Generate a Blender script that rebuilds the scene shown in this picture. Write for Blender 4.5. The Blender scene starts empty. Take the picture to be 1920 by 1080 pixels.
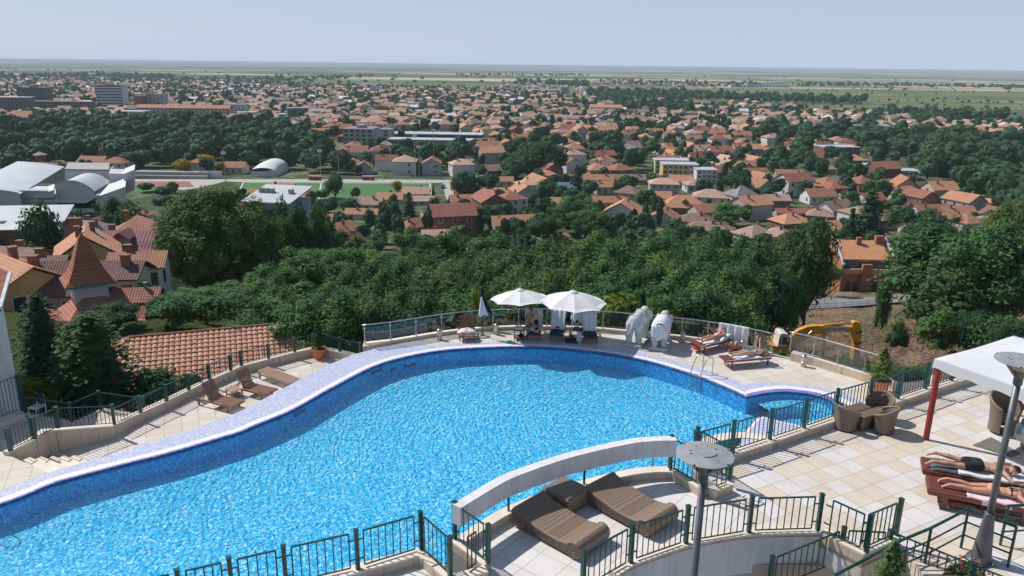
import bpy, math, random
from mathutils import Vector, Matrix
rnd = random.Random(7)
S = bpy.context.scene
col = S.collection
R = math.radians
# ------------------------------------------------------------ camera
F = 1440.0; CH = 12.0
PITCH = math.atan(418.5/F); ROLL = R(0.686)
cd = bpy.data.cameras.new('camera'); cam = bpy.data.objects.new('camera', cd); col.objects.link(cam)
cd.sensor_width = 36; cd.lens = 36*F/1920; cd.clip_start = 0.3; cd.clip_end = 150000
_r = Vector((1, 0, 0)); _u = Vector((0, math.sin(PITCH), math.cos(PITCH))); _f = Vector((0, math.cos(PITCH), -math.sin(PITCH)))
cr = _r*math.cos(ROLL)+_u*math.sin(ROLL); cu = _u*math.cos(ROLL)-_r*math.sin(ROLL)
m3 = Matrix((cr, cu, -_f)).transposed()
cam.matrix_world = Matrix.Translation((0, 0, CH)) @ m3.to_4x4()
S.camera = cam
# ------------------------------------------------------------ sun and sky
SUN_EL = 48.0
sx, sy = -math.cos(R(30)), math.sin(R(30))          # horizontal direction towards the sun
W = bpy.data.worlds.new('World'); S.world = W; W.use_nodes = True
nt = W.node_tree; bg = nt.nodes['Background']
sk = nt.nodes.new('ShaderNodeTexSky'); sk.sky_type = 'NISHITA'; sk.sun_disc = False
sk.sun_elevation = R(SUN_EL); sk.sun_rotation = math.atan2(sx, sy)
sk.altitude = 0; sk.air_density = 1.0; sk.dust_density = 0.6; sk.ozone_density = 3.0
tc_ = nt.nodes.new('ShaderNodeTexCoord'); sz_ = nt.nodes.new('ShaderNodeSeparateXYZ'); nt.links.new(tc_.outputs['Generated'], sz_.inputs[0])
rp_ = nt.nodes.new('ShaderNodeValToRGB'); nt.links.new(sz_.outputs[2], rp_.inputs[0])
e_ = rp_.color_ramp.elements; e_[0].position = 0.0; e_[0].color = (.90,.90,.90,1); e_[1].position = .34; e_[1].color = (.12,.12,.12,1)
mx_ = nt.nodes.new('ShaderNodeMix'); mx_.data_type = 'RGBA'; nt.links.new(rp_.outputs[0], mx_.inputs[0]); nt.links.new(sk.outputs[0], mx_.inputs[6]); mx_.inputs[7].default_value = (7.2,8.7,11.1,1)
nt.links.new(mx_.outputs[2], bg.inputs[0]); bg.inputs[1].default_value = 0.075
sd = bpy.data.lights.new('sun', 'SUN'); sd.energy = 4.5; sd.angle = R(0.5); sd.color = (1.0, 0.95, 0.88)
so = bpy.data.objects.new('sun', sd); col.objects.link(so)
tosun = Vector((sx*math.cos(R(SUN_EL)), sy*math.cos(R(SUN_EL)), math.sin(R(SUN_EL))))
so.rotation_euler = tosun.to_track_quat('Z', 'Y').to_euler(); so.location = (-30, 20, 60)
S.view_settings.view_transform = 'Standard'; S.view_settings.look = 'None'
S.view_settings.exposure = 0.0; S.view_settings.gamma = 1.0; S.view_settings.use_curve_mapping = False
HAZE_D = 1.0e-4
S.cycles.max_bounces = 6; S.cycles.transparent_max_bounces = 10; S.cycles.volume_bounces = 0
S.cycles.diffuse_bounces = 2; S.cycles.glossy_bounces = 3

# ------------------------------------------------------------ where a measured spot of the place lies
def ray(px, py):
    return cr*(px-960)-cu*(py-540)+_f*F
def G(px, py, z=0.0):
    d = ray(px, py); k = (z-CH)/d.z
    return Vector((d.x*k, d.y*k, z))
def PY(px, py, Y):
    d = ray(px, py); k = Y/d.y
    return Vector((d.x*k, Y, CH+d.z*k))
def PD(px, py, depth):
    return Vector((0, 0, CH))+ray(px, py)*(depth/F)
_prof = [(-50, -3.6), (33, -3.6), (45, -8), (60, -12.5), (80, -18), (105, -24.5), (125, -28.5), (160, -34), (220, -40), (300, -43), (1e6, -43)]
def terrain(x, y):
    for (a, za), (b, zb) in zip(_prof, _prof[1:]):
        if y <= b:
            t = (y-a)/(b-a); z = za+(zb-za)*t; break
    if x < -12 and 36 < y < 150: z += 4.6*min(1,(-12-x)/10)*min(1,(y-36)/16)*min(1,(150-y)/55)
    if y < 150: z += 0.35*math.sin(x*.23+y*.11)+0.25*math.sin(x*.11-y*.31)-0.3
    return z
def GT(px, py):
    d = ray(px, py); y = 20.0
    prev = y
    while y < 60000:
        z = CH+d.z*(y/d.y)
        if z < terrain(d.x*y/d.y, y): break
        prev = y; y *= 1.01
    lo, hi = prev, y
    for _ in range(20):
        m = (lo+hi)/2
        if CH+d.z*(m/d.y) < terrain(d.x*m/d.y, m): hi = m
        else: lo = m
    return Vector((d.x*hi/d.y, hi, CH+d.z*(hi/d.y)))

# ------------------------------------------------------------ mesh helper
class MB:
    def __init__(s): s.v = []; s.f = []; s.m = []; s.uv = []
    def add(s, vs, fs, m=0, uv=None):
        n = len(s.v); s.v += [tuple(v) for v in vs]
        for i, f in enumerate(fs):
            s.f.append([n+k for k in f]); s.m.append(m)
            s.uv.append(uv[i] if uv else None)
        return s
    def box(s, x0, y0, z0, x1, y1, z1, m=0):
        return s.add([(x0,y0,z0),(x1,y0,z0),(x1,y1,z0),(x0,y1,z0),(x0,y0,z1),(x1,y0,z1),(x1,y1,z1),(x0,y1,z1)],
                     [(0,3,2,1),(4,5,6,7),(0,1,5,4),(1,2,6,5),(2,3,7,6),(3,0,4,7)], m)
    def bar(s, p, q, w, h=None, m=0, up=(0,0,1)):
        p = Vector(p); q = Vector(q); h = h or w
        d = (q-p).normalized(); u = Vector(up)
        if abs(d.dot(u)) > .98: u = Vector((0,1,0))
        a = d.cross(u).normalized()*(w/2); b = a.cross(d).normalized()*(h/2)
        vs = [p-a-b,p+a-b,p+a+b,p-a+b,q-a-b,q+a-b,q+a+b,q-a+b]
        return s.add(vs, [(0,1,2,3),(7,6,5,4),(0,4,5,1),(1,5,6,2),(2,6,7,3),(3,7,4,0)], m)
    def tube(s, pts, r, n=8, m=0, cap=True):
        pts = [Vector(p) for p in pts]; k = len(pts)
        rs = r if isinstance(r, (list, tuple)) else [r]*k
        vs = []; fs = []; prev = None
        for i, p in enumerate(pts):
            d = (pts[min(i+1,k-1)]-pts[max(i-1,0)]).normalized()
            if prev is None:
                u = Vector((0,0,1)) if abs(d.z) < .9 else Vector((1,0,0))
                a = d.cross(u).normalized()
            else:
                a = (prev-d*prev.dot(d)).normalized()
            prev = a; b = d.cross(a)
            for j in range(n):
                t = 2*math.pi*j/n
                vs.append(p+(a*math.cos(t)+b*math.sin(t))*rs[i])
        for i in range(k-1):
            for j in range(n):
                j2 = (j+1) % n
                fs.append((i*n+j, i*n+j2, (i+1)*n+j2, (i+1)*n+j))
        if cap:
            fs.append(tuple(range(n-1,-1,-1))); fs.append(tuple((k-1)*n+j for j in range(n)))
        return s.add(vs, fs, m)
    def lathe(s, c, prof, n=20, m=0, sxy=(1,1)):
        vs = []; fs = []
        for r, z in prof:
            for j in range(n):
                t = 2*math.pi*j/n
                vs.append((c[0]+r*sxy[0]*math.cos(t), c[1]+r*sxy[1]*math.sin(t), c[2]+z))
        k = len(prof)
        for i in range(k-1):
            for j in range(n):
                j2 = (j+1) % n
                fs.append((i*n+j, i*n+j2, (i+1)*n+j2, (i+1)*n+j))
        if prof[0][0] > 1e-4: fs.append(tuple(range(n-1,-1,-1)))
        if prof[-1][0] > 1e-4: fs.append(tuple((k-1)*n+j for j in range(n)))
        return s.add(vs, fs, m)
    def prism(s, poly, z0, z1, m=0):
        a = sum(poly[i][0]*poly[(i+1)%len(poly)][1]-poly[(i+1)%len(poly)][0]*poly[i][1] for i in range(len(poly)))
        if a < 0: poly = poly[::-1]
        n = len(poly)
        f0 = z0 if callable(z0) else (lambda p: z0); f1 = z1 if callable(z1) else (lambda p: z1)
        vs = [(p[0],p[1],f0(p)) for p in poly]+[(p[0],p[1],f1(p)) for p in poly]
        fs = [tuple(range(n-1,-1,-1)), tuple(range(n,2*n))]+[(i,(i+1)%n,n+(i+1)%n,n+i) for i in range(n)]
        return s.add(vs, fs, m)
    def strip(s, A, B, m=0):
        n = len(A); return s.add(list(A)+list(B), [(i,i+1,n+i+1,n+i) for i in range(n-1)], m)
    def plate(s, pts, off, m=0):
        """closed slab: outline pts (3d, planar) thickened by vector off"""
        n = len(pts); off = Vector(off)
        vs = [Vector(p) for p in pts]+[Vector(p)+off for p in pts]
        return s.add(vs, [tuple(range(n-1,-1,-1)), tuple(range(n,2*n))]+[(i,(i+1)%n,n+(i+1)%n,n+i) for i in range(n)], m)
    def grid(s, fn, nu, nv, m=0, close_u=False):
        vs = [fn(i/nu, j/nv) for j in range(nv+1) for i in range(nu+1)]
        fs = [(j*(nu+1)+i, j*(nu+1)+i+1, (j+1)*(nu+1)+i+1, (j+1)*(nu+1)+i) for j in range(nv) for i in range(nu)]
        return s.add(vs, fs, m)
    def build(s, name, mats, parent=None, org=None, smooth=False, label=None):
        me = bpy.data.meshes.new(name)
        o0 = Vector(org) if org is not None else (Vector(parent.location) if (parent is not None and parent.get('wc')) else Vector((0,0,0)))
        me.from_pydata([(v[0]-o0.x, v[1]-o0.y, v[2]-o0.z) for v in s.v], [], s.f)
        mats = mats if isinstance(mats, (list, tuple)) else [mats]
        for m in mats: me.materials.append(m)
        if len(mats) > 1: me.polygons.foreach_set('material_index', s.m)
        if any(u is not None for u in s.uv):
            ul = me.uv_layers.new(name='UVMap'); data = []
            for f, u in zip(s.f, s.uv):
                for k in range(len(f)): data += list(u[k]) if u else [0.0, 0.0]
            ul.data.foreach_set('uv', data)
        if smooth: me.polygons.foreach_set('use_smooth', [True]*len(me.polygons))
        me.update()
        o = bpy.data.objects.new(name, me); col.objects.link(o)
        if parent is not None: o.parent = parent
        elif org is not None: o.location = org
        if label: o['label'] = label
        return o
def tag(o, label, cat, group=None, kind=None):
    if label: o['label'] = label
    if cat: o['category'] = cat
    if group: o['group'] = group
    if kind: o['kind'] = kind
    return o
def root(name, loc, label, cat, group=None, rz=0.0, wc=False):
    o = bpy.data.objects.new(name, None); col.objects.link(o); o.location = loc; o.rotation_euler = (0,0,rz)
    o.empty_display_size = .2
    if wc: o['wc'] = 1
    return tag(o, label, cat, group)
def struct(o): o['kind'] = 'structure'; return o
def kids(o): return [c for c in bpy.data.objects if c.parent is o]
def dup(r, loc, rz=None, label=None, group=None, scale=None, ch=None):
    n = r.copy(); col.objects.link(n); n.location = loc
    if rz is not None: n.rotation_euler = (0,0,rz)
    if scale is not None: n.scale = scale if isinstance(scale, (tuple, list)) else (scale,)*3
    if label: n['label'] = label
    if group: n['group'] = group
    for c in (ch if ch is not None else list(r.children)):
        c2 = c.copy(); col.objects.link(c2); c2.parent = n
        for g in c.children:
            g2 = g.copy(); col.objects.link(g2); g2.parent = c2
    return n
def bevel(o, w=.01, seg=2):
    m = o.modifiers.new('bevel', 'BEVEL'); m.width = w; m.segments = seg; m.limit_method = 'ANGLE'; return o
def dirang(a, b): return math.atan2(b[1]-a[1], b[0]-a[0])
def lerp(a, b, t): return a+(b-a)*t

# ------------------------------------------------------------ materials
def newmat(name):
    m = bpy.data.materials.new(name); m.use_nodes = True
    return m, m.node_tree, m.node_tree.nodes['Principled BSDF']
def L(nt, a, b): nt.links.new(a, b)
def nd(nt, t, **kw):
    n = nt.nodes.new('ShaderNode'+t)
    for k, v in kw.items(): setattr(n, k, v)
    return n
def ramp(nt, fac, stops, interp='LINEAR'):
    n = nd(nt, 'ValToRGB'); n.color_ramp.interpolation = interp; e = n.color_ramp.elements
    while len(e) > 1: e.remove(e[-1])
    for i, (p, c) in enumerate(stops):
        x = e[0] if i == 0 else e.new(p)
        x.position = p; x.color = (*c, 1) if len(c) == 3 else c
    L(nt, fac, n.inputs[0]); return n.outputs[0]
def coord(nt, kind='Object', scale=1.0, rot=None):
    if kind == 'World': o = nd(nt, 'NewGeometry').outputs['Position']
    else: o = nd(nt, 'TexCoord').outputs[kind]
    if scale != 1.0 or rot:
        mp = nd(nt, 'Mapping'); L(nt, o, mp.inputs[0])
        mp.inputs['Scale'].default_value = scale if isinstance(scale, tuple) else (scale,)*3
        if rot: mp.inputs['Rotation'].default_value = rot
        o = mp.outputs[0]
    return o
def noise(nt, vec, scale, detail=3, rough=.55):
    n = nd(nt, 'TexNoise'); L(nt, vec, n.inputs['Vector'])
    n.inputs['Scale'].default_value = scale; n.inputs['Detail'].default_value = detail; n.inputs['Roughness'].default_value = rough
    return n.outputs['Fac']
def mix(nt, fac, a, b, mode='MIX'):
    n = nd(nt, 'Mix', data_type='RGBA', blend_type=mode)
    for inp, v in ((n.inputs[0], fac), (n.inputs[6], a), (n.inputs[7], b)):
        if hasattr(v, 'node'): L(nt, v, inp)
        elif isinstance(v, (int, float)): inp.default_value = v
        else: inp.default_value = (*v, 1)
    return n.outputs[2]
def math_(nt, op, a, b=0.0):
    n = nd(nt, 'Math', operation=op)
    for inp, v in ((n.inputs[0], a), (n.inputs[1], b)):
        if hasattr(v, 'node'): L(nt, v, inp)
        else: inp.default_value = v
    return n.outputs[0]
def bump(nt, bs, h, strength=.3, dist=.02):
    b = nd(nt, 'Bump'); b.inputs['Strength'].default_value = strength; b.inputs['Distance'].default_value = dist
    L(nt, h, b.inputs['Height']); L(nt, b.outputs[0], bs.inputs['Normal'])
def M(name, c, rough=.6, metal=0.0, var=.15, sc=3.0, bmp=0.0, bsc=None, kind='World', objvar=0.0, spec=.5):
    m, nt, bs = newmat(name)
    bs.inputs['Roughness'].default_value = rough; bs.inputs['Metallic'].default_value = metal
    bs.inputs['Specular IOR Level'].default_value = spec
    v = coord(nt, kind)
    f = noise(nt, v, sc, 4)
    lo = tuple(max(0, x*(1-var)) for x in c); hi = tuple(min(1, x*(1+var)) for x in c)
    cc = ramp(nt, f, [(.3, lo), (.7, hi)])
    if objvar:
        oi = nd(nt, 'ObjectInfo')
        cc = mix(nt, 1.0, cc, ramp(nt, oi.outputs['Random'], [(0, (1-objvar,)*3), (1, (1+0*objvar,)*3)]), 'MULTIPLY')
    L(nt, cc, bs.inputs['Base Color'])
    if bmp: bump(nt, bs, noise(nt, v, bsc or sc*6, 4), bmp)
    return m
def tiles(name, size, rot, cols, grout=(.33,.30,.27), gw=.012, off=(0,0), bias=None):
    m, nt, bs = newmat(name)
    mp = nd(nt, 'Mapping'); L(nt, nd(nt, 'NewGeometry').outputs['Position'], mp.inputs[0])
    mp.vector_type = 'TEXTURE'
    mp.inputs['Location'].default_value = (off[0], off[1], 0); mp.inputs['Rotation'].default_value = (0,0,rot); mp.inputs['Scale'].default_value = (size,size,1000)
    fl = nd(nt, 'VectorMath', operation='FLOOR'); L(nt, mp.outputs[0], fl.inputs[0])
    fr = nd(nt, 'VectorMath', operation='FRACTION'); L(nt, mp.outputs[0], fr.inputs[0])
    wn = nd(nt, 'TexWhiteNoise', noise_dimensions='2D'); L(nt, fl.outputs[0], wn.inputs['Vector'])
    cc = ramp(nt, wn.outputs['Value'], cols, 'CONSTANT')
    w = coord(nt, 'World')
    st = noise(nt, w, 1.3, 5, .65); cc = mix(nt, 1.0, cc, ramp(nt, st, [(.25, (.86,.85,.84)), (.6, (1,1,1))]), 'MULTIPLY')
    vn = noise(nt, w, 9, 4, .7); cc = mix(nt, 1.0, cc, ramp(nt, vn, [(.3, (.93,.92,.91)), (.65, (1,1,1))]), 'MULTIPLY')
    sp = nd(nt, 'SeparateXYZ'); L(nt, fr.outputs[0], sp.inputs[0])
    g = gw/size
    def edge(o): return math_(nt, 'MAXIMUM', math_(nt, 'LESS_THAN', o, g), math_(nt, 'GREATER_THAN', o, 1-g))
    e = math_(nt, 'MAXIMUM', edge(sp.outputs[0]), edge(sp.outputs[1]))
    cc = mix(nt, math_(nt, 'MULTIPLY', e, .75), cc, grout); L(nt, cc, bs.inputs['Base Color'])
    bs.inputs['Roughness'].default_value = .55; bs.inputs['Specular IOR Level'].default_value = .3
    return m
def mosaic(name, cell, stops, rough=.25, wob=0.0):
    m, nt, bs = newmat(name)
    v = coord(nt, 'World', 1.0/cell)
    if wob:
        nz = nd(nt, 'TexNoise'); L(nt, v, nz.inputs['Vector']); nz.inputs['Scale'].default_value = .45; nz.inputs['Detail'].default_value = 3
        va = nd(nt, 'VectorMath', operation='MULTIPLY_ADD'); L(nt, nz.outputs['Color'], va.inputs[0]); va.inputs[1].default_value = (wob*4,)*3; L(nt, v, va.inputs[2]); v = va.outputs[0]
    wob = nd(nt, 'VectorMath', operation='ADD'); L(nt, v, wob.inputs[0]); wob.inputs[1].default_value = (.013,.017,.031)
    fl = nd(nt, 'VectorMath', operation='FLOOR'); L(nt, wob.outputs[0], fl.inputs[0])
    wn = nd(nt, 'TexWhiteNoise', noise_dimensions='3D'); L(nt, fl.outputs[0], wn.inputs['Vector'])
    cc = ramp(nt, wn.outputs['Value'], stops, 'CONSTANT')
    L(nt, cc, bs.inputs['Base Color']); bs.inputs['Roughness'].default_value = rough
    return m
GREEN = M('green_paint', (.003,.055,.050), .35, 0, .25, 8, spec=.6)
STEEL = M('steel', (.55,.55,.56), .28, 1.0, .1, 5)
STEELB = M('brushed_steel', (.42,.41,.40), .35, .9, .15, 6)
STONE = M('curb_stone', (.66,.54,.40), .7, 0, .13, 1.2, .15)
STONEL = M('curb_cap_stone', (.74,.64,.54), .65, 0, .1, 1.5, .1)
WHITE = M('white_plaster', (.70,.70,.71), .75, 0, .06, .7, .1)
WHITEB = M('white_painted_beam', (.74,.74,.755), .6, 0, .09, 1.6, .08)
for _m in (WHITE, WHITEB):
    _t = _m.node_tree; _b = _t.nodes['Principled BSDF']; _l = _b.inputs['Base Color'].links[0].from_socket
    _s = noise(_t, coord(_t, 'World', (5,5,.5)), 1.0, 5, .7); L(_t, mix(_t, 1.0, _l, ramp(_t, _s, [(.30, (.80,.78,.75)), (.56, (1,1,1))]), 'MULTIPLY'), _b.inputs['Base Color'])
TOWEL = M('towel_white', (.70,.71,.75), .95, 0, .06, 9, .5, 60)
PINKTOWEL = M('towel_pink', (.78,.62,.66), .95, 0, .08, 9, .5, 60)
REDCLOTH = M('red_cloth', (.55,.02,.03), .9, 0, .1, 9)
CANVAS = M('white_canvas', (.68,.68,.70), .85, 0, .04, 2, .1, 12)
TEAK = None
def woodmat(name, c, d):
    m, nt, bs = newmat(name)
    v = coord(nt, 'Object', (2, 22, 22)); f = noise(nt, v, 2.0, 5, .6)
    cc = ramp(nt, f, [(.3, c), (.7, d)]); oi = nd(nt, 'ObjectInfo')
    cc = mix(nt, 1.0, cc, ramp(nt, oi.outputs['Random'], [(0, (.85,)*3), (1, (1.1,)*3)]), 'MULTIPLY')
    L(nt, cc, bs.inputs['Base Color']); bs.inputs['Roughness'].default_value = .5; bump(nt, bs, f, .2)
    return m
TEAK = woodmat('teak', (.17,.07,.045), (.33,.17,.11))
TEAKL = woodmat('weathered_teak', (.27,.15,.10), (.46,.30,.21))
TEAKR = woodmat('red_stained_wood', (.13,.035,.022), (.25,.09,.06))
NAVY = M('navy_cushion', (.030,.042,.075), .9, 0, .2, 6, .2, 40)
DARK = M('dark_metal', (.02,.02,.025), .5)
SKIN = M('skin_tan', (.60,.38,.28), .5, 0, .08, 4, spec=.4, kind='Object')
SKIND = M('skin_bronze', (.46,.26,.175), .45, 0, .10, 4, spec=.45, kind='Object')
SKINR = M('skin_sunburnt', (.56,.29,.20), .5, 0, .08, 4, spec=.4, kind='Object')
BLACK = M('black_fabric', (.012,.013,.018), .85, 0, .3, 9)
BLUEF = M('blue_bikini_fabric', (.01,.10,.35), .7)
HAIRD = M('dark_hair', (.018,.013,.012), .6, 0, .3, 30)
HAIRB = M('blond_hair', (.45,.29,.13), .6, 0, .25, 30)
TERRA = M('terracotta', (.58,.20,.085), .75, 0, .12, 4, .1)
SOIL = M('soil', (.10,.065,.045), .95, 0, .3, 5, .5)
def wickermat(name, a, b, sc=(38, 38, 38)):
    m, nt, bs = newmat(name)
    v = coord(nt, 'Object')
    w1 = nd(nt, 'TexWave', wave_type='BANDS', bands_direction='X'); L(nt, v, w1.inputs[0]); w1.inputs['Scale'].default_value = 30; w1.inputs['Distortion'].default_value = .6
    w2 = nd(nt, 'TexWave', wave_type='BANDS', bands_direction='Z'); L(nt, v, w2.inputs[0]); w2.inputs['Scale'].default_value = 30; w2.inputs['Distortion'].default_value = .6
    f = math_(nt, 'MULTIPLY', math_(nt, 'ADD', w1.outputs['Fac'], w2.outputs['Fac']), .5)
    n = noise(nt, v, 12, 4, .7); f2 = math_(nt, 'ADD', math_(nt, 'MULTIPLY', f, .7), math_(nt, 'MULTIPLY', n, .3))
    L(nt, ramp(nt, f2, [(.2, a), (.75, b)]), bs.inputs['Base Color']); bs.inputs['Roughness'].default_value = .5
    bump(nt, bs, f, .25, .005)
    return m
WICKER = wickermat('wicker_brown', (.13,.088,.060), (.31,.225,.16))
WICKERD = wickermat('wicker_grey', (.085,.062,.048), (.27,.21,.165))
def roofmat(name, a, b, period=.25, rows=.35, dark=.45):
    """uv in metres: u along the eave, v up the slope"""
    m, nt, bs = newmat(name)
    uv = nd(nt, 'TexCoord').outputs['UV']; sp = nd(nt, 'SeparateXYZ'); L(nt, uv, sp.inputs[0])
    fu = math_(nt, 'FRACT', math_(nt, 'DIVIDE', sp.outputs[0], period)); fv = math_(nt, 'FRACT', math_(nt, 'DIVIDE', sp.outputs[1], rows))
    n1 = noise(nt, coord(nt, 'World'), .6, 5, .7); n2 = noise(nt, coord(nt, 'World'), 4.5, 3, .7)
    cc = ramp(nt, math_(nt, 'ADD', math_(nt, 'MULTIPLY', n1, .6), math_(nt, 'MULTIPLY', n2, .4)), [(.35, a), (.65, b)])
    oi = nd(nt, 'ObjectInfo')
    cc = mix(nt, 1.0, cc, ramp(nt, oi.outputs['Random'], [(0, (.72,.68,.68)), (.5, (.95,.92,.92)), (1, (1.15,1.1,1.05))]), 'MULTIPLY')
    gr = math_(nt, 'LESS_THAN', fv, .16); gu = math_(nt, 'LESS_THAN', fu, .14)
    e = math_(nt, 'MAXIMUM', gr, math_(nt, 'MULTIPLY', gu, .6))
    cc = mix(nt, math_(nt, 'MULTIPLY', e, dark), cc, tuple(x*.25 for x in a))
    L(nt, cc, bs.inputs['Base Color']); bs.inputs['Roughness'].default_value = .8; bs.inputs['Specular IOR Level'].default_value = .25
    h = math_(nt, 'SINE', math_(nt, 'MULTIPLY', sp.outputs[0], 2*math.pi/period)); bump(nt, bs, math_(nt, 'ADD', h, math_(nt, 'MULTIPLY', fv, -1.5)), .5, .05)
    return m
R_OR = roofmat('roof_orange_tile', (.44,.215,.13), (.60,.335,.215))
R_BR = roofmat('roof_bright_tile', (.46,.21,.115), (.60,.33,.20))
R_BN = roofmat('roof_brown_tile', (.22,.145,.12), (.35,.24,.195))
R_RD = roofmat('roof_red_tile', (.30,.115,.085), (.42,.19,.14))
R_PK = roofmat('roof_faded_pink_tile', (.45,.29,.23), (.60,.43,.35))
R_DK = roofmat('roof_dark_brown_tile', (.15,.085,.08), (.24,.15,.14), .25, .35, .5)
R_GY = M('roof_grey', (.22,.22,.23), .8, 0, .25, .8)
R_WH = M('roof_white_metal', (.47,.49,.52), .6, .0, .12, .3)
R_BL = M('roof_blue_metal', (.13,.24,.34), .5, .2, .15, .5)
R_PU = roofmat('roof_maroon_metal', (.24,.11,.13), (.34,.17,.19), .45, 8.0, .35)
W_CR = M('wall_cream', (.60,.53,.43), .85, 0, .1, .5, objvar=.25)
W_WH = M('wall_white', (.68,.68,.68), .85, 0, .08, .5, objvar=.2)
W_YE = M('wall_yellow', (.56,.42,.20), .85, 0, .1, .5)
W_GY = M('wall_grey', (.40,.40,.41), .85, 0, .12, .5, objvar=.2)
W_BK = M('wall_brick', (.26,.12,.085), .9, 0, .2, 1.5, objvar=.2)
W_PK = M('wall_pinkish', (.50,.36,.30), .85, 0, .1, .5)
W_TL = M('wall_teal', (.24,.36,.36), .85, 0, .1, .5)
GLASSD = M('window_glass', (.035,.05,.07), .12, 0, .3, 2, spec=.8)
FRAME = M('window_frame', (.62,.62,.62), .6)
CHIM = M('chimney_brick', (.27,.13,.09), .9, 0, .2, 3)
def leafmat(name, a, b, c, trans=.18, sc=.5):
    m, nt, bs = newmat(name)
    v = coord(nt, 'World'); f = math_(nt, 'ADD', math_(nt, 'MULTIPLY', noise(nt, v, sc, 3), .55), math_(nt, 'MULTIPLY', noise(nt, v, sc*7, 2), .45))
    cc = ramp(nt, f, [(.34, a), (.5, b), (.66, c)]); oi = nd(nt, 'ObjectInfo')
    cc = mix(nt, 1.0, cc, ramp(nt, oi.outputs['Random'], [(0, (.72,.78,.8)), (.5, (1,1,.95)), (1, (1.3,1.18,.9))]), 'MULTIPLY')
    L(nt, cc, bs.inputs['Base Color']); bs.inputs['Roughness'].default_value = .7; bs.inputs['Specular IOR Level'].default_value = .14
    tr = nd(nt, 'BsdfTranslucent'); L(nt, mix(nt, 1.0, cc, (1.3,1.5,.6), 'MULTIPLY'), tr.inputs[0])
    ms = nd(nt, 'MixShader'); ms.inputs[0].default_value = trans; L(nt, bs.outputs[0], ms.inputs[1]); L(nt, tr.outputs[0], ms.inputs[2])
    L(nt, ms.outputs[0], nt.nodes['Material Output'].inputs[0])
    return m
LEAF = leafmat('leaves_green', (.022,.070,.028), (.064,.155,.056), (.160,.285,.102))
LEAFO = leafmat('leaves_olive', (.026,.064,.026), (.072,.130,.046), (.205,.260,.105))
LEAFD = leafmat('leaves_dark', (.018,.056,.030), (.044,.105,.052), (.090,.170,.080), .2)
LEAFC = leafmat('needles_bluegreen', (.020,.058,.034), (.050,.105,.055), (.10,.165,.085), .18)
LEAFY = leafmat('leaves_yellowgreen', (.06,.10,.015), (.14,.18,.03), (.26,.27,.05))
LEAFYE = leafmat('leaves_autumn_yellow', (.20,.15,.02), (.35,.24,.03), (.45,.30,.05))
BARK = M('bark', (.075,.055,.042), .9, 0, .3, 3, .5)
CONC = M('concrete', (.36,.35,.34), .85, 0, .15, .8)
ASPH = M('asphalt_grey', (.22,.22,.225), .9, 0, .12, .8)
BLACKP = M('black_plastic', (.02,.02,.02), .5)
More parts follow.
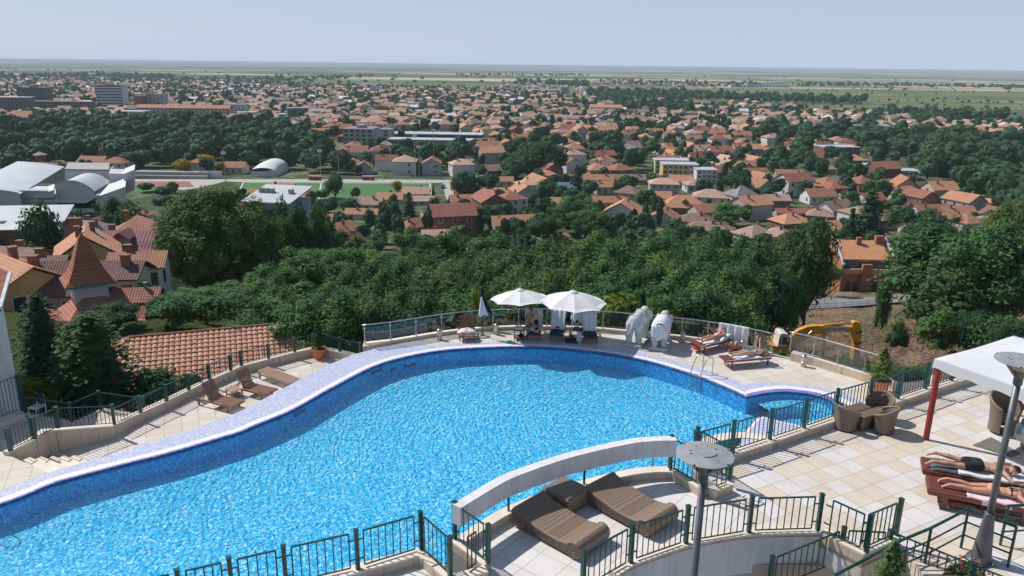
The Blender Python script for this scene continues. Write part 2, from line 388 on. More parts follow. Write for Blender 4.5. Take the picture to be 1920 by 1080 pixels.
# ------------------------------------------------------------ ground: one sheet to the horizon
ZT = 3.2; ZC = 3.4; ZL = -1.0
def ground():
    ys = [-60, 0, 20, 33, 36, 39, 42, 45, 48, 52, 56, 60, 65, 70, 75, 80, 86, 92, 98, 105, 112, 118, 125, 135, 147, 160, 180, 200, 220, 240, 270, 300, 500, 1000, 3000, 9000, 30000, 90000]
    xs = [-120000, -20000, -3000, -800, -300]+[x for x in range(-150, 151, 6)]+[300, 800, 3000, 20000, 120000]
    b = MB(); n = len(xs)
    b.add([(x, y, terrain(x, y)) for y in ys for x in xs], [(j*n+i, j*n+i+1, (j+1)*n+i+1, (j+1)*n+i) for j in range(len(ys)-1) for i in range(n-1)])
    m, nt, bs = newmat('land')
    v = coord(nt, 'World'); sp = nd(nt, 'SeparateXYZ'); L(nt, v, sp.inputs[0])
    # near slope: soil and dry grass
    n1 = noise(nt, v, .35, 6, .7); n2 = noise(nt, v, 3.5, 5, .75)
    soil = ramp(nt, math_(nt, 'ADD', math_(nt, 'MULTIPLY', n1, .5), math_(nt, 'MULTIPLY', n2, .5)), [(.33, (.10,.062,.042)), (.5, (.27,.175,.12)), (.66, (.48,.36,.26))])
    grass = ramp(nt, n2, [(.3, (.035,.06,.02)), (.7, (.12,.15,.05))])
    near = mix(nt, math_(nt, 'MAXIMUM', ramp(nt, noise(nt, v, .12, 3), [(.58, (0,0,0)), (.68, (1,1,1))]), math_(nt, 'LESS_THAN', sp.outputs[0], 15.0)), soil, grass)
    # town floor
    t1 = noise(nt, v, .03, 5, .7); t2 = noise(nt, v, .15, 3, .7)
    town = ramp(nt, math_(nt, 'ADD', math_(nt, 'MULTIPLY', t1, .5), math_(nt, 'MULTIPLY', t2, .5)), [(.38, (.035,.065,.028)), (.5, (.07,.10,.045)), (.60, (.20,.18,.13)), (.70, (.30,.27,.23))])
    # fields: long parcels, brick pattern, each with its own crop
    def fields(sx_, sy_, rot, seed):
        mp = nd(nt, 'Mapping'); L(nt, v, mp.inputs[0]); mp.inputs['Scale'].default_value = (1/sx_, 1/sy_, 0); mp.inputs['Rotation'].default_value = (0,0,rot); mp.inputs['Location'].default_value = (seed, seed*.7, 0)
        vo = nd(nt, 'TexVoronoi', distance='CHEBYCHEV'); L(nt, mp.outputs[0], vo.inputs['Vector']); vo.inputs['Scale'].default_value = 1.0; vo.inputs['Randomness'].default_value = .8
        s2 = nd(nt, 'SeparateColor'); L(nt, vo.outputs['Color'], s2.inputs[0]); return s2.outputs[0]
    A = fields(520, 230, R(9), 3.3); B = fields(1500, 900, R(-6), 9.1)
    crops = [(0, (.075,.135,.06)), (.17, (.045,.105,.05)), (.30, (.46,.37,.25)), (.42, (.09,.15,.06)), (.54, (.06,.12,.055)), (.66, (.15,.18,.09)), (.74, (.55,.45,.31)), (.86, (.05,.10,.05)), (.95, (.36,.27,.19))]
    fa = ramp(nt, A, crops, 'CONSTANT'); fb = ramp(nt, B, crops, 'CONSTANT')
    far = mix(nt, ramp(nt, math_(nt, 'DIVIDE', sp.outputs[1], 9000), [(.5, (0,0,0)), (1, (1,1,1))]), fa, fb)
    # meadow belt between town and fields
    md = ramp(nt, noise(nt, coord(nt, 'World', (.0035, .012, 1)), 1.0, 6, .65), [(.36, (.06,.10,.04)), (.48, (.115,.15,.06)), (.58, (.20,.20,.10)), (.68, (.30,.24,.16))])
    def step(o, a, b2): return ramp(nt, math_(nt, 'DIVIDE', o, 10000), [(a/10000, (0,0,0)), (b2/10000, (1,1,1))])
    wob = math_(nt, 'ADD', sp.outputs[1], math_(nt, 'MULTIPLY', noise(nt, v, .004, 3), 260))
    c = mix(nt, step(sp.outputs[1], 150, 200), near, town)
    c = mix(nt, step(wob, 1250, 1300), c, md)
    c = mix(nt, step(wob, 2350, 2380), c, far)
    L(nt, c, bs.inputs['Base Color']); bs.inputs['Roughness'].default_value = 1.0; bs.inputs['Specular IOR Level'].default_value = .1
    mk = math_(nt, 'MULTIPLY', n2, ramp(nt, math_(nt, 'DIVIDE', sp.outputs[1], 1000), [(.12, (1,1,1)), (.2, (0,0,0))])); bump(nt, bs, mk, 1.0, .5)
    struct(b.build('ground', m, smooth=True))
ground()

# ------------------------------------------------------------ pool
I_px = [(-160,990),(-80,966),(0,945),(50,927),(100,906),(150,892),(200,879),(250,866),(300,854),(350,840),(400,825),(450,810),(480,797),(530,777),(565,760),(605,737),(655,710),(692,691),(730,677),(780,665),(830,657),(880,653),(960,650),(1035,652),(1110,659),(1160,666),(1210,676),(1260,690),(1310,706),(1360,726),(1400,744)]
O_px = [(-160,962),(-80,941),(0,921),(45,903),(90,886),(138,872),(180,860),(225,847),(272,832),(318,818),(366,803),(418,784),(450,771),(498,746),(533,727),(570,707),(612,686),(655,668),(700,655),(767,645),(817,647),(880,642),(960,640),(1040,641.5),(1110,647),(1168,654),(1226,665),(1283,681),(1322,695),(1365,709),(1397,721)]
S_in = [(1400,744),(1422,739),(1440,736),(1465,734),(1490,735),(1527,740),(1560,752),(1588,767),(1600,780)]
S_out = [(1397,721),(1418,717),(1440,716),(1465,716),(1492,719),(1541,726),(1581,738),(1615,753),(1640,772)]
def smooth_pts(pts, n=4):
    out = []
    for i in range(len(pts)-1):
        p0 = pts[max(i-1,0)]; p1 = pts[i]; p2 = pts[i+1]; p3 = pts[min(i+2,len(pts)-1)]
        for k in range(n):
            t = k/n
            out.append(.5*((2*p1)+(p2-p0)*t+(2*p0-5*p1+4*p2-p3)*t*t+(3*p1-p0-3*p2+p3)*t**3))
    out.append(pts[-1]); return out
I_w = smooth_pts([G(*p) for p in I_px]); O_w = smooth_pts([G(*p) for p in O_px])
SI = smooth_pts([G(*p) for p in S_in]); SO = smooth_pts([G(*p) for p in S_out])
# terrace edge (outer face of the curb), plan at curb-top height
TE_px = [(150,1190),(330,1140),(480,1109),(600,1079),(680,1054),(735,1040),(790,1025)]
SLOT1 = [(790,1025),(853,1076),(907,1060),(845,1014)]
ARC_px = [(845,1014),(870,998),(898,979),(945,952),(1020,922),(1072,906),(1140,888),(1185,879),(1225,875),(1262,875)]
SLOT2 = [(1262,875),(1328,914),(1362,901),(1298,862)]
TR_px = [(1298,862),(1370,841),(1440,819),(1500,798),(1562,778),(1625,759),(1680,743),(1732,725),(1780,710),(1835,693),(1920,668),(2050,632)]
def g34(p): return G(p[0], p[1], ZC)
TE = [g34(p) for p in TE_px]; ARC = smooth_pts([g34(p) for p in ARC_px], 4); TR = [g34(p) for p in TR_px]
S1 = [g34(p) for p in SLOT1]; S2 = [g34(p) for p in SLOT2]
edge_line = TE[:-1]+S1+ARC[1:-1]+S2+TR[1:]
# basin
pool_poly = [p.xy for p in I_w[:-1]]+[p.xy for p in SI]
near_side = [G(1600,792).xy]+[p.xy for p in TR[:4][::-1]]+[Vector(S2[0].xy)]+[p.xy for p in ARC[::-1]]+[p.xy for p in TE[::-1]]
basin_poly = pool_poly+[v for v in near_side]+[Vector((-16, 4)), Vector((-24, 8))]
DEPTH = .72
MOS = mosaic('pool_mosaic', .038, [(0, (.005,.16,.52)), (.14, (.008,.27,.68)), (.40, (.016,.40,.82)), (.64, (.04,.54,.90)), (.84, (.12,.66,.93)), (.96, (.40,.82,.95))], wob=1.2)
MOSF = mosaic('pool_floor_mosaic_sparkle', .050, [(0, (.010,.26,.66)), (.10, (.02,.42,.80)), (.32, (.06,.56,.86)), (.56, (.14,.64,.90)), (.76, (.42,.80,.93)), (.89, (.88,.95,.96))], wob=1.6)  # blue mosaic; its near-white cells paint in the sparkle of sunlit water
b = MB()
n = len(basin_poly)
b.add([(p[0],p[1],-DEPTH) for p in basin_poly], [tuple(range(n))], 1)
b.add([(p[0],p[1],-DEPTH) for p in basin_poly]+[(p[0],p[1],0) for p in basin_poly], [(i,(i+1)%n,n+(i+1)%n,n+i) for i in range(n)], 0)
struct(b.build('pool_basin', [MOS, MOSF]))
wm, nt, bs = newmat('pool_water')
nt.nodes.remove(bs)
v = coord(nt, 'World')
wv = nd(nt, 'TexWave', wave_type='RINGS', rings_direction='SPHERICAL', wave_profile='SIN')
mpw = nd(nt, 'Mapping'); L(nt, v, mpw.inputs[0]); mpw.inputs['Location'].default_value = (-3, -26, 0); L(nt, mpw.outputs[0], wv.inputs[0])
wv.inputs['Scale'].default_value = 1.5; wv.inputs['Distortion'].default_value = 11; wv.inputs['Detail'].default_value = 3; wv.inputs['Detail Scale'].default_value = 1.2
h = math_(nt, 'ADD', math_(nt, 'MULTIPLY', wv.outputs['Fac'], .16), math_(nt, 'MULTIPLY', noise(nt, v, 6.5, 4, .6), .8))
bp = nd(nt, 'Bump'); bp.inputs['Strength'].default_value = 1.0; bp.inputs['Distance'].default_value = .05; L(nt, h, bp.inputs['Height'])
gl = nd(nt, 'BsdfGlossy'); gl.inputs['Roughness'].default_value = .05; gl.inputs['Color'].default_value = (1,1,1,1); L(nt, bp.outputs[0], gl.inputs['Normal'])
tp = nd(nt, 'BsdfTransparent'); tp.inputs[0].default_value = (.74,.97,1.0,1)
fr = nd(nt, 'Fresnel'); fr.inputs[0].default_value = 1.33; L(nt, bp.outputs[0], fr.inputs['Normal'])
ms = nd(nt, 'MixShader'); L(nt, fr.outputs[0], ms.inputs[0]); L(nt, tp.outputs[0], ms.inputs[1]); L(nt, gl.outputs[0], ms.inputs[2])
L(nt, ms.outputs[0], nt.nodes['Material Output'].inputs[0])
b = MB(); b.add([(p[0],p[1],-.05) for p in basin_poly], [tuple(range(n-1,-1,-1))])
struct(b.build('water', wm))
# coping: thin violet edge, white line, lavender band
LAV = mosaic('lavender_mosaic', .05, [(0, (.38,.42,.61)), (.3, (.46,.50,.67)), (.65, (.53,.56,.70)), (.9, (.64,.65,.75))], .5)
VIO = mosaic('violet_mosaic', .05, [(0, (.12,.12,.42)), (.4, (.20,.19,.52)), (.8, (.32,.30,.62))], .5)
COPW = M('white_coping', (.78,.76,.76), .6, 0, .06, 2)
def bands(Iw, Ow, d1, d2):
    V, Wh, La = MB(), MB(), MB()
    a0 = []; a1 = []; a2 = []; a3 = []
    for p, q in zip(Iw, Ow):
        d = (q-p); l = d.length; d = d/max(l, 1e-6)
        a0.append(p); a1.append(p+d*min(d1, l*.3)); a2.append(p+d*min(d2, l*.6)); a3.append(q)
    def up(P, z): return [Vector((p.x, p.y, z)) for p in P]
    V.strip(up(a0,-.12), up(a0,.0)); V.strip(up(a0,0), up(a1,0)); Wh.strip(up(a1,0), up(a2,0)); La.strip(up(a2,0), up(a3,0)); La.strip(up(a3,0), up(a3,ZL))
    return V, Wh, La
for (A, B2, d1, d2) in ((I_w, O_w, .10, .36), (SI, SO, .28, .62)):
    V, Wh, La = bands(A, B2, d1, d2)
    rt = root('pool_coping', (0,0,0), None, None); struct(rt)
    V.build('violet_edge', VIO, rt); Wh.build('white_line', COPW, rt); La.build('lavender_band', LAV, rt)
# spa: bench below water and the tongue between spa and pool
b = MB(); P0 = [Vector((p.x,p.y,-.30)) for p in SI[3:-2]]; cen = G(1480,775)
P1 = [p+(Vector((cen.x,cen.y,-.30))-p).normalized()*.75 for p in P0]; P2 = [Vector((p.x,p.y,-DEPTH)) for p in P1]
b.strip(P0, P1); b.strip(P1, P2); tb = b.build('spa_bench', MOSF); struct(tb)
t_out = [(1392,812),(1405,797),(1416,784),(1430,780),(1452,786),(1477,792),(1502,797),(1530,798),(1545,812),(1440,840),(1385,842)]
t_in = [G(*p) for p in t_out]
b = MB(); cx = sum((p for p in t_in), Vector())/len(t_in)
ring = lambda k: [cx+(p-cx)*k+Vector((0,0,.004)) for p in t_in]
r1, r2, r3 = ring(1.0), ring(.93), ring(.80)
b2 = MB(); b2.prism([p.xy for p in t_in], -DEPTH, 0.0, 0)
b2.strip(r1[:9], r2[:9], 1); b2.strip(r2[:9], r3[:9], 2)
struct(b2.build('spa_ledge', [LAV, VIO, COPW]))

# ------------------------------------------------------------ pool decks
TT = tiles('pool_deck_tiles', .6, R(24), [(0, (.67,.60,.52)), (.42, (.64,.57,.49)), (.55, (.70,.66,.63)), (.8, (.68,.62,.55))])
a_dir = G(1606,836,ZT)-G(1577,845,ZT)
TTT = tiles('terrace_tiles', .505, math.atan2(a_dir.y, a_dir.x), [(0, (.68,.60,.50)), (.38, (.655,.585,.495)), (.50, (.72,.69,.68)), (.80, (.70,.665,.64))], gw=.009)
TTW = tiles('daybed_terrace_tiles', .60, R(-38), [(0, (.73,.71,.70)), (.5, (.75,.73,.72))], gw=.008)
TC = tiles('stone_cladding', .55, R(24), [(0, (.66,.55,.41)), (.5, (.62,.52,.39))], gw=.012)
rail_px = [(684,651),(732,645),(780,637),(828,629),(876,623),(924,619.5),(972,618),(1025,618),(1078,619.5),(1130,622.5),(1180,627),(1230,632),(1278,637),(1326,643.5),(1372,651.5),(1414,660),(1446,668)]
GR = [G(*p) for p in rail_px]; GR2 = [G(1481,676), G(1524,686), G(1570,700), G(1620,716), G(1668,729)]
far_out = [Vector((p.x, p.y, 0)) for p in GR]
dk = [p for p in O_w[19*4:]]+SO[1:]
deck_poly = [p.xy for p in dk]+[Vector(G(1645,785).xy), TR[4].xy+Vector((.1,-.4)), TR[5].xy, TR[6].xy, TR[8].xy]+[G(1760,700).xy, G(1700,716).xy, G(1690,700).xy]+[(p*1.0).xy+Vector((.25,.3)) for p in GR2[::-1]]+[G(1470,668).xy]+[p.xy+Vector((0,.45)) for p in GR[::-1]]+[Vector(G(700,655).xy)]
b = MB(); b.prism(deck_poly, -.5, -.004); struct(b.build('pool_deck', TT))
# strip of deck right in front of the raised terrace, behind the tongue
b = MB(); b.prism([G(1395,825).xy, G(1440,838).xy, G(1600,792).xy, G(1640,775).xy, TR[6].xy, TR[2].xy+Vector((0,-.3)), S2[3].xy], -.4, -.012); struct(b.build('pool_side_paving', TT))
b = MB(); lg = smooth_pts([G(*p) for p in ((1296,838),(1320,822),(1350,814),(1385,811),(1420,814),(1455,822))], 4); c0 = G(1385,860)
b.strip([p+Vector((0,0,.02)) for p in lg], [p+(c0-p).normalized()*.45+Vector((0,0,.02)) for p in lg]); b.strip([p+Vector((0,0,.02)) for p in lg], [p-Vector((0,0,.6)) for p in lg])
tag(b.build('curved_ledge', STONEL), 'curved pale stone ledge at the pool edge below the green terrace railing', 'ledge')
# raised terrace
PW = [(912,1062),(853,1078)]
low_px = [(1158.6,1079),(1189,1059),(1240,1040),(1291,1023),(1350,1011),(1408,1003),(1470,1000),(1537,999),(1619,1040),(1690,1008)]
LOWC = [g34(p) for p in low_px]
ter = [p.xy for p in edge_line]+[Vector((26, 12)), Vector((16, 5)), G(1800,1200,ZT).xy, G(1722,1062,ZT).xy]+[p.xy for p in LOWC[::-1]]+[G(1100,1130,ZT).xy, G(1040,1220,ZT).xy, G(300,1300,ZT).xy]
b = MB(); b.prism(ter, ZT-.45, ZT); struct(b.build('terrace', TTT))
dayb = [ARC[0].xy]+[p.xy for p in ARC[1:]]+[S2[1].xy, G(1400,960,ZT).xy]+[p.xy for p in LOWC[5::-1]]+[G(1100,1130,ZT).xy, G(1040,1220,ZT).xy, G(300,1300,ZT).xy]+[p.xy for p in TE]+[S1[1].xy, S1[2].xy]
b = MB(); b.prism(dayb, ZT-.05, ZT+.004); struct(b.build('daybed_terrace', TTW))
# pool-side wall under the terrace (plastered)
b = MB()
for i in range(len(edge_line)-1):
    p, q = edge_line[i], edge_line[i+1]
    b.add([(p.x,p.y,-DEPTH),(q.x,q.y,-DEPTH),(q.x,q.y,ZT-.06),(p.x,p.y,ZT-.06)], [(0,1,2,3)])
tag(b.build('retaining_wall', WHITE), 'white plastered retaining wall dropping from the terrace to the pool', 'wall')
CN = [0]
def curb(name, pts, w, h, side, label, mats=None, z=None, cat='curb', grp=None, ho=None):
    """low stone wall along pts (outer top edge), body inwards"""
    CN[0] += 1; pts = [Vector(p)+Vector((0,0,.0035*(CN[0]%4))) for p in pts]; b = MB(); n = len(pts)
    nrm = []
    for i in range(n):
        d = (pts[min(i+1,n-1)]-pts[max(i-1,0)]); d.z = 0; d.normalize(); nrm.append(Vector((-d.y, d.x, 0))*side)
    A = [Vector(p) for p in pts]; B = [p+k*w for p, k in zip(pts, nrm)]
    dn = lambda P, dz: [Vector((p.x,p.y,p.z-dz)) for p in P]
    b.strip(A, B, 1); b.strip(B, dn(B, .04), 1); b.strip(A, dn(A,.04), 1)
    b.strip(dn(B,.04), dn(B,h), 0); b.strip(dn(A,.04), dn(A,ho or h), 0)
    for e in (0, n-1): b.add([A[e],B[e],dn(B,h)[e],dn(A,h)[e]], [(0,1,2,3)], 0)
    return tag(b.build(name, [TC, STONEL]), label, cat, grp)
curb('stone_curb', TE, .24, .24, -1, 'beige stone curb under the railing at the bottom edge by the water')
curb('stone_curb', [S1[0],S1[1]], .20, .24, -1, 'beige stone curb left of the small pool gate')
curb('stone_curb', [S1[1],S1[2]], .20, .24, -1, 'short beige stone curb across the front of the small pool gate')
curb('stone_curb', [S1[2],S1[3]], .18, .24, -1, 'beige stone curb between the small gate and the end of the white beam')
curb('stone_curb', ARC, .24, .24, -1, 'curved beige stone curb under the white beam behind the wicker daybeds')
curb('stone_curb', [S2[0],S2[1]], .20, .24, -1, 'beige stone curb running from the white beam to behind the lamp post')
curb('stone_curb', [S2[1],S2[2]], .20, .24, -1, 'short beige stone curb end right behind the lamp disc')
curb('stone_curb', TR, .26, .22, -1, 'long straight beige stone curb between the pool and the tiled terrace')
curb('stone_curb', LOWC[:8], .22, .24, 1, 'curved beige stone curb above the white fascia in the foreground', ho=.08)
curb('stone_curb', LOWC[7:9], .22, .3, 1, 'beige stone curb beside the stairs with a dividing railing')
curb('stone_curb', LOWC[8:], .22, .3, 1, 'short beige stone curb ending at the tiled terrace by the stairs')
# white curved fascia and the wall with dark openings beneath
b = MB(); fa = LOWC[:8]
LF = smooth_pts([Vector((p.x,p.y-.015,ZC-.07)) for p in fa], 3)
b.strip(LF, [p-Vector((0,0,.78)) for p in LF]); b.strip([p-Vector((0,0,.78)) for p in LF], [Vector((p.x,p.y+.5,p.z-.78)) for p in LF])
tag(b.build('fascia', WHITEB), 'white curved concrete fascia under the foreground railing', 'wall')
rt = root('lower_wall', (0,0,0), 'cream wall with dark doorways under the curved white fascia', 'wall')
b = MB(); q = [G(1120,1072,ZC-1.0), G(1700,1040,ZC-1.0)]; dd = (q[1]-q[0]).normalized()
yy = max(p.y for p in LOWC)-.1
b.box(0, yy, -3.4, 9, yy+.3, ZT-.46); b.build('wall', W_CR, rt)
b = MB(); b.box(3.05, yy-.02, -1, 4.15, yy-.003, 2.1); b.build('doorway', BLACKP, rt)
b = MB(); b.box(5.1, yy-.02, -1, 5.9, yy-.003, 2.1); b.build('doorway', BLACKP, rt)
b = MB(); b.box(0, 4, -.3, 9.4, yy, .2); struct(b.build('lower_paving', TTT))
# arched white beam on thin posts
AB = smooth_pts([g34(p) for p in ((846,1013),(872,996),(900,978),(945,952),(1020,922.5),(1072,906),(1140,889),(1185,880),(1225,876.5),(1260,876))], 4)
nb = []
for i in range(len(AB)):
    d = AB[min(i+1,len(AB)-1)]-AB[max(i-1,0)]; d.normalize(); nb.append(Vector((-d.y,d.x,0)))
rt = root('beam', AB[0], 'long white curved beam on thin posts along the pool edge above the daybeds', 'beam', wc=True)
ia = [p-k*.25 for p, k in zip(AB, nb)]; oa = [p-k*.04 for p, k in zip(AB, nb)]
up = lambda P, z: [p+Vector((0,0,z+.09)) for p in P]
b = MB(); b.strip(up(ia,.30), up(ia,.70)); b.strip(up(oa,.30), up(oa,.70)); b.strip(up(ia,.70), up(oa,.70)); b.strip(up(ia,.30), up(oa,.30))
for e in (0,-1): b.add([ia[e]+Vector((0,0,.39)), oa[e]+Vector((0,0,.39)), oa[e]+Vector((0,0,.79)), ia[e]+Vector((0,0,.79))], [(0,1,2,3)])
b.build('beam_body', WHITEB, rt)
for k in (12, 21, 35):
    p = AB[k]-nb[k]*.14; MB().bar(p, p+Vector((0,0,.40)), .045).build('post', GREEN, rt)

# ------------------------------------------------------------ left lower deck, steps and walls
lc_px = [(212,821),(261,793),(310,770),(352,749),(391,730),(431,712),(451,702),(502,688),(551,675),(590,667)]
LC = [G(p[0], p[1], ZL) for p in lc_px]
Bp = G(92,853,ZL); Cp = G(19,850,0.0)
low_poly = [p.xy for p in O_w[4*3:4*19]]+[G(664,672,ZL).xy, G(612,664,ZL).xy]+[p.xy for p in LC[::-1]]+[Bp.xy, G(95,875,ZL).xy]
b = MB(); b.prism(low_poly, ZL-.4, ZL); struct(b.build('lower_deck', TT))
b = MB(); b.prism([G(-160,962).xy, G(-80,941).xy, G(0,921).xy, G(45,903).xy, G(90,886).xy, G(32,858).xy, G(0,846).xy, G(-180,890).xy], -1.4, -.006); struct(b.build('landing', TT))
st = MB(); p0 = G(32,858,0); p1 = G(110,886,0); q0 = G(160,852,ZL); q1 = G(200,872,ZL)
for k in range(6):
    z = -(k+1)*.166; t0 = k/6; t1 = (k+1)/6
    a, c = lerp(Vector((p0.x,p0.y,0)), Vector((q0.x,q0.y,0)), t0), lerp(Vector((p0.x,p0.y,0)), Vector((q0.x,q0.y,0)), t1)
    a2, c2 = lerp(Vector((p1.x,p1.y,0)), Vector((q1.x,q1.y,0)), t0), lerp(Vector((p1.x,p1.y,0)), Vector((q1.x,q1.y,0)), t1)
    st.prism([a.xy, c.xy, c2.xy, a2.xy], -1.4, z)
tag(st.build('steps', STONEL), 'six pale stone steps leading down to the lower sunbathing deck', 'steps')
ct = [Vector((p.x,p.y,ZL+.36)) for p in LC]
Bt = PY(100,803,Bp.y+.2); Ct = G(17,848,.12)
curb('stone_curb', [Vector((LC[0].x,LC[0].y,ZL+.45))]+ct[1:], .26, .5, 1, 'beige stone curb behind the left wooden loungers under a green railing')
W1 = [Ct, PY(65,824,(Ct.y+Bp.y)/2), Vector((Bp.x, Bp.y, Bt.z)), Vector((LC[0].x,LC[0].y,ZL+.46))]
curb('stone_wall', W1, .24, 1.35, 1, 'tall beige stone-clad wall beside the steps at the left', cat='wall')
e0 = Vector((ct[-1].x, ct[-1].y, ZL+.36)); e1 = G(664,668,ZL+.36)+Vector((.5,-.3,0))
curb('stone_curb', [e0, G(612,655,ZL+.36), G(640,661.5,ZL+.36), G(676,670,ZL+.36)], .26, .5, 1, 'beige stone curb behind the small potted conifer')
b = MB(); b.prism([G(-40,810,-1.2).xy, G(20,842,-1.2).xy, Bp.xy, LC[0].xy, LC[1].xy, G(270,783,-1.2).xy, G(189,768,-1.2).xy, G(137,792,-1.2).xy, G(44,777,-1.2).xy, G(-60,770,-1.2).xy], -2.2, -1.2); struct(b.build('walkway', TT))
# far curb under the glass railing
GRt = [Vector((p.x,p.y,.14)) for p in GR]
curb('stone_curb', GRt, .22, .4, 1, 'low stone curb under the curved glass railing at the far side of the pool')
g2 = [Vector((p.x,p.y,.36)) for p in GR2]
curb('stone_curb', g2, .32, .6, 1, 'raised pale stone planter curb under the right glass railing')
e = MB(); e.prism([G(680,655).xy, G(732,646).xy, GR[1].xy+Vector((0,.3)), GR[0].xy+Vector((-.1,.35))], -1.3, .13); tag(e.build('stone_wall_end', TC), 'beige stone wall end under the left end of the glass railing', 'wall')
# ------------------------------------------------------------ railings
def inset(pts, d):
    out = []; n = len(pts)
    for i in range(n):
        t = (pts[min(i+1,n-1)]-pts[max(i-1,0)]); t.z = 0; t.normalize()
        out.append(pts[i]+Vector((t.y,-t.x,0))*d)
    return out
def rail(pts, h, label, pw=.072, gap=.13, skip_end=(False, False), grp=None, topcont=False, low=.05, bars=7, half=None):
    rt = root('railing', pts[0], label, 'railing', grp, wc=True)
    n = len(pts)
    for i, p in enumerate(pts):
        if (i == 0 and skip_end[0]) or (i == n-1 and skip_end[1]): continue
        q = pts[min(i+1,n-1)]-pts[max(i-1,0)]
        b = MB(); d = Vector((q.x,q.y,0)).normalized()*(pw*.5); e = Vector((-d.y,d.x,0))
        b.prism([(p+d+e).xy,(p-d+e).xy,(p-d-e).xy,(p+d-e).xy], p.z, p.z+h+.05)
        b.prism([(p+d*1.25+e*1.25).xy,(p-d*1.25+e*1.25).xy,(p-d*1.25-e*1.25).xy,(p+d*1.25-e*1.25).xy], p.z+h+.05, p.z+h+.065)
        b.build('post', GREEN, rt)
    for i in range(n-1):
        p, q = pts[i], pts[i+1]; d = (q-p); l = d.length
        if l < .2: continue
        d = d/l; g = 0 if topcont else gap
        a, c = p+d*g, q-d*g; zt = Vector((0,0,h)); zb = Vector((0,0,low))
        b = MB(); t = .022
        b.bar(a+zt, c+zt, .030, .024); b.bar(a+zb, c+zb, .022, .020)
        if not topcont:
            b.bar(a+zb, a+zt, t); b.bar(c+zb, c+zt, t)
            for f in (.22, .78):
                zz = Vector((0,0,lerp(low,h,f))); b.bar(p+zz, a+zz, .02); b.bar(q+zz, c+zz, .02)
        k = max(1, round((c-a).length/.135))
        for j in range(1, k):
            s_ = a+(c-a)*(j/k); b.bar(s_+zb, s_+zt, .017)
        b.build('panel', GREEN, rt)
    return rt
RH = .74
bp_px = [(346,1118),(440,1098),(538,1086),(673,1048),(793,1026)]
rail([g34(p)-Vector((0,.1,0)) for p in [(180,1178),(346,1139),(441,1116),(540,1092),(673,1060),(791,1024)]], RH, 'green iron railing with thin bars along the water at the bottom edge')
rail(inset([S1[0]+Vector((.08,0,0)),S1[1]], .10), RH, 'green iron side railing left of the small pool gate', skip_end=(True,False))
rail(inset([S1[3],S1[2]], -.10), RH, 'green iron side railing at the left end of the white beam', )
gt = root('gate', S1[1], 'small green iron gate with thin bars between two posts by the white beam', 'gate', wc=True)
a_, c_ = S1[1]+Vector((.22,.06,0)), S1[2]+Vector((-.14,-.02,0)); b = MB()
for z in (.06,.70): b.bar(a_+Vector((0,0,z)), c_+Vector((0,0,z)), .026)
for k in range(3): s_ = lerp(a_, c_, k/2); b.bar(s_+Vector((0,0,.06)), s_+Vector((0,0,.7)), .026)
b.build('gate_frame', GREEN, gt)
rail(inset([S2[0],S2[1]], .10), RH, 'green iron railing from the white beam to behind the lamp disc')
rail(inset([S2[3],S2[2]], -.10), RH, 'green iron railing beside the stair opening right of the lamp disc')
rail(inset([S2[1],S2[2]], .1), RH, 'very short green iron railing directly behind the lamp post', skip_end=(True,True))
MAINP = inset([g34(p) for p in [(1298,866),(1369,845),(1440,822),(1504,801),(1562,781),(1625,762),(1680,746),(1732,728),(1781,713),(1830,697),(1885,680),(1945,662)]], .05)
rail(MAINP, RH, 'long green iron railing between the pool and the tiled terrace')
rail(inset([g34(p) for p in [(1100,1112),(1189,1060),(1291,1024),(1408,1004),(1537,1000)]], -.1), RH, 'curved green iron railing in front of the wicker daybeds')
rail(inset([g34(p) for p in [(1537,1000),(1619,1040)]], -.1), RH, 'green iron railing sloping down to the right from the curved railing', skip_end=(True,False))
rail(inset([g34(p) for p in [(1619,1040),(1688,1009)]], -.1), RH, 'short green iron railing ending on the tiled terrace by the stairs', skip_end=(True,False))
# stair railings in the lower right corner
def gz(px, py, z): return G(px, py, z)
rail([gz(1449,1048,3.05)-Vector((0,0,RH)), gz(1583,993,3.55)-Vector((0,0,RH))], RH, 'green iron stair railing sloping up in front of the white fascia', gap=.1)
rail([gz(1583,993,3.55)-Vector((0,0,RH)), gz(1671,997,3.55)-Vector((0,0,RH))], RH-.02, 'small green iron gate panel at the top of the stairs', gap=.1, skip_end=(True,False))
rail([gz(1671,997,3.55)-Vector((0,0,RH)), gz(1828,1061,3.55)-Vector((0,0,RH)), gz(1930,1100,3.55)-Vector((0,0,RH))], RH, 'green iron railing in front of the flower bed below the lamp', gap=.03, skip_end=(True,False))
hr = root('handrail', gz(1700,1015,ZT), 'green tubular handrail with two middle rails beside the lamp base', 'handrail', wc=True)
tp_ = [gz(1567,1078,3.5), gz(1690,1013,3.75), gz(1746,990,3.95), gz(1816,954,4.05), gz(1906,988,4.05)]
b = MB(); b.tube(smooth_pts(tp_, 1), .028, 8); b.build('top_rail', GREEN, hr)
for dz in (.28,.56):
    MB().tube([p-Vector((0,0,dz)) for p in tp_[1:]], .018, 6).build('middle_rail', GREEN, hr)
for p in tp_[2:]: MB().tube([p, p-Vector((0,0,.86))], .026, 8).build('post', GREEN, hr)
hr = root('handrail', gz(1890,947,4.0), 'short green tubular handrail at the right edge below the sun loungers', 'handrail', wc=True)
q0, q1 = gz(1888,949,4.05), gz(1990,943,4.05)
for dz, r_ in ((0,.03),(.28,.018),(.56,.018)): MB().tube([q0-Vector((0,0,dz)), q1-Vector((0,0,dz))], r_).build('rail_bar', GREEN, hr)
MB().tube([q0+Vector((.03,0,0)), q0+Vector((.03,0,-.85))], .026).build('post', GREEN, hr)
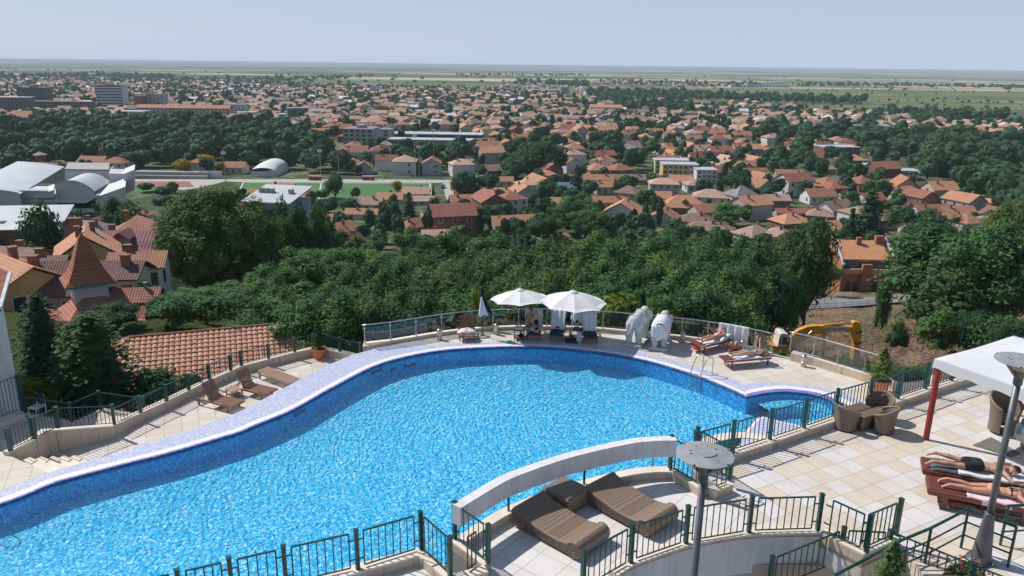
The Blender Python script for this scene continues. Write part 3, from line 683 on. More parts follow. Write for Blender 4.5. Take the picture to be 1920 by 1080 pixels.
# left side
def lz(p, z): return G(p[0], p[1], z)
zl = ZL+.37
rail([PY(20,845,Ct.y+.1), PY(65,823,Ct.y*.5+Bp.y*.5+.1), PY(110,802,Bp.y+.25)], .72, 'green iron railing above the steps at the left edge', topcont=True, pw=.11)
rail([PY(110,802,Bp.y+.25), lz((212,798),zl+.1)+Vector((0,.1,0))], .72, 'green iron railing on the tall stone wall at the left', topcont=True, pw=.10, skip_end=(True,False))
rail([lz(p, zl)+Vector((0,.12,0)) for p in [(212,799),(261,776),(310,754),(352,733),(391,713),(431,696),(451,687),(502,674),(551,661),(586,653)]], .62, 'long green iron railing behind the left wooden sun loungers', topcont=True, pw=.10, skip_end=(True,False))
rail([lz(p, zl)+Vector((0,.12,0)) for p in [(606,653),(636,660.5),(675,670)]], .62, 'green iron railing behind the small potted conifer', topcont=True, pw=.10)
zw = -1.15
rail([lz(p, zw) for p in [(44,776),(135,791),(189,768)]], .74, 'green iron railing of the lower walkway at the left', topcont=True, pw=.10)
rail([lz(p, zw) for p in [(189,768),(272,780),(330,745),(372,735)]], .74, 'green iron railing running behind the lower walkway', topcont=True, pw=.10, skip_end=(True,False))
rail([lz(p, -1.0) for p in [(-70,815),(45,770)]], 1.45, 'tall green iron fence panel in front of the white building', topcont=True, pw=.13, low=.12)
b = MB(); b.prism([lz((-80,822),-1.0).xy, lz((47,776),-1.0).xy, lz((42,768),-1.0).xy, lz((-80,800),-1.0).xy], -2.2, -1.0); tag(b.build('stone_curb', STONEL), 'pale stone curb under the tall green fence panel at the left edge', 'curb')
b = MB(); pp = [lz(p, zw) for p in [(44,777),(137,793),(189,769),(272,782)]]
b.strip(pp, [p-Vector((0,0,1.2)) for p in pp]); b.strip(pp, [p+Vector((.0,.2,0)) for p in pp]); tag(b.build('stone_curb', STONEL), 'beige stone curb of the lower walkway', 'curb')
# curved glass railing
gm, nt, bs = newmat('tinted_glass'); nt.nodes.remove(bs)
tp = nd(nt, 'BsdfTransparent'); tp.inputs[0].default_value = (.55,.60,.60,1); gl = nd(nt, 'BsdfGlossy'); gl.inputs['Roughness'].default_value = .015; gl.inputs['Color'].default_value = (.9,.95,1,1)
lw = nd(nt, 'Fresnel'); lw.inputs[0].default_value = 1.9
ms = nd(nt, 'MixShader'); L(nt, lw.outputs[0], ms.inputs[0]); L(nt, tp.outputs[0], ms.inputs[1]); L(nt, gl.outputs[0], ms.inputs[2]); L(nt, ms.outputs[0], nt.nodes['Material Output'].inputs[0])
def glassrail(P, label, h=.86, ext=(0,0)):
    rt = root('glass_railing', P[0], label, 'railing', wc=True)
    top = [p+Vector((0,0,h)) for p in P]
    d0 = (top[0]-top[1]).normalized(); d1 = (top[-1]-top[-2]).normalized()
    line = smooth_pts([top[0]+d0*(.12+ext[0])]+top[1:-1]+[top[-1]+d1*(.1+ext[1])], 3)
    MB().tube(line, .032, 8).build('handrail', STEEL, rt, smooth=True)
    for p in P:
        b = MB(); b.box(p.x-.025,p.y-.02,p.z,p.x+.025,p.y+.02,p.z+h-.02)
        for z in (.14, h-.16):
            for s_ in (-1,1): b.box(p.x+s_*.03-.035,p.y-.035,p.z+z-.025,p.x+s_*.03+.035,p.y-.02,p.z+z+.025)
        b.build('post', STEELB, rt)
    for p, q in zip(P, P[1:]):
        d = (q-p).normalized(); a, c = p+d*.06, q-d*.06
        a0, c0 = a+Vector((0,0,.07)), c+Vector((0,0,.07)); a1, c1 = a+Vector((0,0,h-.10)), c+Vector((0,0,h-.10))
        MB().add([a0,c0,c1,a1], [(0,1,2,3)]).build('glass_panel', gm, rt)
    return rt
glassrail([Vector((p.x,p.y+.1,.14)) for p in GR], 'curved railing of tinted glass panels with steel handrail around the far pool deck')
glassrail([Vector((p.x,p.y+.16,.36)) for p in GR2[:-1]], 'straight glass railing with steel handrail on the planter curb at the right', ext=(0,1.6))

# ------------------------------------------------------------ street lamps
def lamp(top, zb, label, cone=None):
    rt = root('lamp_post', (top.x, top.y, zb), label, 'lamp'); H_ = top.z-zb
    CAPM = M('lamp_cap_grey', (.33,.34,.36), .55, .2, .15, 6, .1); POLE = M('lamp_pole_grey', (.14,.145,.155), .45, .5, .2, 4)
    b = MB(); b.lathe((0,0,H_), [(.0,.045),(.16,.042),(.20,.035),(.425,.0),(.425,-.012),(.0,-.015)], 40)
    cp = b.build('disc_cap', CAPM, rt, smooth=False)
    b = MB()
    for t in (.5,1.2,2.0,2.9,3.3): b.bar((.19*math.cos(t),.19*math.sin(t),H_+.037), (.24*math.cos(t),.24*math.sin(t),H_+.032), .012, .006)
    pts = [(.17*math.cos(t*.2),.17*math.sin(t*.2)*1.0,H_+.046) for t in range(22,31)]; b.tube(pts, .005, 5)
    for t in (.3,2.2,4.1,5.4): b.bar((.40*math.cos(t),.40*math.sin(t),H_+.008), (.42*math.cos(t),.42*math.sin(t),H_+.003), .03, .012)
    b.build('slot_marks', DARK, cp)
    b = MB(); b.lathe((0,0,H_), [(.0,-.03),(.27,-.03),(.235,-.10),(.12,-.20),(.0,-.2)], 28); b.build('reflector', M('brass_reflector', (.42,.33,.17), .35, .6, .2, 5), rt, smooth=True)
    b = MB(); b.lathe((0,0,H_), [(.0,-.20),(.14,-.18),(.085,-.30),(.075,-.32),(.075,-.44),(.055,-.46),(.0,-.46)], 24)
    for k in range(3):
        t = k*2*math.pi/3-.9
        b.bar((.32*math.cos(t),.32*math.sin(t),H_-.01), (.09*math.cos(t),.09*math.sin(t),H_-.28), .07, .018)
    b.build('holder', POLE, rt)
    b = MB(); b.lathe((0,0,0), [(.058,0),(.056,H_-.4)], 20); b.build('pole', POLE, rt, smooth=True)
    if cone:
        b = MB(); b.lathe((0,0,0), [(.25,0),(.24,.03),(.20,.05),(.17,.1),(.085,cone-.03),(.09,cone),(.055,cone+.01)], 28); b.build('base_cone', POLE, rt, smooth=True)
        b = MB()
        for k in range(4):
            t = k*math.pi/2+.5; b.lathe((.225*math.cos(t),.225*math.sin(t),.03), [(.02,0),(.02,.05),(0,.055)], 8)
        b.build('bolts', STEEL, rt)
    return rt
tA = PD(1322,852,11.5); lamp(tA, -3.4, 'grey lamp post with flat disc cap standing in front of the wicker daybeds')
bB = G(1838,1050,ZT); tB = PY(1915,676,bB.y); lamp(Vector((bB.x,bB.y,tB.z)), ZT, 'grey lamp post with conical base at the right, in front of the white tent', cone=1.0)

# ------------------------------------------------------------ wicker daybeds
def sprofile(L_, hh, hm, roll):
    """side outline of the daybed: raised head, dip, scroll foot"""
    top = []
    for i in range(25):
        t = i/24; x = t*L_
        z = hm+(hh-hm)*max(0, 1-t/.62)**1.5+roll*.34*max(0, (t-.72)/.28)**2
        top.append((x, z))
    return top
def daybed(p_head, p_foot, width, label):
    d = p_foot-p_head; Ln = Vector((d.x,d.y,0)).length
    rt = root('daybed', (p_head.x,p_head.y,p_head.z), label, 'daybed', 'wicker daybeds on the white tiled terrace', rz=math.atan2(d.y,d.x))
    top = sprofile(Ln, .42, .25, .34); w = width/2
    pr = [(0.04,.05)]+[(-.02,.2),(-.03,.34),(.02,.41),(.08,.44)]+top[2:]
    cx_, cz_, rr = Ln-.02, .20, .185
    for k in range(10):
        t = R(75-k*25); pr.append((cx_+rr*math.cos(t), cz_+rr*math.sin(t)))
    pr += [(Ln*.8,.05)]
    b = MB(); n = len(pr)
    b.add([(x,-w,z) for x,z in pr]+[(x,w,z) for x,z in pr], [tuple(range(n)), tuple(range(2*n-1,n-1,-1))]+[(i,n+i,n+(i+1)%n,(i+1)%n) for i in range(n)])
    o = b.build('frame', WICKER, rt); bevel(o, .03, 3)
    b = MB()
    for s_ in (-1,1):
        for kk, rr2 in enumerate((.15,.10,.05)):
            b.tube([(cx_+rr2*math.cos(t*.4), s_*(w+.005), cz_+rr2*math.sin(t*.4)) for t in range(17)], .012, 5)
    b.build('scroll_end', WICKERD, rt)
    b = MB()
    for k in range(1, 46):
        x = Ln*.97*k/46
        z = [q for q in top if q[0] <= x+1e-6][-1][1]; t = x/Ln; z = .25+.17*max(0,1-t/.62)**1.5+.11*max(0,(t-.72)/.28)**2
        for s_ in (-1,1): b.bar((x, s_*(w+.006), .07), (x, s_*(w+.006), z-.03), .016, .012)
    b.build('side_weave', WICKERD, rt)
    return rt
daybed(G(988,968,ZT), G(1104,1030,ZT), .92, 'left brown wicker daybed with scroll foot behind the curved railing')
daybed(G(1120,929,ZT), G(1234,990,ZT), .92, 'right brown wicker daybed with scroll foot, nearer the lamp post')
sa = dirang(G(1050,960,ZT), G(1097,944,ZT))
rt = root('side_table', G(1059,946,ZT), 'cube-like brown wicker side table between the two daybeds', 'side table', rz=dirang(G(988,968,ZT), G(1104,1030,ZT)))
b = MB(); b.box(-.36,-.36,.04,.36,.36,.40); o = b.build('body', WICKER, rt); bevel(o, .03, 3)
b = MB(); b.box(-.33,-.33,.401,.33,.33,.412); b.build('top_panel', WICKERD, rt)

# ------------------------------------------------------------ wicker armchairs, table, mat
def armchair():
    rt = root('armchair', (0,0,0), None, 'armchair', 'brown wicker armchairs on the tiled terrace')
    def shell(u, v, off=0.0):
        a = R(-118+236*u)                      # around the back, open to +x... front is +x
        hgt = .44+.36*math.cos(a/2)**2 if abs(a) < math.pi else .44
        back = (1+math.cos(a))/2               # 1 at the back
        top = .52+.28*back**1.3
        z = .05+(top-.05)*v
        r_ = (.30+.075*v+.05*(v**3))-off
        flare = .04*(1-v)**2
        return (-math.cos(a)*(r_+flare)+.02, math.sin(a)*(r_+flare)*1.05, z)
    b = MB(); b.grid(lambda u,v: shell(u,v), 28, 10); b.grid(lambda u,v: shell(1-u,v,.05), 28, 10)
    n1, n2 = [shell(u/28,1) for u in range(29)], [shell(u/28,1,.05) for u in range(29)]
    b.strip([Vector(p) for p in n1], [Vector(p) for p in n2])
    for u in (0,1): b.strip([Vector(shell(u,v/10)) for v in range(11)], [Vector(shell(u,v/10,.05)) for v in range(11)])
    b.build('back_shell', WICKERD, rt, smooth=True)
    b = MB(); b.tube([((lambda a_, c_: ((a_[0]+c_[0])/2, (a_[1]+c_[1])/2, a_[2]+.012))(n1[i], n2[i])) for i in range(29)], .04, 8); b.build('rolled_rim', WICKER, rt, smooth=True)
    b = MB(); b.lathe((.02,0,0), [(.0,.36),(.27,.36),(.285,.34),(.285,.30),(.0,.30)], 24, sxy=(1,1.02)); b.build('seat', WICKER, rt)
    b = MB(); b.grid(lambda u,v: (.24+.05*(1-v)+.03*math.cos((u-.5)*3), (u-.5)*.52, .05+.27*v), 8, 4); b.build('front_apron', WICKERD, rt)
    return rt
ch0 = armchair()
def setch(o, p, rz, label): o.scale = (.79,.79,.84); o.location = p; o.rotation_euler = (0,0,rz); o['label'] = label
tc = G(1613,797,ZT)
pa = G(1583,803,ZT); setch(ch0, pa, dirang(pa, tc), 'brown wicker armchair left of the square wicker table, seen from behind')
pb = G(1655,808,ZT); dup(ch0, pb, dirang(pb, tc)-.1, 'brown wicker armchair right of the square wicker table, nearest the red tent leg')
pc = G(1645,786,ZT); dup(ch0, pc, dirang(pc, tc)+.2, 'brown wicker armchair beyond the square wicker table, beside the railing')
pd_ = G(1877,809,ZT); dup(ch0, pd_, R(-70), 'high-backed light wicker armchair under the tent behind the right lamp post', scale=(.95,.95,1.2))
pe = G(1936,842,ZT); dup(ch0, pe, R(-80), 'wicker armchair cut off by the right edge with a white and teal towel on it')
rt = root('wicker_table', tc, 'square brown wicker table between three wicker armchairs', 'table', rz=R(28))
b = MB(); b.box(-.28,-.28,.02,.28,.28,.40); bevel(b.build('base', WICKERD, rt), .02)
b = MB(); b.box(-.34,-.34,.40,.34,.34,.44); bevel(b.build('table_top', WICKER, rt), .015)
mp = [G(*p, ZT) for p in ((1824,835.5),(1858,820.6),(1913,851),(1897,858))]
b = MB(); b.plate([p+Vector((0,0,.006)) for p in mp], (0,0,.014)); tag(b.build('door_mat', M('grey_mat', (.17,.155,.14), .95, 0, .2, 12, .4)), 'dark grey rubber mat on the tiles below the right wicker armchair', 'mat')

# ------------------------------------------------------------ white tent on red legs
w1 = G(1736,824,ZT); w2 = G(1876,772,ZT); e1_ = (w2-w1); tl = e1_.length; e1_.normalize(); e2_ = Vector((e1_.y,-e1_.x,0))
TS = 3.6
rt = root('tent', w1, 'white canopy tent on dark red square legs at the right edge', 'tent', wc=True)
REDP = M('dark_red_paint', (.27,.025,.022), .45, 0, .15, 5)
hl = 1.98
lt = PY(1757,676,w1.y).z-ZT
cor = [w1, w1+e1_*tl, w1+e1_*tl+e2_*TS, w1+e2_*TS]
for c in cor: MB().bar(c, c+Vector((0,0,lt)), .10).build('leg', REDP, rt)
ct_ = sum(cor, Vector())/4
def canopy(u, v):
    p = lerp(lerp(cor[0], cor[1], u), lerp(cor[3], cor[2], u), v)
    p = p+(p-ct_)*.05
    r_ = max(abs(u-.5), abs(v-.5))*2
    h = lt+.02+(1-r_)*.70-.06*math.sin(math.pi*r_)
    sag = -.03*math.sin(math.pi*u)**2*(v<.01 or v>.99)-.03*math.sin(math.pi*v)**2*(u<.01 or u>.99)
    return Vector((p.x, p.y, ZT+h+sag+.008*math.sin(u*37+v*11)*math.sin(v*29)))
b = MB(); b.grid(canopy, 24, 24)
ed = [canopy(k/24,0) for k in range(25)]+[canopy(1,k/24) for k in range(1,25)]+[canopy(1-k/24,1) for k in range(1,25)]+[canopy(0,1-k/24) for k in range(1,25)]
low = [p+Vector(((p-ct_).x*.01, (p-ct_).y*.01, -.22-.02*math.sin(i*1.3))) for i, p in enumerate(ed)]
TCV = M('tent_canvas', (.60,.61,.64), .8, 0, .06, 1.2, .35, 4); v_ = MB(); v_.strip([p+Vector((0,0,.004)) for p in ed], low); q_ = v_.build('valance', TCV, rt); sm = q_.modifiers.new('s','SOLIDIFY'); sm.thickness = .008
o = b.build('canopy', TCV, rt, smooth=True); sm = o.modifiers.new('s','SOLIDIFY'); sm.thickness = .01

# ------------------------------------------------------------ wooden sun loungers
def lounger(p_head, p_foot, label, ang=0.0, W_=.66, zs=.30, fracb=.38, mat=None, grp='wooden sun loungers', L_=None, back=None, big=False):
    mat = mat or TEAK; d = p_foot-p_head; Ln = L_ or Vector((d.x,d.y,0)).length
    rt = root('sun_lounger', (p_head.x,p_head.y,p_head.z), label, 'sun lounger', grp, rz=math.atan2(d.y,d.x))
    w = W_/2; hb = Ln*fracb; x0 = hb
    b = MB()
    for s_ in (-1,1): b.box(0.02 if not ang else .05, s_*w-.022, zs-.07, Ln, s_*w+.022, zs-.005)
    for x in (.10, hb, Ln*.72, Ln-.03): b.box(x, -w, zs-.06, x+.04, w, zs-.025)
    b.build('frame', mat, rt)
    b = MB(); k = 11
    for i in range(k):
        y0 = -w+.03+(W_-.06)*i/k; b.box(x0, y0, zs, Ln+.01, y0+(W_-.06)/k-.012, zs+.018)
    b.build('seat_slats', mat, rt)
    b = MB(); ca, sa_ = math.cos(ang), math.sin(ang)
    for i in range(k):
        y0 = -w+.03+(W_-.06)*i/k; y1 = y0+(W_-.06)/k-.012
        P_ = []
        for x in (0, hb-.02):
            for z in (0,.02): P_.append((x0-.02-x*ca-z*sa_*0, z+x*sa_))
        b.add([(P_[0][0],y0,zs+P_[0][1]),(P_[2][0],y0,zs+P_[2][1]),(P_[2][0],y1,zs+P_[2][1]),(P_[0][0],y1,zs+P_[0][1]),(P_[1][0],y0,zs+P_[1][1]),(P_[3][0],y0,zs+P_[3][1]),(P_[3][0],y1,zs+P_[3][1]),(P_[1][0],y1,zs+P_[1][1])],
              [(0,1,2,3),(7,6,5,4),(0,4,5,1),(1,5,6,2),(2,6,7,3),(3,7,4,0)])
    for t in (.08, .93):
        xx = x0-.02-(hb*t)*ca; zz = zs+hb*t*sa_; b.bar((xx,-w+.02,zz-.012),(xx,w-.02,zz-.012), .05, .025)
    b.build('backrest', mat, rt)
    for x in (.16, Ln-.28):
        for s_ in (-1,1): MB().bar((x,s_*(w-.03),0),(x,s_*(w-.03),zs-.06), .055).build('leg', mat, rt)
    if ang > .3:
        b = MB(); xx = x0-.02-(hb*.6)*ca; zz = zs+hb*.6*sa_
        for s_ in (-1,1): b.bar((xx,s_*(w-.06),zz-.02),(xx-.15,s_*(w-.06),zs-.04), .03)
        b.build('back_prop', mat, rt)
    rt['lz'] = zs; return rt
g1 = 'wooden sun loungers on the left lower deck'
l1 = lounger(G(399,723,ZL)+Vector((0,0,0)), G(447,758,ZL), 'leftmost empty dark wooden sun lounger with raised back on the lower deck', R(64), grp=g1, mat=TEAK, L_=1.95)
def relounge(o, junction, foot, Ln=1.95, frac=.38):
    d = foot-junction; a = math.atan2(d.y,d.x); u = Vector((math.cos(a),math.sin(a),0)); o.rotation_euler.z = a; o.location = foot-u*Ln
relounge(l1, G(404,746,ZL+.3), G(447,757,ZL+.3)); l1.location.z = ZL
l2 = lounger(G(463,703,ZL), G(510,735,ZL), 'middle empty wooden sun lounger with raised back beside the small wooden table', R(66), grp=g1, mat=TEAK, L_=1.95)
relounge(l2, G(468,724,ZL+.3), G(510,734,ZL+.3)); l2.location.z = ZL
l3 = lounger(G(493,693,ZL+.3), G(553,715,ZL+.3), 'flat wooden sun lounger with lowered back nearest the potted conifer', R(3), grp=g1, mat=TEAKL)
l3.location.z = ZL
def sidetable(p, label, rz=.3, s=.5, h=.42, mat=None, shelf=True):
    rt = root('side_table', p, label, 'side table', 'small wooden side tables', rz=rz); mat = mat or TEAK
    b = MB(); k = 6
    for i in range(k): b.box(-s/2, -s/2+s*i/k, h-.03, s/2, -s/2+s*(i+1)/k-.012, h)
    b.build('table_top', mat, rt)
    for a in (-1,1):
        for c in (-1,1): MB().bar((a*(s/2-.03),c*(s/2-.03),0),(a*(s/2-.03),c*(s/2-.03),h-.03), .04).build('leg', mat, rt)
    if shelf: MB().box(-s/2+.03,-s/2+.03,.12,s/2-.03,s/2-.03,.14).build('shelf', mat, rt)
    return rt
sidetable(G(440,744,ZL), 'small slatted wooden side table between the two raised loungers on the left deck', rz=R(-40), h=.36, mat=TEAKL)

def cloth(name, fn, nu, nv, mat, label, cat, grp=None, th=.012):
    b = MB(); b.grid(fn, nu, nv); o = b.build(name, mat, smooth=True)
    m = o.modifiers.new('s','SOLIDIFY'); m.thickness = th
    return tag(o, label, cat, grp)
def onlounger(rt, x, y, z):
    a = rt.rotation_euler.z; c, s = math.cos(a), math.sin(a)
    return Vector((rt.location.x+x*c-y*s, rt.location.y+x*s+y*c, rt.location.z+z))
g2_ = 'wooden sun loungers facing the pool under the umbrellas'
def facing(px, py, dx=0, ang=R(64), label='', Ln=1.75, W_=.62):
    ft = G(px, py, 0); hd = ft+Vector((dx, Ln, 0)); return lounger(hd, ft, label, ang, W_=W_, grp=g2_, fracb=.52, mat=TEAKR, zs=.32)
fA = facing(1000.5,641,.05, label='wooden sun lounger under the left open umbrella with two people sitting on it')
fB = facing(1042,643,.25, label='wooden sun lounger between the two open umbrellas with a white towel on its back')
fC = facing(1107,647,.05, label='wooden sun lounger right of the umbrella pole with a thick white towel hung on it')
def cushion(rt, label, Ln=1.75, frac=.52, ang=R(64), w=.28, mat=NAVY):
    hb = Ln*frac; x0 = hb
    def fn(u, v):
        x = u*(Ln-hb+.02)+hb if True else 0
        return onlounger(rt, x, (v-.5)*2*w, .345+.05*min(1, 8*min(v,1-v), 12*(1-u)+.2))
    b = MB(); b.grid(fn, 14, 8)
    e_ = MB()
    o = b.build('seat_cushion', mat, smooth=True); m = o.modifiers.new('s','SOLIDIFY'); m.thickness = .05
    return tag(o, label, 'cushion', 'navy cushions on the poolside loungers')
cushion(fA, 'navy cushion under the seated couple'); cushion(fB, 'navy cushion on the lounger with the red cloth'); cushion(fC, 'navy cushion on the lounger right of the umbrella pole')
def backtowel(rt, label, wid=.66, ang=R(64), Ln=1.75, frac=.52, fall=.32, seed=0.0):
    hb = Ln*frac; ca, sa_ = math.cos(ang), math.sin(ang)
    def fn(u, v):
        y = (u-.5)*wid*(1+.04*math.sin(7*v+seed)); t = v*(hb+fall+.25)-.1
        if t < hb: x = hb-.02-t*ca; z = .36+t*sa_
        else: x = hb-.02-hb*ca-.03-.02*math.sin(5*u+seed); z = .36+hb*sa_-(t-hb)
        if t < 0: x = hb-.02-t; z = .40
        f = .012*math.sin(u*19+seed)+.010*math.sin(u*9+v*13+seed*2)
        return onlounger(rt, x+f+.05*(t<hb), y, z+f+.02)
    return cloth('towel', fn, 18, 24, TOWEL, label, 'towel', 'white towels on the poolside loungers')
backtowel(fA, 'white towel on the lounger back behind the seated couple', wid=.80, seed=1.0)
backtowel(fB, 'white towel hung on the lounger back above the red cloth', seed=2.2)
backtowel(fC, 'thick white towel hung on the lounger back nearest the elephant statues', wid=.64, seed=4.0)
rc = onlounger(fB, .85, 0, .42)
b = MB(); b.lathe((rc.x,rc.y,rc.z), [(0,.07),(.10,.06),(.17,.02),(.18,0),(0,0)], 14, sxy=(1.1,.6)); tag(b.build('folded_cloth', REDCLOTH, smooth=True), 'red folded cloth on the lounger between the open umbrellas', 'cloth')
sidetable(G(973,636,0), 'small wooden side table with bottles left of the seated couple', rz=0, s=.5, h=.5, mat=TEAKR)
sidetable(G(1079,636,0), 'small wooden side table behind the white umbrella pole', rz=0, s=.5, h=.5, mat=TEAKR)
def blob(name, p, sx_, sy_, sz_, mat, label, cat, seed=1, n=14, grp=None):
    r_ = random.Random(seed); b = MB()
    def fn(u, v):
        t = 2*math.pi*u; ph = math.pi*(v*.5)
        k = 1+.13*math.sin(3*t+seed)+.1*math.sin(5*t+7*v+seed)
        return (p.x+sx_*k*math.cos(t)*math.cos(ph), p.y+sy_*k*math.sin(t)*math.cos(ph), p.z+sz_*math.sin(ph)*(1+.15*math.sin(4*t+seed)))
    b.grid(fn, n*2, 7); return tag(b.build(name, mat, smooth=True), label, cat, grp)
tb_ = G(973,636,0)+Vector((0,0,.5))
blob('plate_with_napkins', tb_, .2, .16, .07, TOWEL, 'white plate and napkins on the left poolside table', 'plate', 3)
for k, (dx, dy, hh) in enumerate(((-.13,.12,.2),(-.05,.16,.16))):
    b = MB(); b.lathe((tb_.x+dx,tb_.y+dy,tb_.z), [(.028,0),(.028,hh*.6),(.012,hh*.8),(.012,hh),(0,hh)], 10); tag(b.build('bottle', M('bottle_glass', (.05,.14,.08), .1)), ['taller green bottle','shorter green bottle'][k]+' on the left poolside table', 'bottle')
blob('handbag', G(975,636,0)+Vector((.05,0,.14)), .14, .10, .14, BLACK, 'black bag on the shelf of the left poolside table', 'bag', 5)
blob('bag', G(1085,640,0), .13, .18, .42, TOWEL, 'white and grey bag on the deck behind the white umbrella pole', 'bag', 8)
blob('blue_towel', G(1079,636,0)+Vector((.05,0,.5)), .2, .14, .1, M('blue_towel', (.03,.08,.45), .9), 'blue towel bundle on the table behind the white umbrella pole', 'towel', 2)
blob('float_toy', G(951,643,0)+Vector((0,0,.01)), .17, .09, .07, M('turquoise_plastic', (.0,.42,.45), .4), 'turquoise swimming toy on the lavender pool rim', 'toy', 6)
# lounger with towel at the left end of the glass rail
fD = lounger(G(871,640,0)+Vector((0,1.3,0)), G(876,642,0), 'reddish wooden sun lounger with raised back left of the closed umbrella', R(62), W_=.72, grp=g2_, fracb=.5, mat=TEAKR, zs=.3)
blob('towel', onlounger(fD, .95, 0, .33), .40, .30, .16, TOWEL, 'crumpled white towel on the lounger left of the closed umbrella', 'towel', 9, 20)
# ------------------------------------------------------------ umbrellas
def umbrella(base, top, rad, label, nseg=8, tilt=(0,0), polemat=None, drop=.55, concave=.0, lab='open white parasols'):
    rt = root('umbrella', base, label, 'umbrella', lab); h = (top-base).length
    pm = polemat or DARK; v = top-base
    MB().tube([(0,0,0), (v.x*.98,v.y*.98,v.z*.98)], .025, 10).build('pole', pm, rt)
    c = Vector(v)
    tx, ty = tilt
    def pt(t, r_, k=1.0):
        a = 2*math.pi*t/nseg
        x = r_*math.cos(a); y = r_*math.sin(a)
        z = -drop*(r_/rad)**1.35
        return (c.x+x, c.y+y, c.z-.06+z+x*tx+y*ty)
    b = MB()
    for s_ in range(nseg):
        sub = 4; rs = [.16*rad, .45*rad, .75*rad, rad]
        def fn(u, v_):
            t = s_+u; r_ = lerp(.10*rad, rad, v_)
            a0, a1 = 2*math.pi*s_/nseg, 2*math.pi*(s_+1)/nseg
            p = Vector(pt(s_, r_))*(1-u)+Vector(pt(s_+1, r_))*u
            p.z -= .05*math.sin(math.pi*u)*v_*1.0*(1 if v_ < .99 else .2)-(.05*math.sin(math.pi*u) if v_ > .99 else 0)
            return p
        b.grid(fn, 4, 6)
    o = b.build('canopy', CANVAS, rt); m = o.modifiers.new('s','SOLIDIFY'); m.thickness = .006
    b = MB(); b.lathe((c.x,c.y,c.z), [(.24,-.13),(.20,-.05),(.10,.0),(.04,.02),(.02,.07),(0,.08)], 16); b.build('top_cap', CANVAS, rt, smooth=True)
    b = MB()
    for s_ in range(nseg):
        b.bar(Vector(pt(s_, .05))-Vector((0,0,.02)), Vector(pt(s_, rad*.98))-Vector((0,0,.02)), .02)
    b.build('ribs', DARK, rt)
    b = MB(); b.box(-.28,-.28,0,.28,.28,.06); b.lathe((0,0,.06), [(.05,0),(.05,.25),(.03,.26)], 12); b.build('base', CONC if polemat is None else NAVY, rt)
    return rt
ub1 = G(976,631,0); umbrella(ub1, PY(975,541.5,ub1.y), 1.36, 'left open white umbrella with dark pole, tilted, above the seated couple', tilt=(.04,-.06), drop=.42)
ub2 = G(1071,640,0); umbrella(ub2, PY(1075,545,ub2.y), 1.52, 'right open white umbrella with pale pole beside the elephant statues', polemat=M('pale_pole', (.62,.62,.60), .4, .3), drop=.50, tilt=(-.02,.0))
def closed(base, ztop, z0, label, mat, polem, rad=.17, dark=False, sx_=1.0):
    rt = root('closed_umbrella', base, label, 'umbrella', 'closed parasols'); 
    MB().tube([(0,0,0),(0,0,ztop)], .024, 8).build('pole', polem, rt)
    def fn(u, v):
        t = 2*math.pi*u; z = lerp(ztop, z0, v); r_ = (.05+rad*min(1, v*1.15)**1.2)*(1+.22*math.sin(5*t))
        return (r_*math.cos(t)*sx_, r_*math.sin(t), z-(.08*math.sin(5*t+1) if v > .98 else 0))
    b = MB(); b.grid(fn, 40, 10); b.build('folded_canopy', mat, rt, smooth=True)
    MB().lathe((0,0,0), [(.28,0),(.28,.05),(.06,.07),(.05,.25),(0,.25)], 20, sxy=(1.2,1)).build('base', CONC, rt)
    return rt
cb = G(904.5,631,0); cz = PY(905,539,cb.y).z; cz0 = PY(905,590,cb.y).z
cu_ = closed(cb, cz, cz-.75, 'closed umbrella with a black cover and a white cloth hanging at its lower left', BLACK, DARK, .08)
b = MB(); b.tube([(.03,0,cz-.5),(.16,0,cz-.9),(.44,0,cz0+.02)], [.10,.12,.05], 8); b.build('black_cover', BLACK, cu_)
b = MB(); b.grid(lambda u,v: (lerp(-.04,lerp(-.16,.26,u),v)+.02*math.sin(u*14)*v, -.12-.04*math.sin(u*9), lerp(cz-.42,cz0+.0-.06*math.sin(u*7),v)), 10, 8); o = b.build('white_cloth', TOWEL, cu_, smooth=True); m = o.modifiers.new('s','SOLIDIFY'); m.thickness = .03
cb = G(1084,630,0)+Vector((0,.3,0)); closed(cb, PY(1082,560,cb.y).z, .70, 'closed white umbrella hanging behind the white umbrella pole', TOWEL, STEELB, .24)
# ------------------------------------------------------------ bollard lights
def bollard(p, label):
    rt = root('bollard_light', p, label, 'bollard', 'bollard lights around the far pool deck')
    MB().lathe((0,0,0), [(.11,0),(.11,.20),(.10,.21),(0,.21)], 16).build('base', STEELB, rt)
    MB().lathe((0,0,0), [(.095,.21),(.095,.40),(0,.40)], 16).build('diffuser', M('frosted_lamp', (.62,.58,.48), .4), rt)
    MB().lathe((0,0,0), [(.12,.40),(.12,.43),(.10,.48),(.05,.52),(0,.53)], 16).build('cap', STEEL, rt, smooth=True)
    return rt
bo = bollard(G(824,637,0), 'steel bollard light by the glass railing left of the reddish lounger')
for p, l in (((930,627),'steel bollard light between the closed umbrella and the bottle table'), ((1279,642),'steel bollard light right of the cloth-covered elephant'), ((1391,659),'steel bollard light between the two sunbathing women'), ((1506,687),'steel bollard light in front of the planter curb at the right')):
    dup(bo, G(*p), label=l)
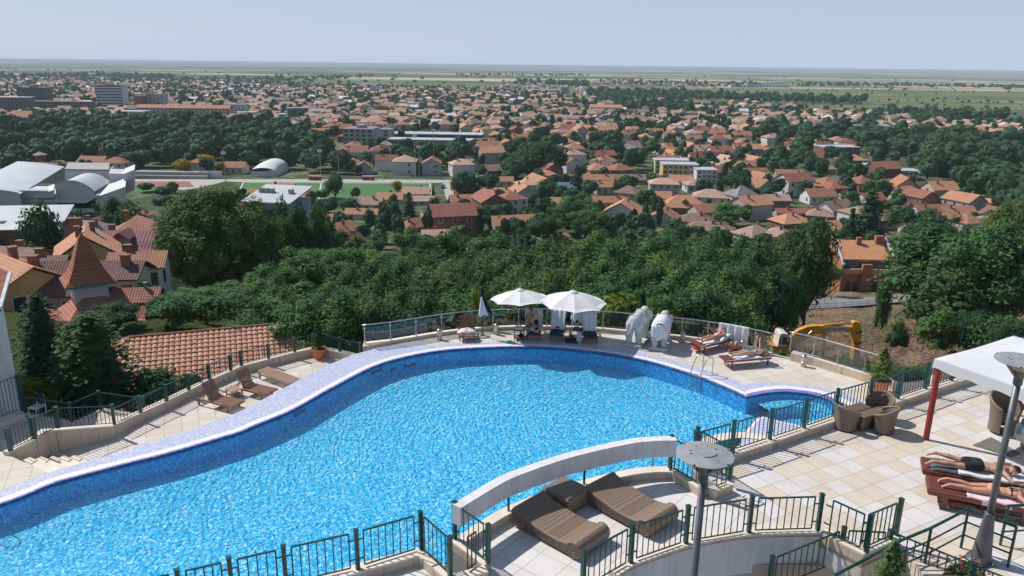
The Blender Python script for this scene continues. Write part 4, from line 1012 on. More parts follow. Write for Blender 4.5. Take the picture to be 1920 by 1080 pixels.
# ------------------------------------------------------------ pool ladder
def ladder(p0, p1, label, inw):
    """p0,p1: deck feet of the two rails; inw: unit vector towards the water"""
    rt = root('pool_ladder', p0, label, 'ladder', wc=True); rr_ = []
    for p in (p0, p1):
        pts = [p]+[p+Vector((0,0,.35)), p+Vector((0,0,.62)), p+inw*.06+Vector((0,0,.74)), p+inw*.18+Vector((0,0,.79)), p+inw*.32+Vector((0,0,.74)), p+inw*.45+Vector((0,0,.55)), p+inw*.62+Vector((0,0,.1)), p+inw*.66+Vector((0,0,-.55))]
        MB().tube(smooth_pts(pts, 3), .024, 8).build('rail', STEEL, rt, smooth=True); rr_.append(p+inw*.64)
    for z in (-.02,-.22,-.42): MB().bar(rr_[0]+Vector((0,0,z)), rr_[1]+Vector((0,0,z)), .09, .025).build('step', STEELB, rt)
    return rt
f0, f1 = G(1317,695,0), G(1335,702,0); nn = (f1-f0); nn = Vector((nn.y,-nn.x,0)).normalized()
if nn.y > 0: nn = -nn
ladder(f0, f1, 'curved steel pool ladder at the far right pool edge', (nn+Vector((-.25,0,0))).normalized())
f0 = G(-18,944,0); ladder(f0, f0+Vector((-.5,-.15,0)), 'steel pool ladder cut off by the left edge', Vector((.35,-.93,0)))
# pool inlets and lights on the wall
NI = M('inlet_grille', (.01,.08,.16), .4); LT = M('underwater_light', (.02,.42,.55), .3)
def onwall(i, t=.5):
    p, q = I_w[i], I_w[i+1]; d = (q-p).normalized(); c = lerp(p, q, t); return c, d, Vector((d.y,-d.x,0))
def nearest(px, py):
    g = G(px, py, 0); return min(range(len(I_w)-1), key=lambda i: (I_w[i]-g).length)
for (px, py, w_, lab) in ((555,765,.62,'left long dark skimmer opening in the pool wall'), (700,690,.62,'right long dark skimmer opening in the pool wall')):
    c, d, nrm = onwall(nearest(px,py)); b = MB(); z = -.20
    b.plate([c-d*w_/2+Vector((0,0,z-.13)), c+d*w_/2+Vector((0,0,z-.13)), c+d*w_/2+Vector((0,0,z+.02)), c-d*w_/2+Vector((0,0,z+.02))], nrm*.02); tag(b.build('skimmer', NI), lab, 'skimmer', 'pool skimmers')
for k, px in enumerate((735,752,770)):
    c, d, nrm = onwall(nearest(px, [676,672,667][k])); b = MB(); z = -.42; w_ = .27
    b.plate([c-d*w_/2+Vector((0,0,z-.06)), c+d*w_/2+Vector((0,0,z-.06)), c+d*w_/2+Vector((0,0,z+.06)), c-d*w_/2+Vector((0,0,z+.06))], nrm*.02); tag(b.build('inlet', NI), ['left','middle','right'][k]+' of three small dark inlets in a row in the pool wall', 'inlet', 'small pool inlets')
for k, (px, py, l) in enumerate(((112,905,'nearest the left edge'),(345,842,'below the stone steps'),(520,785,'near the left skimmer'),(625,725,'between the two skimmers'),(733,676,'above the three small inlets'),(880,653,'below the closed umbrella'),(1125,660,'below the right umbrella'),(1200,674,'below the elephants'),(1330,714,'beside the pool ladder'))):
    c, d, nrm = onwall(nearest(px,py)); b = MB(); c = c+nrm*.02
    b.tube([c+Vector((0,0,-.22)), c+nrm*.02+Vector((0,0,-.22))], .10, 14); tag(b.build('pool_light', LT), 'round turquoise underwater light in the pool wall '+l, 'pool light', 'underwater pool lights')
fo = G(1224,868,0); rt = root('fountain', (fo.x,fo.y,-.6), 'small round metal fountain head standing in the pool near the white beam', 'fountain')
MB().lathe((0,0,0), [(.04,0),(.04,.9),(0,.9)], 10).build('stem', STEELB, rt); MB().lathe((0,0,.9), [(.17,0),(.17,.05),(.08,.07),(0,.07)], 20).build('head', M('pebbled_metal', (.42,.40,.38), .6, .3, .5, 30), rt)
# ------------------------------------------------------------ bodies as one continuous surface
def addsphere(b, c, r, rot=None, n=16, k=10):
    c = Vector(c); r = Vector(r) if not isinstance(r, (int,float)) else Vector((r,r,r)); M_ = rot or Matrix.Identity(3)
    vs = [c+M_@Vector((0,0,-r.z))]
    for i in range(1, k):
        ph = -math.pi/2+math.pi*i/k
        for j in range(n):
            t = 2*math.pi*j/n; vs.append(c+M_@Vector((r.x*math.cos(ph)*math.cos(t), r.y*math.cos(ph)*math.sin(t), r.z*math.sin(ph))))
    vs.append(c+M_@Vector((0,0,r.z))); fs = []
    for j in range(n): fs.append((0, 1+(j+1)%n, 1+j))
    for i in range(k-2):
        for j in range(n): fs.append((1+i*n+j, 1+i*n+(j+1)%n, 1+(i+1)*n+(j+1)%n, 1+(i+1)*n+j))
    l = len(vs)-1
    for j in range(n): fs.append((l, 1+(k-2)*n+j, 1+(k-2)*n+(j+1)%n))
    b.add(vs, fs)
def caps(b, *seq, n=14):
    """seq of (point, radius): a tapered limb with round ends"""
    pts = [Vector(p) for p, r in seq]; rs = [r for p, r in seq]
    P_, R_ = [], []
    d0 = (pts[0]-pts[1]).normalized(); d1 = (pts[-1]-pts[-2]).normalized()
    for a in (.95,.75,.4): P_.append(pts[0]+d0*rs[0]*a); R_.append(rs[0]*math.sqrt(1-a*a))
    for i in range(len(pts)-1):
        for k in range(3): P_.append(lerp(pts[i], pts[i+1], k/3)); R_.append(rs[i]+(rs[i+1]-rs[i])*k/3)
    P_.append(pts[-1]); R_.append(rs[-1])
    for a in (.4,.75,.95): P_.append(pts[-1]+d1*rs[-1]*a); R_.append(rs[-1]*math.sqrt(1-a*a))
    b.tube(P_, R_, n)
def fuse(b, name, mat, parent, voxel, smooth=3):
    o = b.build(name, mat, parent)
    m = o.modifiers.new('remesh','REMESH'); m.mode = 'VOXEL'; m.voxel_size = voxel; m.use_smooth_shade = True
    s = o.modifiers.new('smooth','SMOOTH'); s.factor = .5; s.iterations = smooth
    return o
def hand(b, w, d, nrm, thumb, s=1.0, curl=.35):
    """wrist point, pointing direction, back-of-hand normal, thumb side direction"""
    w = Vector(w); d = Vector(d).normalized(); nrm = Vector(nrm).normalized(); t = Vector(thumb).normalized()
    Rm = Matrix((d, t, nrm)).transposed()
    addsphere(b, w+d*.048*s, (.055*s,.040*s,.017*s), Rm)
    for k, (off, ln) in enumerate(((.030,.070),(.010,.080),(-.011,.074),(-.030,.058))):
        a = w+d*.085*s+t*off*s; p1 = a+(d+t*off*1.5-nrm*curl*.3).normalized()*ln*.45*s; p2 = p1+(d-nrm*curl).normalized()*ln*.32*s; p3 = p2+(d-nrm*curl*2).normalized()*ln*.25*s
        caps(b, (a,.0095*s),(p1,.0090*s),(p2,.0082*s),(p3,.0070*s), n=8)
    a = w+d*.025*s+t*.030*s; p1 = a+(t*.8+d*.6).normalized()*.035*s; p2 = p1+(d*.9+t*.3-nrm*.2).normalized()*.030*s
    caps(b, (a,.014*s),(p1,.011*s),(p2,.009*s), n=8)
def foot_prone(b, ankle, side, s=1.0):
    """sole upwards, toes pointing back (-x)"""
    a = Vector(ankle)
    caps(b, (a+Vector((.02,0,.01)),.036*s),(a+Vector((-.05,0,-.005)),.036*s),(a+Vector((-.13,side*.01,-.045)),.030*s),(a+Vector((-.17,side*.015,-.075)),.024*s))
    for k in range(5):
        o = (k-2)*.015*s*side; caps(b, (a+Vector((-.165,o,-.078)),.012*s),(a+Vector((-.20+.008*abs(k-1),o*1.2,-.092)),(.012 if k == 0 else .009)*s), n=8)
def prone(name, loc, rz, label, s, skin, hair, sex, arms, legs, voxel=.0085):
    rt = root('person', loc, label, 'person', rz=rz); b = MB()
    f = sex == 'f'
    hipw = .095 if not f else .10; sh = .185 if not f else .155; th = .078 if not f else .076
    for sd in (-1,1):
        (ax, ay, az), (kx, ky, kz) = legs[sd]
        foot_prone(b, (ax,ay,az), sd)
        caps(b, ((ax,ay,az),.036),(((ax*.75+kx*.25),(ay*.75+ky*.25),az*.9+.01),.044),(((ax*.45+kx*.55),(ay*.45+ky*.55),(az+kz)/2+.012),.060 if not f else .054),((kx,ky,kz),.052),((kx+.14,ky*.8+sd*hipw*.2,kz+.01),.066),((kx+.28,sd*hipw,.095),th),((1.02,sd*hipw,.105),th+.005))
        addsphere(b, (1.00,sd*.085,.125), (.12,.095,.085))
        (ex, ey, ez), (hx, hy, hz), hd_ = arms[sd]
        caps(b, ((1.47,sd*sh,.12),.055),(((1.47+ex)/2,(sd*sh+ey)/2,(.12+ez)/2+.01),.046),((ex,ey,ez),.037),(((ex+hx)/2,(ey+hy)/2,(ez+hz)/2),.036),((hx,hy,hz),.024))
        hand(b, (hx,hy,hz), hd_, (0,0,1), (0,-sd,0), curl=.25)
        addsphere(b, (1.40,sd*.095,.135), (.13,.085,.06)); 
    addsphere(b, (1.03,0,.105), (.14,.165 if f else .155,.085))
    caps(b, ((1.02,-.06,.105),.09),((1.02,.06,.105),.09)); 
    addsphere(b, (1.20,0,.10), (.18,.125 if f else .145,.085)); addsphere(b, (1.36,0,.11), (.20,.155 if f else .18,.09))
    caps(b, ((1.47,-sh*.8,.125),.062),((1.49,0,.13),.07),((1.47,sh*.8,.125),.062))
    caps(b, ((1.48,0,.14),.062),((1.60,0,.135),.052))
    hc = Vector((1.70,0,.13)); addsphere(b, hc, (.115,.092,.085)); addsphere(b, hc+Vector((-.04,-.03,-.02)), (.07,.07,.06)); addsphere(b, hc+Vector((-.01,-.105,-.02)), (.022,.018,.014))
    addsphere(b, hc+Vector((-.02,.01,.09)), (.03,.012,.018))
    for k in (-1,): addsphere(b, hc+Vector((.015,-.088,-.02)), (.014,.01,.012))
    fuse(b, 'body', skin, rt, voxel).scale = (s,s,s)
    h = MB(); addsphere(h, hc+Vector((.022,.012,.012)), (.112,.098,.094))
    if f: addsphere(h, hc+Vector((.03,.06,.03)), (.09,.07,.06)); addsphere(h, hc+Vector((-.05,.07,.0)), (.09,.05,.05))
    fuse(h, 'hair', hair, rt, .01).scale = (s,s,s)
    return rt, b
zb = ZT+.40
def bed_at(near, far, label, Ln=2.05):
    a = G(1736,915,zb); c = G(1920,951,zb); ang = math.atan2((c-a).y,(c-a).x)
    mid = (G(*near, zb)+G(*far, zb))/2; W_ = max(.62, abs((G(*far, zb)-G(*near, zb)).length))
    rt = root('sun_lounger', (mid.x,mid.y,ZT), label, 'sun lounger', 'dark red wooden loungers on the terrace', rz=ang); w = min(W_, .70)/2
    b = MB()
    for s_ in (-1,1): b.box(.0,s_*w-.03,.28,Ln,s_*w+.03,.385)
    b.box(-.02,-w,.30,.03,w,.385); b.box(Ln-.03,-w,.30,Ln,w,.385); b.box(.3,-w+.03,.16,.9,w-.03,.18)
    b.build('frame', TEAKR, rt)
    b = MB(); k = 9
    for i in range(k): y0 = -w+.03+(2*w-.06)*i/k; b.box(.03,y0,.375,Ln-.03,y0+(2*w-.06)/k-.012,.40)
    b.build('slats', TEAKR, rt)
    for x in (.28, Ln-.35):
        for s_ in (-1,1): MB().box(x,s_*(w-.04)-.04,0,x+.10,s_*(w-.04)+.04,.28).build('leg', TEAKR, rt)
    b = MB()
    for s_ in (-1,1): b.box(.2,s_*(w-.05)-.02,.10,Ln-.2,s_*(w-.05)+.02,.15)
    for q in range(4): b.box(.50,-w+.08+q*.035,.115,1.0,-w+.095+q*.035,.13)
    b.build('lower_shelf', TEAKR, rt)
    return rt, ang
bd1, bang = bed_at((1728,878), (1732,857), 'dark red wooden sun lounger under the man lying on his front')
bd2, bang = bed_at((1736,915), (1743,892), 'dark red sun lounger under the prone woman by the handrail')
def bl(rt, x, y, z): return onlounger(rt, x, y, z)
cs1 = M('grey_cushion', (.10,.115,.13), .95, 0, .15, 12, .2)
b = MB(); b.grid(lambda u,v: bl(bd1, .14+u*1.86, (v-.5)*.60, .415+.045*min(1, 14*min(v,1-v), 14*min(u,1-u)+.1)), 30, 10)
o = b.build('cushion', cs1, smooth=True); mm = o.modifiers.new('s','SOLIDIFY'); mm.thickness = .05; tag(o, 'dark grey cushion under the man lying on his front', 'cushion')
def bedtowel(rt, x0, x1, hw, z, lab, mat, sd=0.0, hang=.10):
    def fn(u, v):
        y = (v-.5)*2*(hw+hang); x = lerp(x0, x1, u); zz = z+.006*math.sin(11*u+sd)+.005*math.sin(29*v+9*u+sd)
        if y < -hw: zz -= (-hw-y)*1.0; y = -hw-.012-.012*math.sin(21*u+sd)
        if y > hw: zz -= (y-hw); y = hw+.012
        return bl(rt, x, y, zz)
    return cloth('towel', fn, 44, 26, mat, lab, 'towel', 'towels on the terrace loungers', .008)
bedtowel(bd1, .66, 2.08, .30, .475, 'white towel under the man lying on his front', TOWEL, 1.0, .06)
bedtowel(bd2, .70, 2.10, .32, .415, 'pinkish white towel under the woman lying on her front', PINKTOWEL, 3.0, .12)
sm_ = 1.0
prone('man', bl(bd1, .02, .02, .475), bang, 'man in black swim shorts lying on his front with arms around his head', sm_, SKIND, HAIRD, 'm',
      {-1: ((1.62,-.44,.05),(1.86,-.30,.03),(1,.35,0)), 1: ((1.70,.40,.06),(1.90,.16,.05),(.6,-1,0))}, {-1: ((.20,-.20,.085),(.60,-.15,.075)), 1: ((.26,.26,.085),(.64,.17,.075))})
pm = [c for c in bpy.data.objects if c.get('label','').startswith('man in black')][0]
b = MB(); addsphere(b, (1.02,0,.108), (.155,.185,.105))
for sd in (-1,1): caps(b, ((.80,sd*.115,.10),.092),((.90,sd*.11,.108),.098),((1.04,sd*.085,.115),.105))
addsphere(b, (1.00,-.088,.132), (.125,.10,.09)); addsphere(b, (1.00,.088,.132), (.125,.10,.09))
fuse(b, 'swim_shorts', BLACK, pm, .011, 2)
pw, _ = prone('woman', bl(bd2, .24, -.03, .415), bang+R(1.0), 'blond woman in a black bikini lying on her front with arms folded under her head', .94, SKINR, HAIRB, 'f',
      {-1: ((1.62,-.36,.05),(1.80,-.14,.03),(.5,1,0)), 1: ((1.62,.36,.05),(1.82,.16,.03),(.5,-1,0))}, {-1: ((.20,-.10,.085),(.58,-.105,.07)), 1: ((.14,.10,.11),(.56,.085,.07))})
b = MB(); addsphere(b, (1.045,0,.112), (.085,.178,.10)); fuse(b, 'bikini_bottom', BLACK, pw, .010, 1).scale = (.94,)*3
b = MB()
def band(x, r1, r2, z0, w_=.028):
    pts = [(x, r1*math.cos(t), z0+r2*math.sin(t)) for t in [math.pi*k/14 for k in range(15)]]; b.tube(pts, w_/2, 6)
band(1.325, .168, .100, .108, .034); b.tube([(1.325,.05,.205),(1.42,.04,.202),(1.56,.03,.185)], .008, 6); b.tube([(1.325,-.05,.205),(1.42,-.04,.202),(1.56,-.03,.185)], .008, 6)
addsphere(b, (1.325,0,.212), (.04,.028,.012)); b.build('bikini_top', BLACK, pw).scale = (.94,)*3

# ---- seated couple
def face(b, hc, fwd, s=1.0):
    f = Vector(fwd).normalized(); sd = Vector((-f.y,f.x,0)); up_ = Vector((0,0,1))
    addsphere(b, hc, (.088*s,.095*s,.115*s)); addsphere(b, Vector(hc)+f*.025-up_*.05, (.065*s,.065*s,.065*s)); addsphere(b, Vector(hc)+f*.10-up_*.015, (.016,.016,.026))
    for k in (-1,1): addsphere(b, Vector(hc)+sd*k*.088, (.014,.02,.03))
def seated(loc, label, hips, neck, head, arms, legs, skin, hair, f, voxel=.012, glasses=True, hands=True, recl=False):
    rt = root('person', loc, label, 'person'); b = MB(); hips, neck, head = Vector(hips), Vector(neck), Vector(head)
    ax = (neck-hips).normalized(); sd = Vector((1,0,0)); sw = .155 if f else .19
    if recl: sd = Vector((-ax.y,ax.x,0)).normalized()
    caps(b, (hips-sd*.07,.095),(hips+sd*.07,.095)); caps(b, (hips,.11),(lerp(hips,neck,.33),.10 if f else .115),(lerp(hips,neck,.68),.115 if f else .13),(lerp(hips,neck,.88),.09))
    for k in (-1,1): caps(b, (lerp(hips,neck,.62)+sd*k*.065,.085 if f else .095),(lerp(hips,neck,.86)+sd*k*sw*.8,.06))
    caps(b, (lerp(hips,neck,.85),.06),(neck+ax*.05,.048)); face(b, head, (0,-1,0) if not recl else (0,0,1))
    for k in (0,1):
        (e, h_, hd) = arms[k]; s_ = lerp(hips,neck,.87)+sd*(-1 if k == 0 else 1)*sw
        caps(b, (s_,.052),(lerp(s_,Vector(e),.5),.045),(e,.036),(lerp(Vector(e),Vector(h_),.5),.034),(h_,.024)); hand(b, h_, hd, (0,-.5,.8), (0,0,1) if not recl else (0,-1,0))
        kn, an, ft = [Vector(q) for q in legs[k]]; hp = hips+sd*(-.09 if k == 0 else .09)
        caps(b, (hp,.09),(lerp(hp,kn,.5),.075),(kn,.052),(lerp(kn,an,.4),.055),(an,.034)); caps(b, (an,.035),(lerp(an,ft,.6),.032),(ft,.022))
    fuse(b, 'body', skin, rt, voxel)
    h = MB(); addsphere(h, head+(Vector((0,.022,.025)) if not recl else ax*.04+Vector((0,0,-.02))), (.095,.098,.108))
    if f: addsphere(h, head+(Vector((.0,.03,.13)) if not recl else ax*.1), (.05,.05,.045))
    fuse(h, 'hair', hair, rt, .012)
    if glasses:
        g_ = MB()
        for k in (-1,1): addsphere(g_, head+Vector((k*.034,-.088,.012)), (.030,.012,.022))
        g_.bar(head+Vector((-.02,-.095,.015)), head+Vector((.02,-.095,.015)), .008); g_.build('sunglasses', BLACK, rt)
    return rt
o0 = fA.location.copy(); a0 = G(1000.5,641,0)
def A_(x, y, z): return (x, y, z)
mn = seated(a0, 'man with sunglasses sitting on the poolside lounger with his arm around the woman', (-.13,.88,.50), (-.12,1.02,1.02), (-.115,.99,1.18),
       [((-.36,.82,.72),(-.20,.55,.55),(1,-.3,0)), ((.26,1.02,.80),(.34,.72,.72),(0,-1,-.3))], [((-.38,.48,.52),(-.10,.30,.44),(.02,.18,.43)), ((.10,.42,.55),(-.16,.22,.46),(-.26,.10,.43))], SKIND, HAIRD, False)
b = MB(); caps(b, ((-.21,.88,.50),.105),((-.05,.88,.50),.105)); fuse(b, 'swim_shorts', BLACK, mn, .014, 1)
wn_ = seated(a0, 'blond woman with sunglasses in a black swimsuit sitting on the poolside lounger', (.11,.62,.50), (.12,.74,.96), (.11,.72,1.12),
       [((-.06,.55,.72),(.06,.45,.60),(1,0,-.2)), ((.34,.55,.78),(.15,.58,1.00),(-.6,0,1))], [((-.12,.30,.55),(.10,.12,.45),(.22,.08,.43)), ((.40,.32,.54),(.14,.22,.46),(.0,.12,.43))], SKIN, HAIRB, True)
b = MB(); hp_, nk_ = Vector((.11,.62,.50)), Vector((.12,.74,.96)); caps(b, (hp_-Vector((.07,0,0)),.102),(hp_+Vector((.07,0,0)),.102)); caps(b, (hp_,.118),(lerp(hp_,nk_,.33),.108),(lerp(hp_,nk_,.62),.122))
fuse(b, 'swimsuit', BLACK, wn_, .013, 1)

# ---- two sunbathing women and their loungers
g3 = 'wooden sun loungers near the pool ladder'
fE = lounger(G(1364,646,0), G(1302,661,0), 'wooden sun lounger with raised back under the woman in a blue and red bikini', R(24), W_=.66, grp=g3, mat=TEAKR, zs=.36)
fF = lounger(G(1438,680,0), G(1354,687,0), 'flat wooden sun lounger under the woman in the bright blue bikini', R(3), W_=.66, grp=g3, mat=TEAKR, zs=.36)
def ltowel(rt, lab, ang, frac=.38, wid=.62, mat=TOWEL):
    Ln = 2.0
    d_ = max(c.bound_box[6][0] for c in rt.children); hb = (d_)*frac
    def fn(u, v):
        x = u*d_*.8; y = (v-.5)*(wid+.12)
        z = .39+(max(0, hb-x))*math.tan(ang)+.006*math.sin(9*u+4*v)+.01*math.sin(23*u)
        if abs(y) > wid/2: z -= (abs(y)-wid/2)*2; y = math.copysign(wid/2+.01, y)
        return onlounger(rt, x, y, z+.015)
    cloth('towel', fn, 30, 14, mat, lab, 'towel', 'white towels on the loungers near the ladder', .03); return d_
dE = ltowel(fE, 'white towel on the lounger under the woman in the blue and red bikini', R(24)); dF = ltowel(fF, 'white towel on the lounger under the woman in the bright blue bikini', 0)
def supine(rt, d_, ang, label, skin, cols, armup, scale=.92):
    pr = root('person', rt.location+Vector((0,0,0)), label, 'person', rz=rt.rotation_euler.z)
    hb = d_*.38
    def q(x, y, z):      # x measured from the head end along the lounger, z above the towel
        return (x, y, .44+z+max(0, hb-x)*math.tan(ang))
    b = MB(); hx = hb+.10
    hips = Vector(q(hx,0,.08)); neck = Vector(q(hx-.50,0,.08)); head = Vector(q(hx-.66,0,.10))
    caps(b, (hips-Vector((0,.07,0)),.088),(hips+Vector((0,.07,0)),.088)); caps(b, (hips,.095),(Vector(q(hx-.16,0,.075)),.088),(Vector(q(hx-.34,0,.085)),.105),(Vector(q(hx-.44,0,.08)),.075))
    for k in (-1,1):
        caps(b, (Vector(q(hx-.34,k*.06,.09)),.08),(Vector(q(hx-.43,k*.14,.085)),.055)); addsphere(b, q(hx-.33,k*.065,.14), (.06,.055,.05))
        kz = .14 if k == 1 else .08
        caps(b, (hips+Vector((0,k*.085,0)),.082),(Vector(q(hx+.22,k*.12,(kz+.09)/2+.03)),.070),(Vector(q(hx+.42,k*.14,kz)),.050),(Vector(q(hx+.58,k*.13,(kz)*.6+.03)),.052),(Vector(q(hx+.82,k*.10,.05)),.034))
        caps(b, (Vector(q(hx+.82,k*.10,.05)),.036),(Vector(q(hx+.86,k*.11,.12)),.034),(Vector(q(hx+.90,k*.12,.20)),.024))
    caps(b, (Vector(q(hx-.44,0,.085)),.055),(Vector(q(hx-.56,0,.09)),.046)); addsphere(b, head, (.11,.085,.09)); addsphere(b, head+Vector((.02,0,.09)), (.026,.014,.016))
    s1, s2 = Vector(q(hx-.43,-.15,.085)), Vector(q(hx-.43,.15,.085))
    if armup:
        caps(b, (s1,.048),(s1+Vector((.02,-.05,.28)),.036),(s1+Vector((.02,-.03,.54)),.024)); hand(b, s1+Vector((.02,-.03,.54)), (0,.1,1), (1,0,0), (0,1,0), .95)
        caps(b, (s2,.048),(s2+Vector((.05,.02,.25)),.036),(s2+Vector((0,-.12,.50)),.024)); hand(b, s2+Vector((0,-.12,.50)), (0,-.1,1), (1,0,0), (0,-1,0), .95)
    else:
        caps(b, (s1,.048),(s1+Vector((-.05,-.24,.0)),.036),(s1+Vector((-.27,-.12,.10)),.024)); hand(b, s1+Vector((-.27,-.12,.10)), (-1,.5,0), (0,0,1), (0,1,0), .95)
        caps(b, (s2,.048),(s2+Vector((.22,.08,-.04)),.036),(s2+Vector((.44,.0,-.02)),.024)); hand(b, s2+Vector((.44,.0,-.02)), (1,-.2,0), (0,0,1), (0,-1,0), .95)
    fuse(b, 'body', skin, pr, .012)
    h = MB(); addsphere(h, head+Vector((-.04,0,-.01)), (.11,.098,.09)); fuse(h, 'hair', HAIRB if armup else HAIRD, pr, .012)
    c = MB(); caps(c, (hips-Vector((0,.065,0)),.094),(hips+Vector((0,.065,0)),.094)); fuse(c, 'bikini_bottom', cols[0], pr, .013, 1)
    c = MB()
    for k in (-1,1): addsphere(c, q(hx-.33,k*.065,.147), (.066,.06,.052))
    caps(c, (Vector(q(hx-.33,-.12,.10)),.02),(Vector(q(hx-.33,0,.15)),.02),(Vector(q(hx-.33,.12,.10)),.02)); fuse(c, 'bikini_top', cols[1], pr, .012, 1)
    if armup:
        m = MB(); pc_ = s1+Vector((.02,.05,.66)); m.box(pc_.x-.006,pc_.y-.04,pc_.z-.05,pc_.x+.006,pc_.y+.04,pc_.z+.09); m.build('phone_in_hand', M('red_phone', (.4,.02,.03), .3), pr)
    return pr
supine(fE, dE, R(24), 'woman in a blue bikini bottom and red top sunbathing on the lounger with raised back', SKINR, (M('royal_blue', (.03,.06,.35), .7), REDCLOTH), False)
supine(fF, dF, 0, 'woman in a bright blue bikini lying on her back and holding up a red phone', SKIN, (BLUEF, BLUEF), True)
b = MB(); b.lathe(tuple(onlounger(fF, .10, .0, .42)), [(.20,0),(.20,.015),(.10,.02),(.09,.10),(0,.11)], 18); tag(b.build('sun_hat', M('straw', (.48,.36,.22), .9, 0, .15, 30, .4), smooth=True), 'straw sun hat beside the head of the woman in bright blue', 'hat')
blob('red_towel', onlounger(fE, dE-.12, 0, .18), .16, .26, .12, REDCLOTH, 'red towel hanging below the foot end of the lounger with raised back', 'towel', 4)
sidetable(G(1375,661,0), 'small wooden side table with cups between the two sunbathing women', rz=.2, s=.5, h=.38, mat=TEAKR)
for k, (dx, dy) in enumerate(((-.12,.05),(.1,.1),(.02,-.1))):
    p = G(1375,661,0)+Vector((dx,dy,.38)); MBc = MB(); MBc.lathe(tuple(p), [(.03,0),(.04,.10),(0,.10)], 10); tag(MBc.build('cup', COPW), ['left','right','front'][k]+' white cup on the table between the sunbathing women', 'cup')
# towel over the glass railing
ta, tb2 = GR[13]+Vector((0,.1,.14+.895-.0)), GR[15]+Vector((0,.1,.14+.895))
p0_ = lerp(GR[14], GR[13], .55)+Vector((0,.1,1.035)); p1_ = lerp(GR[14], GR[15], .72)+Vector((0,.1,1.035)); pm_ = GR[14]+Vector((0,.1,1.035))
def rt_fn(u, v):
    k = (p0_-pm_).length/((p0_-pm_).length+(p1_-pm_).length)
    p = lerp(p0_, pm_, u/k) if u < k else lerp(pm_, p1_, (u-k)/(1-k)); d = (p1_-p0_).normalized(); n_ = Vector((d.y,-d.x,0))
    t = (v-.35)*1.35; w_ = .035*math.sin(u*24)+.02*math.sin(u*51+v*6)
    if t > 0: return p+n_*(.04+w_*min(1,t*3)+.02)+Vector((0,0,.03-t*.95))
    return p-n_*(.04-w_*.3)+Vector((0,0,.03+t*.95))
cloth('towel', rt_fn, 50, 22, TOWEL, 'large white towel hanging over the glass railing behind the sunbathing woman', 'towel')
# towel on the cut-off wicker chair
def tf(u, v):
    p = pe+Vector((-.36+.0*u, 0, 0)); t = v*1.0
    x = lerp(-.30, .25, u); base = Vector((pe.x-.34+.03*math.sin(u*17), pe.y+x*.6, ZT+.60))
    if t < .4: return base+Vector((.22*(1-t/.4), 0, .02+.01*math.sin(u*20)))
    return base+Vector((-.04-.02*math.sin(u*19), -.03*math.sin(u*13), -(t-.4)*.62))
o = cloth('towel', tf, 30, 16, TOWEL, 'white towel with a turquoise strap over the wicker armchair at the right edge', 'towel')
b = MB()
for k in (.35,.62): b.strip([Vector(tf(k,v/8))+Vector((-.03,-.02,.012)) for v in range(7)], [Vector(tf(k+.07,v/8))+Vector((-.03,-.02,.012)) for v in range(7)])
b.build('turquoise_strap', M('turquoise_cloth', (.0,.42,.40), .8), o)

# ------------------------------------------------------------ elephant statues
ESTO = M('elephant_stone', (.52,.54,.55), .8, 0, .22, 3.5, .5, 40)
def elephant(c, rz, label, s=1.0):
    rt = root('elephant_statue', c, label, 'statue', 'stone elephants by the pool', rz=rz)
    b = MB(); Z = .12
    addsphere(b, (-.05,0,1.06), (.74,.33,.36)); addsphere(b, (-.55,0,1.10), (.32,.33,.36)); addsphere(b, (.42,0,1.14), (.34,.31,.33)); addsphere(b, (-.1,0,1.28), (.5,.20,.18))
    for x, y, lean in ((-.60,.20,-.06),(-.64,-.20,.10),(.42,.20,.02),(.38,-.20,.04)):
        caps(b, ((x,y*.95,1.0),.21),((x+lean*.4,y,.68),.175),((x+lean,y*1.02,.34),.135),((x+lean*1.1,y*1.02,Z+.08),.15))
        addsphere(b, (x+lean*1.1,y*1.02,Z+.05), (.155,.145,.07))
    addsphere(b, (.82,0,1.20), (.25,.22,.27)); addsphere(b, (.92,0,1.06), (.18,.17,.18)); addsphere(b, (.84,.07,1.36), (.11,.09,.10)); addsphere(b, (.84,-.07,1.36), (.11,.09,.10))
    caps(b, ((.98,0,1.08),.14),((1.10,0,.82),.10),((1.08,0,.52),.075),((1.02,.02,.32),.055),((1.10,.03,.22),.045))
    for y in (-1,1):
        addsphere(b, (.66,y*.31,1.10), (.20,.045,.25), Matrix.Rotation(y*.45,3,'Z')); caps(b, ((.98,y*.13,.98),.04),((1.20,y*.17,.84),.03),((1.32,y*.16,.88),.015))
    caps(b, ((-.86,0,1.10),.05),((-.95,.05,.85),.042),((-.94,.16,.62),.04),((-.86,.26,.50),.045),((-.76,.33,.46),.035))
    fuse(b, 'body', ESTO, rt, .022, 3)
    b = MB()
    for y in (-1,1):
        b.tube([(-.30,y*(.335-.004*(k-5)**2),.80+.07*k) for k in range(1,8)], .012, 5)
    b.tube([(-.60,.345*math.sin(t),1.09+.37*math.cos(t)) for t in [(-1.7+3.4*k/16) for k in range(17)]], .014, 5); b.tube([(.30,.335*math.sin(t),1.12+.36*math.cos(t)) for t in [(-1.7+3.4*k/16) for k in range(17)]], .014, 5)
    b.build('harness_strap', ESTO, rt)
    b = MB(); b.box(-.86,-.42,0,.66,.42,.14); bevel(b.build('plinth', ESTO, rt), .015)
    rt.scale = (s,s,s); return rt
ea = G(1201,655,0); eb = G(1222,634,0); er = dirang(ea, eb); mid = (G(1169,647,0)+ea)/2; u_ = Vector((math.cos(er),math.sin(er),0))
elephant(mid+u_*.80, er, 'bare grey stone elephant statue seen from behind, tail curled, left of the cloth-covered one', 1.0)
ea = G(1251,659,0); eb = G(1259,640,0); er = dirang(ea, eb); mid = (G(1217,657,0)+ea)/2; u_ = Vector((math.cos(er),math.sin(er),0))
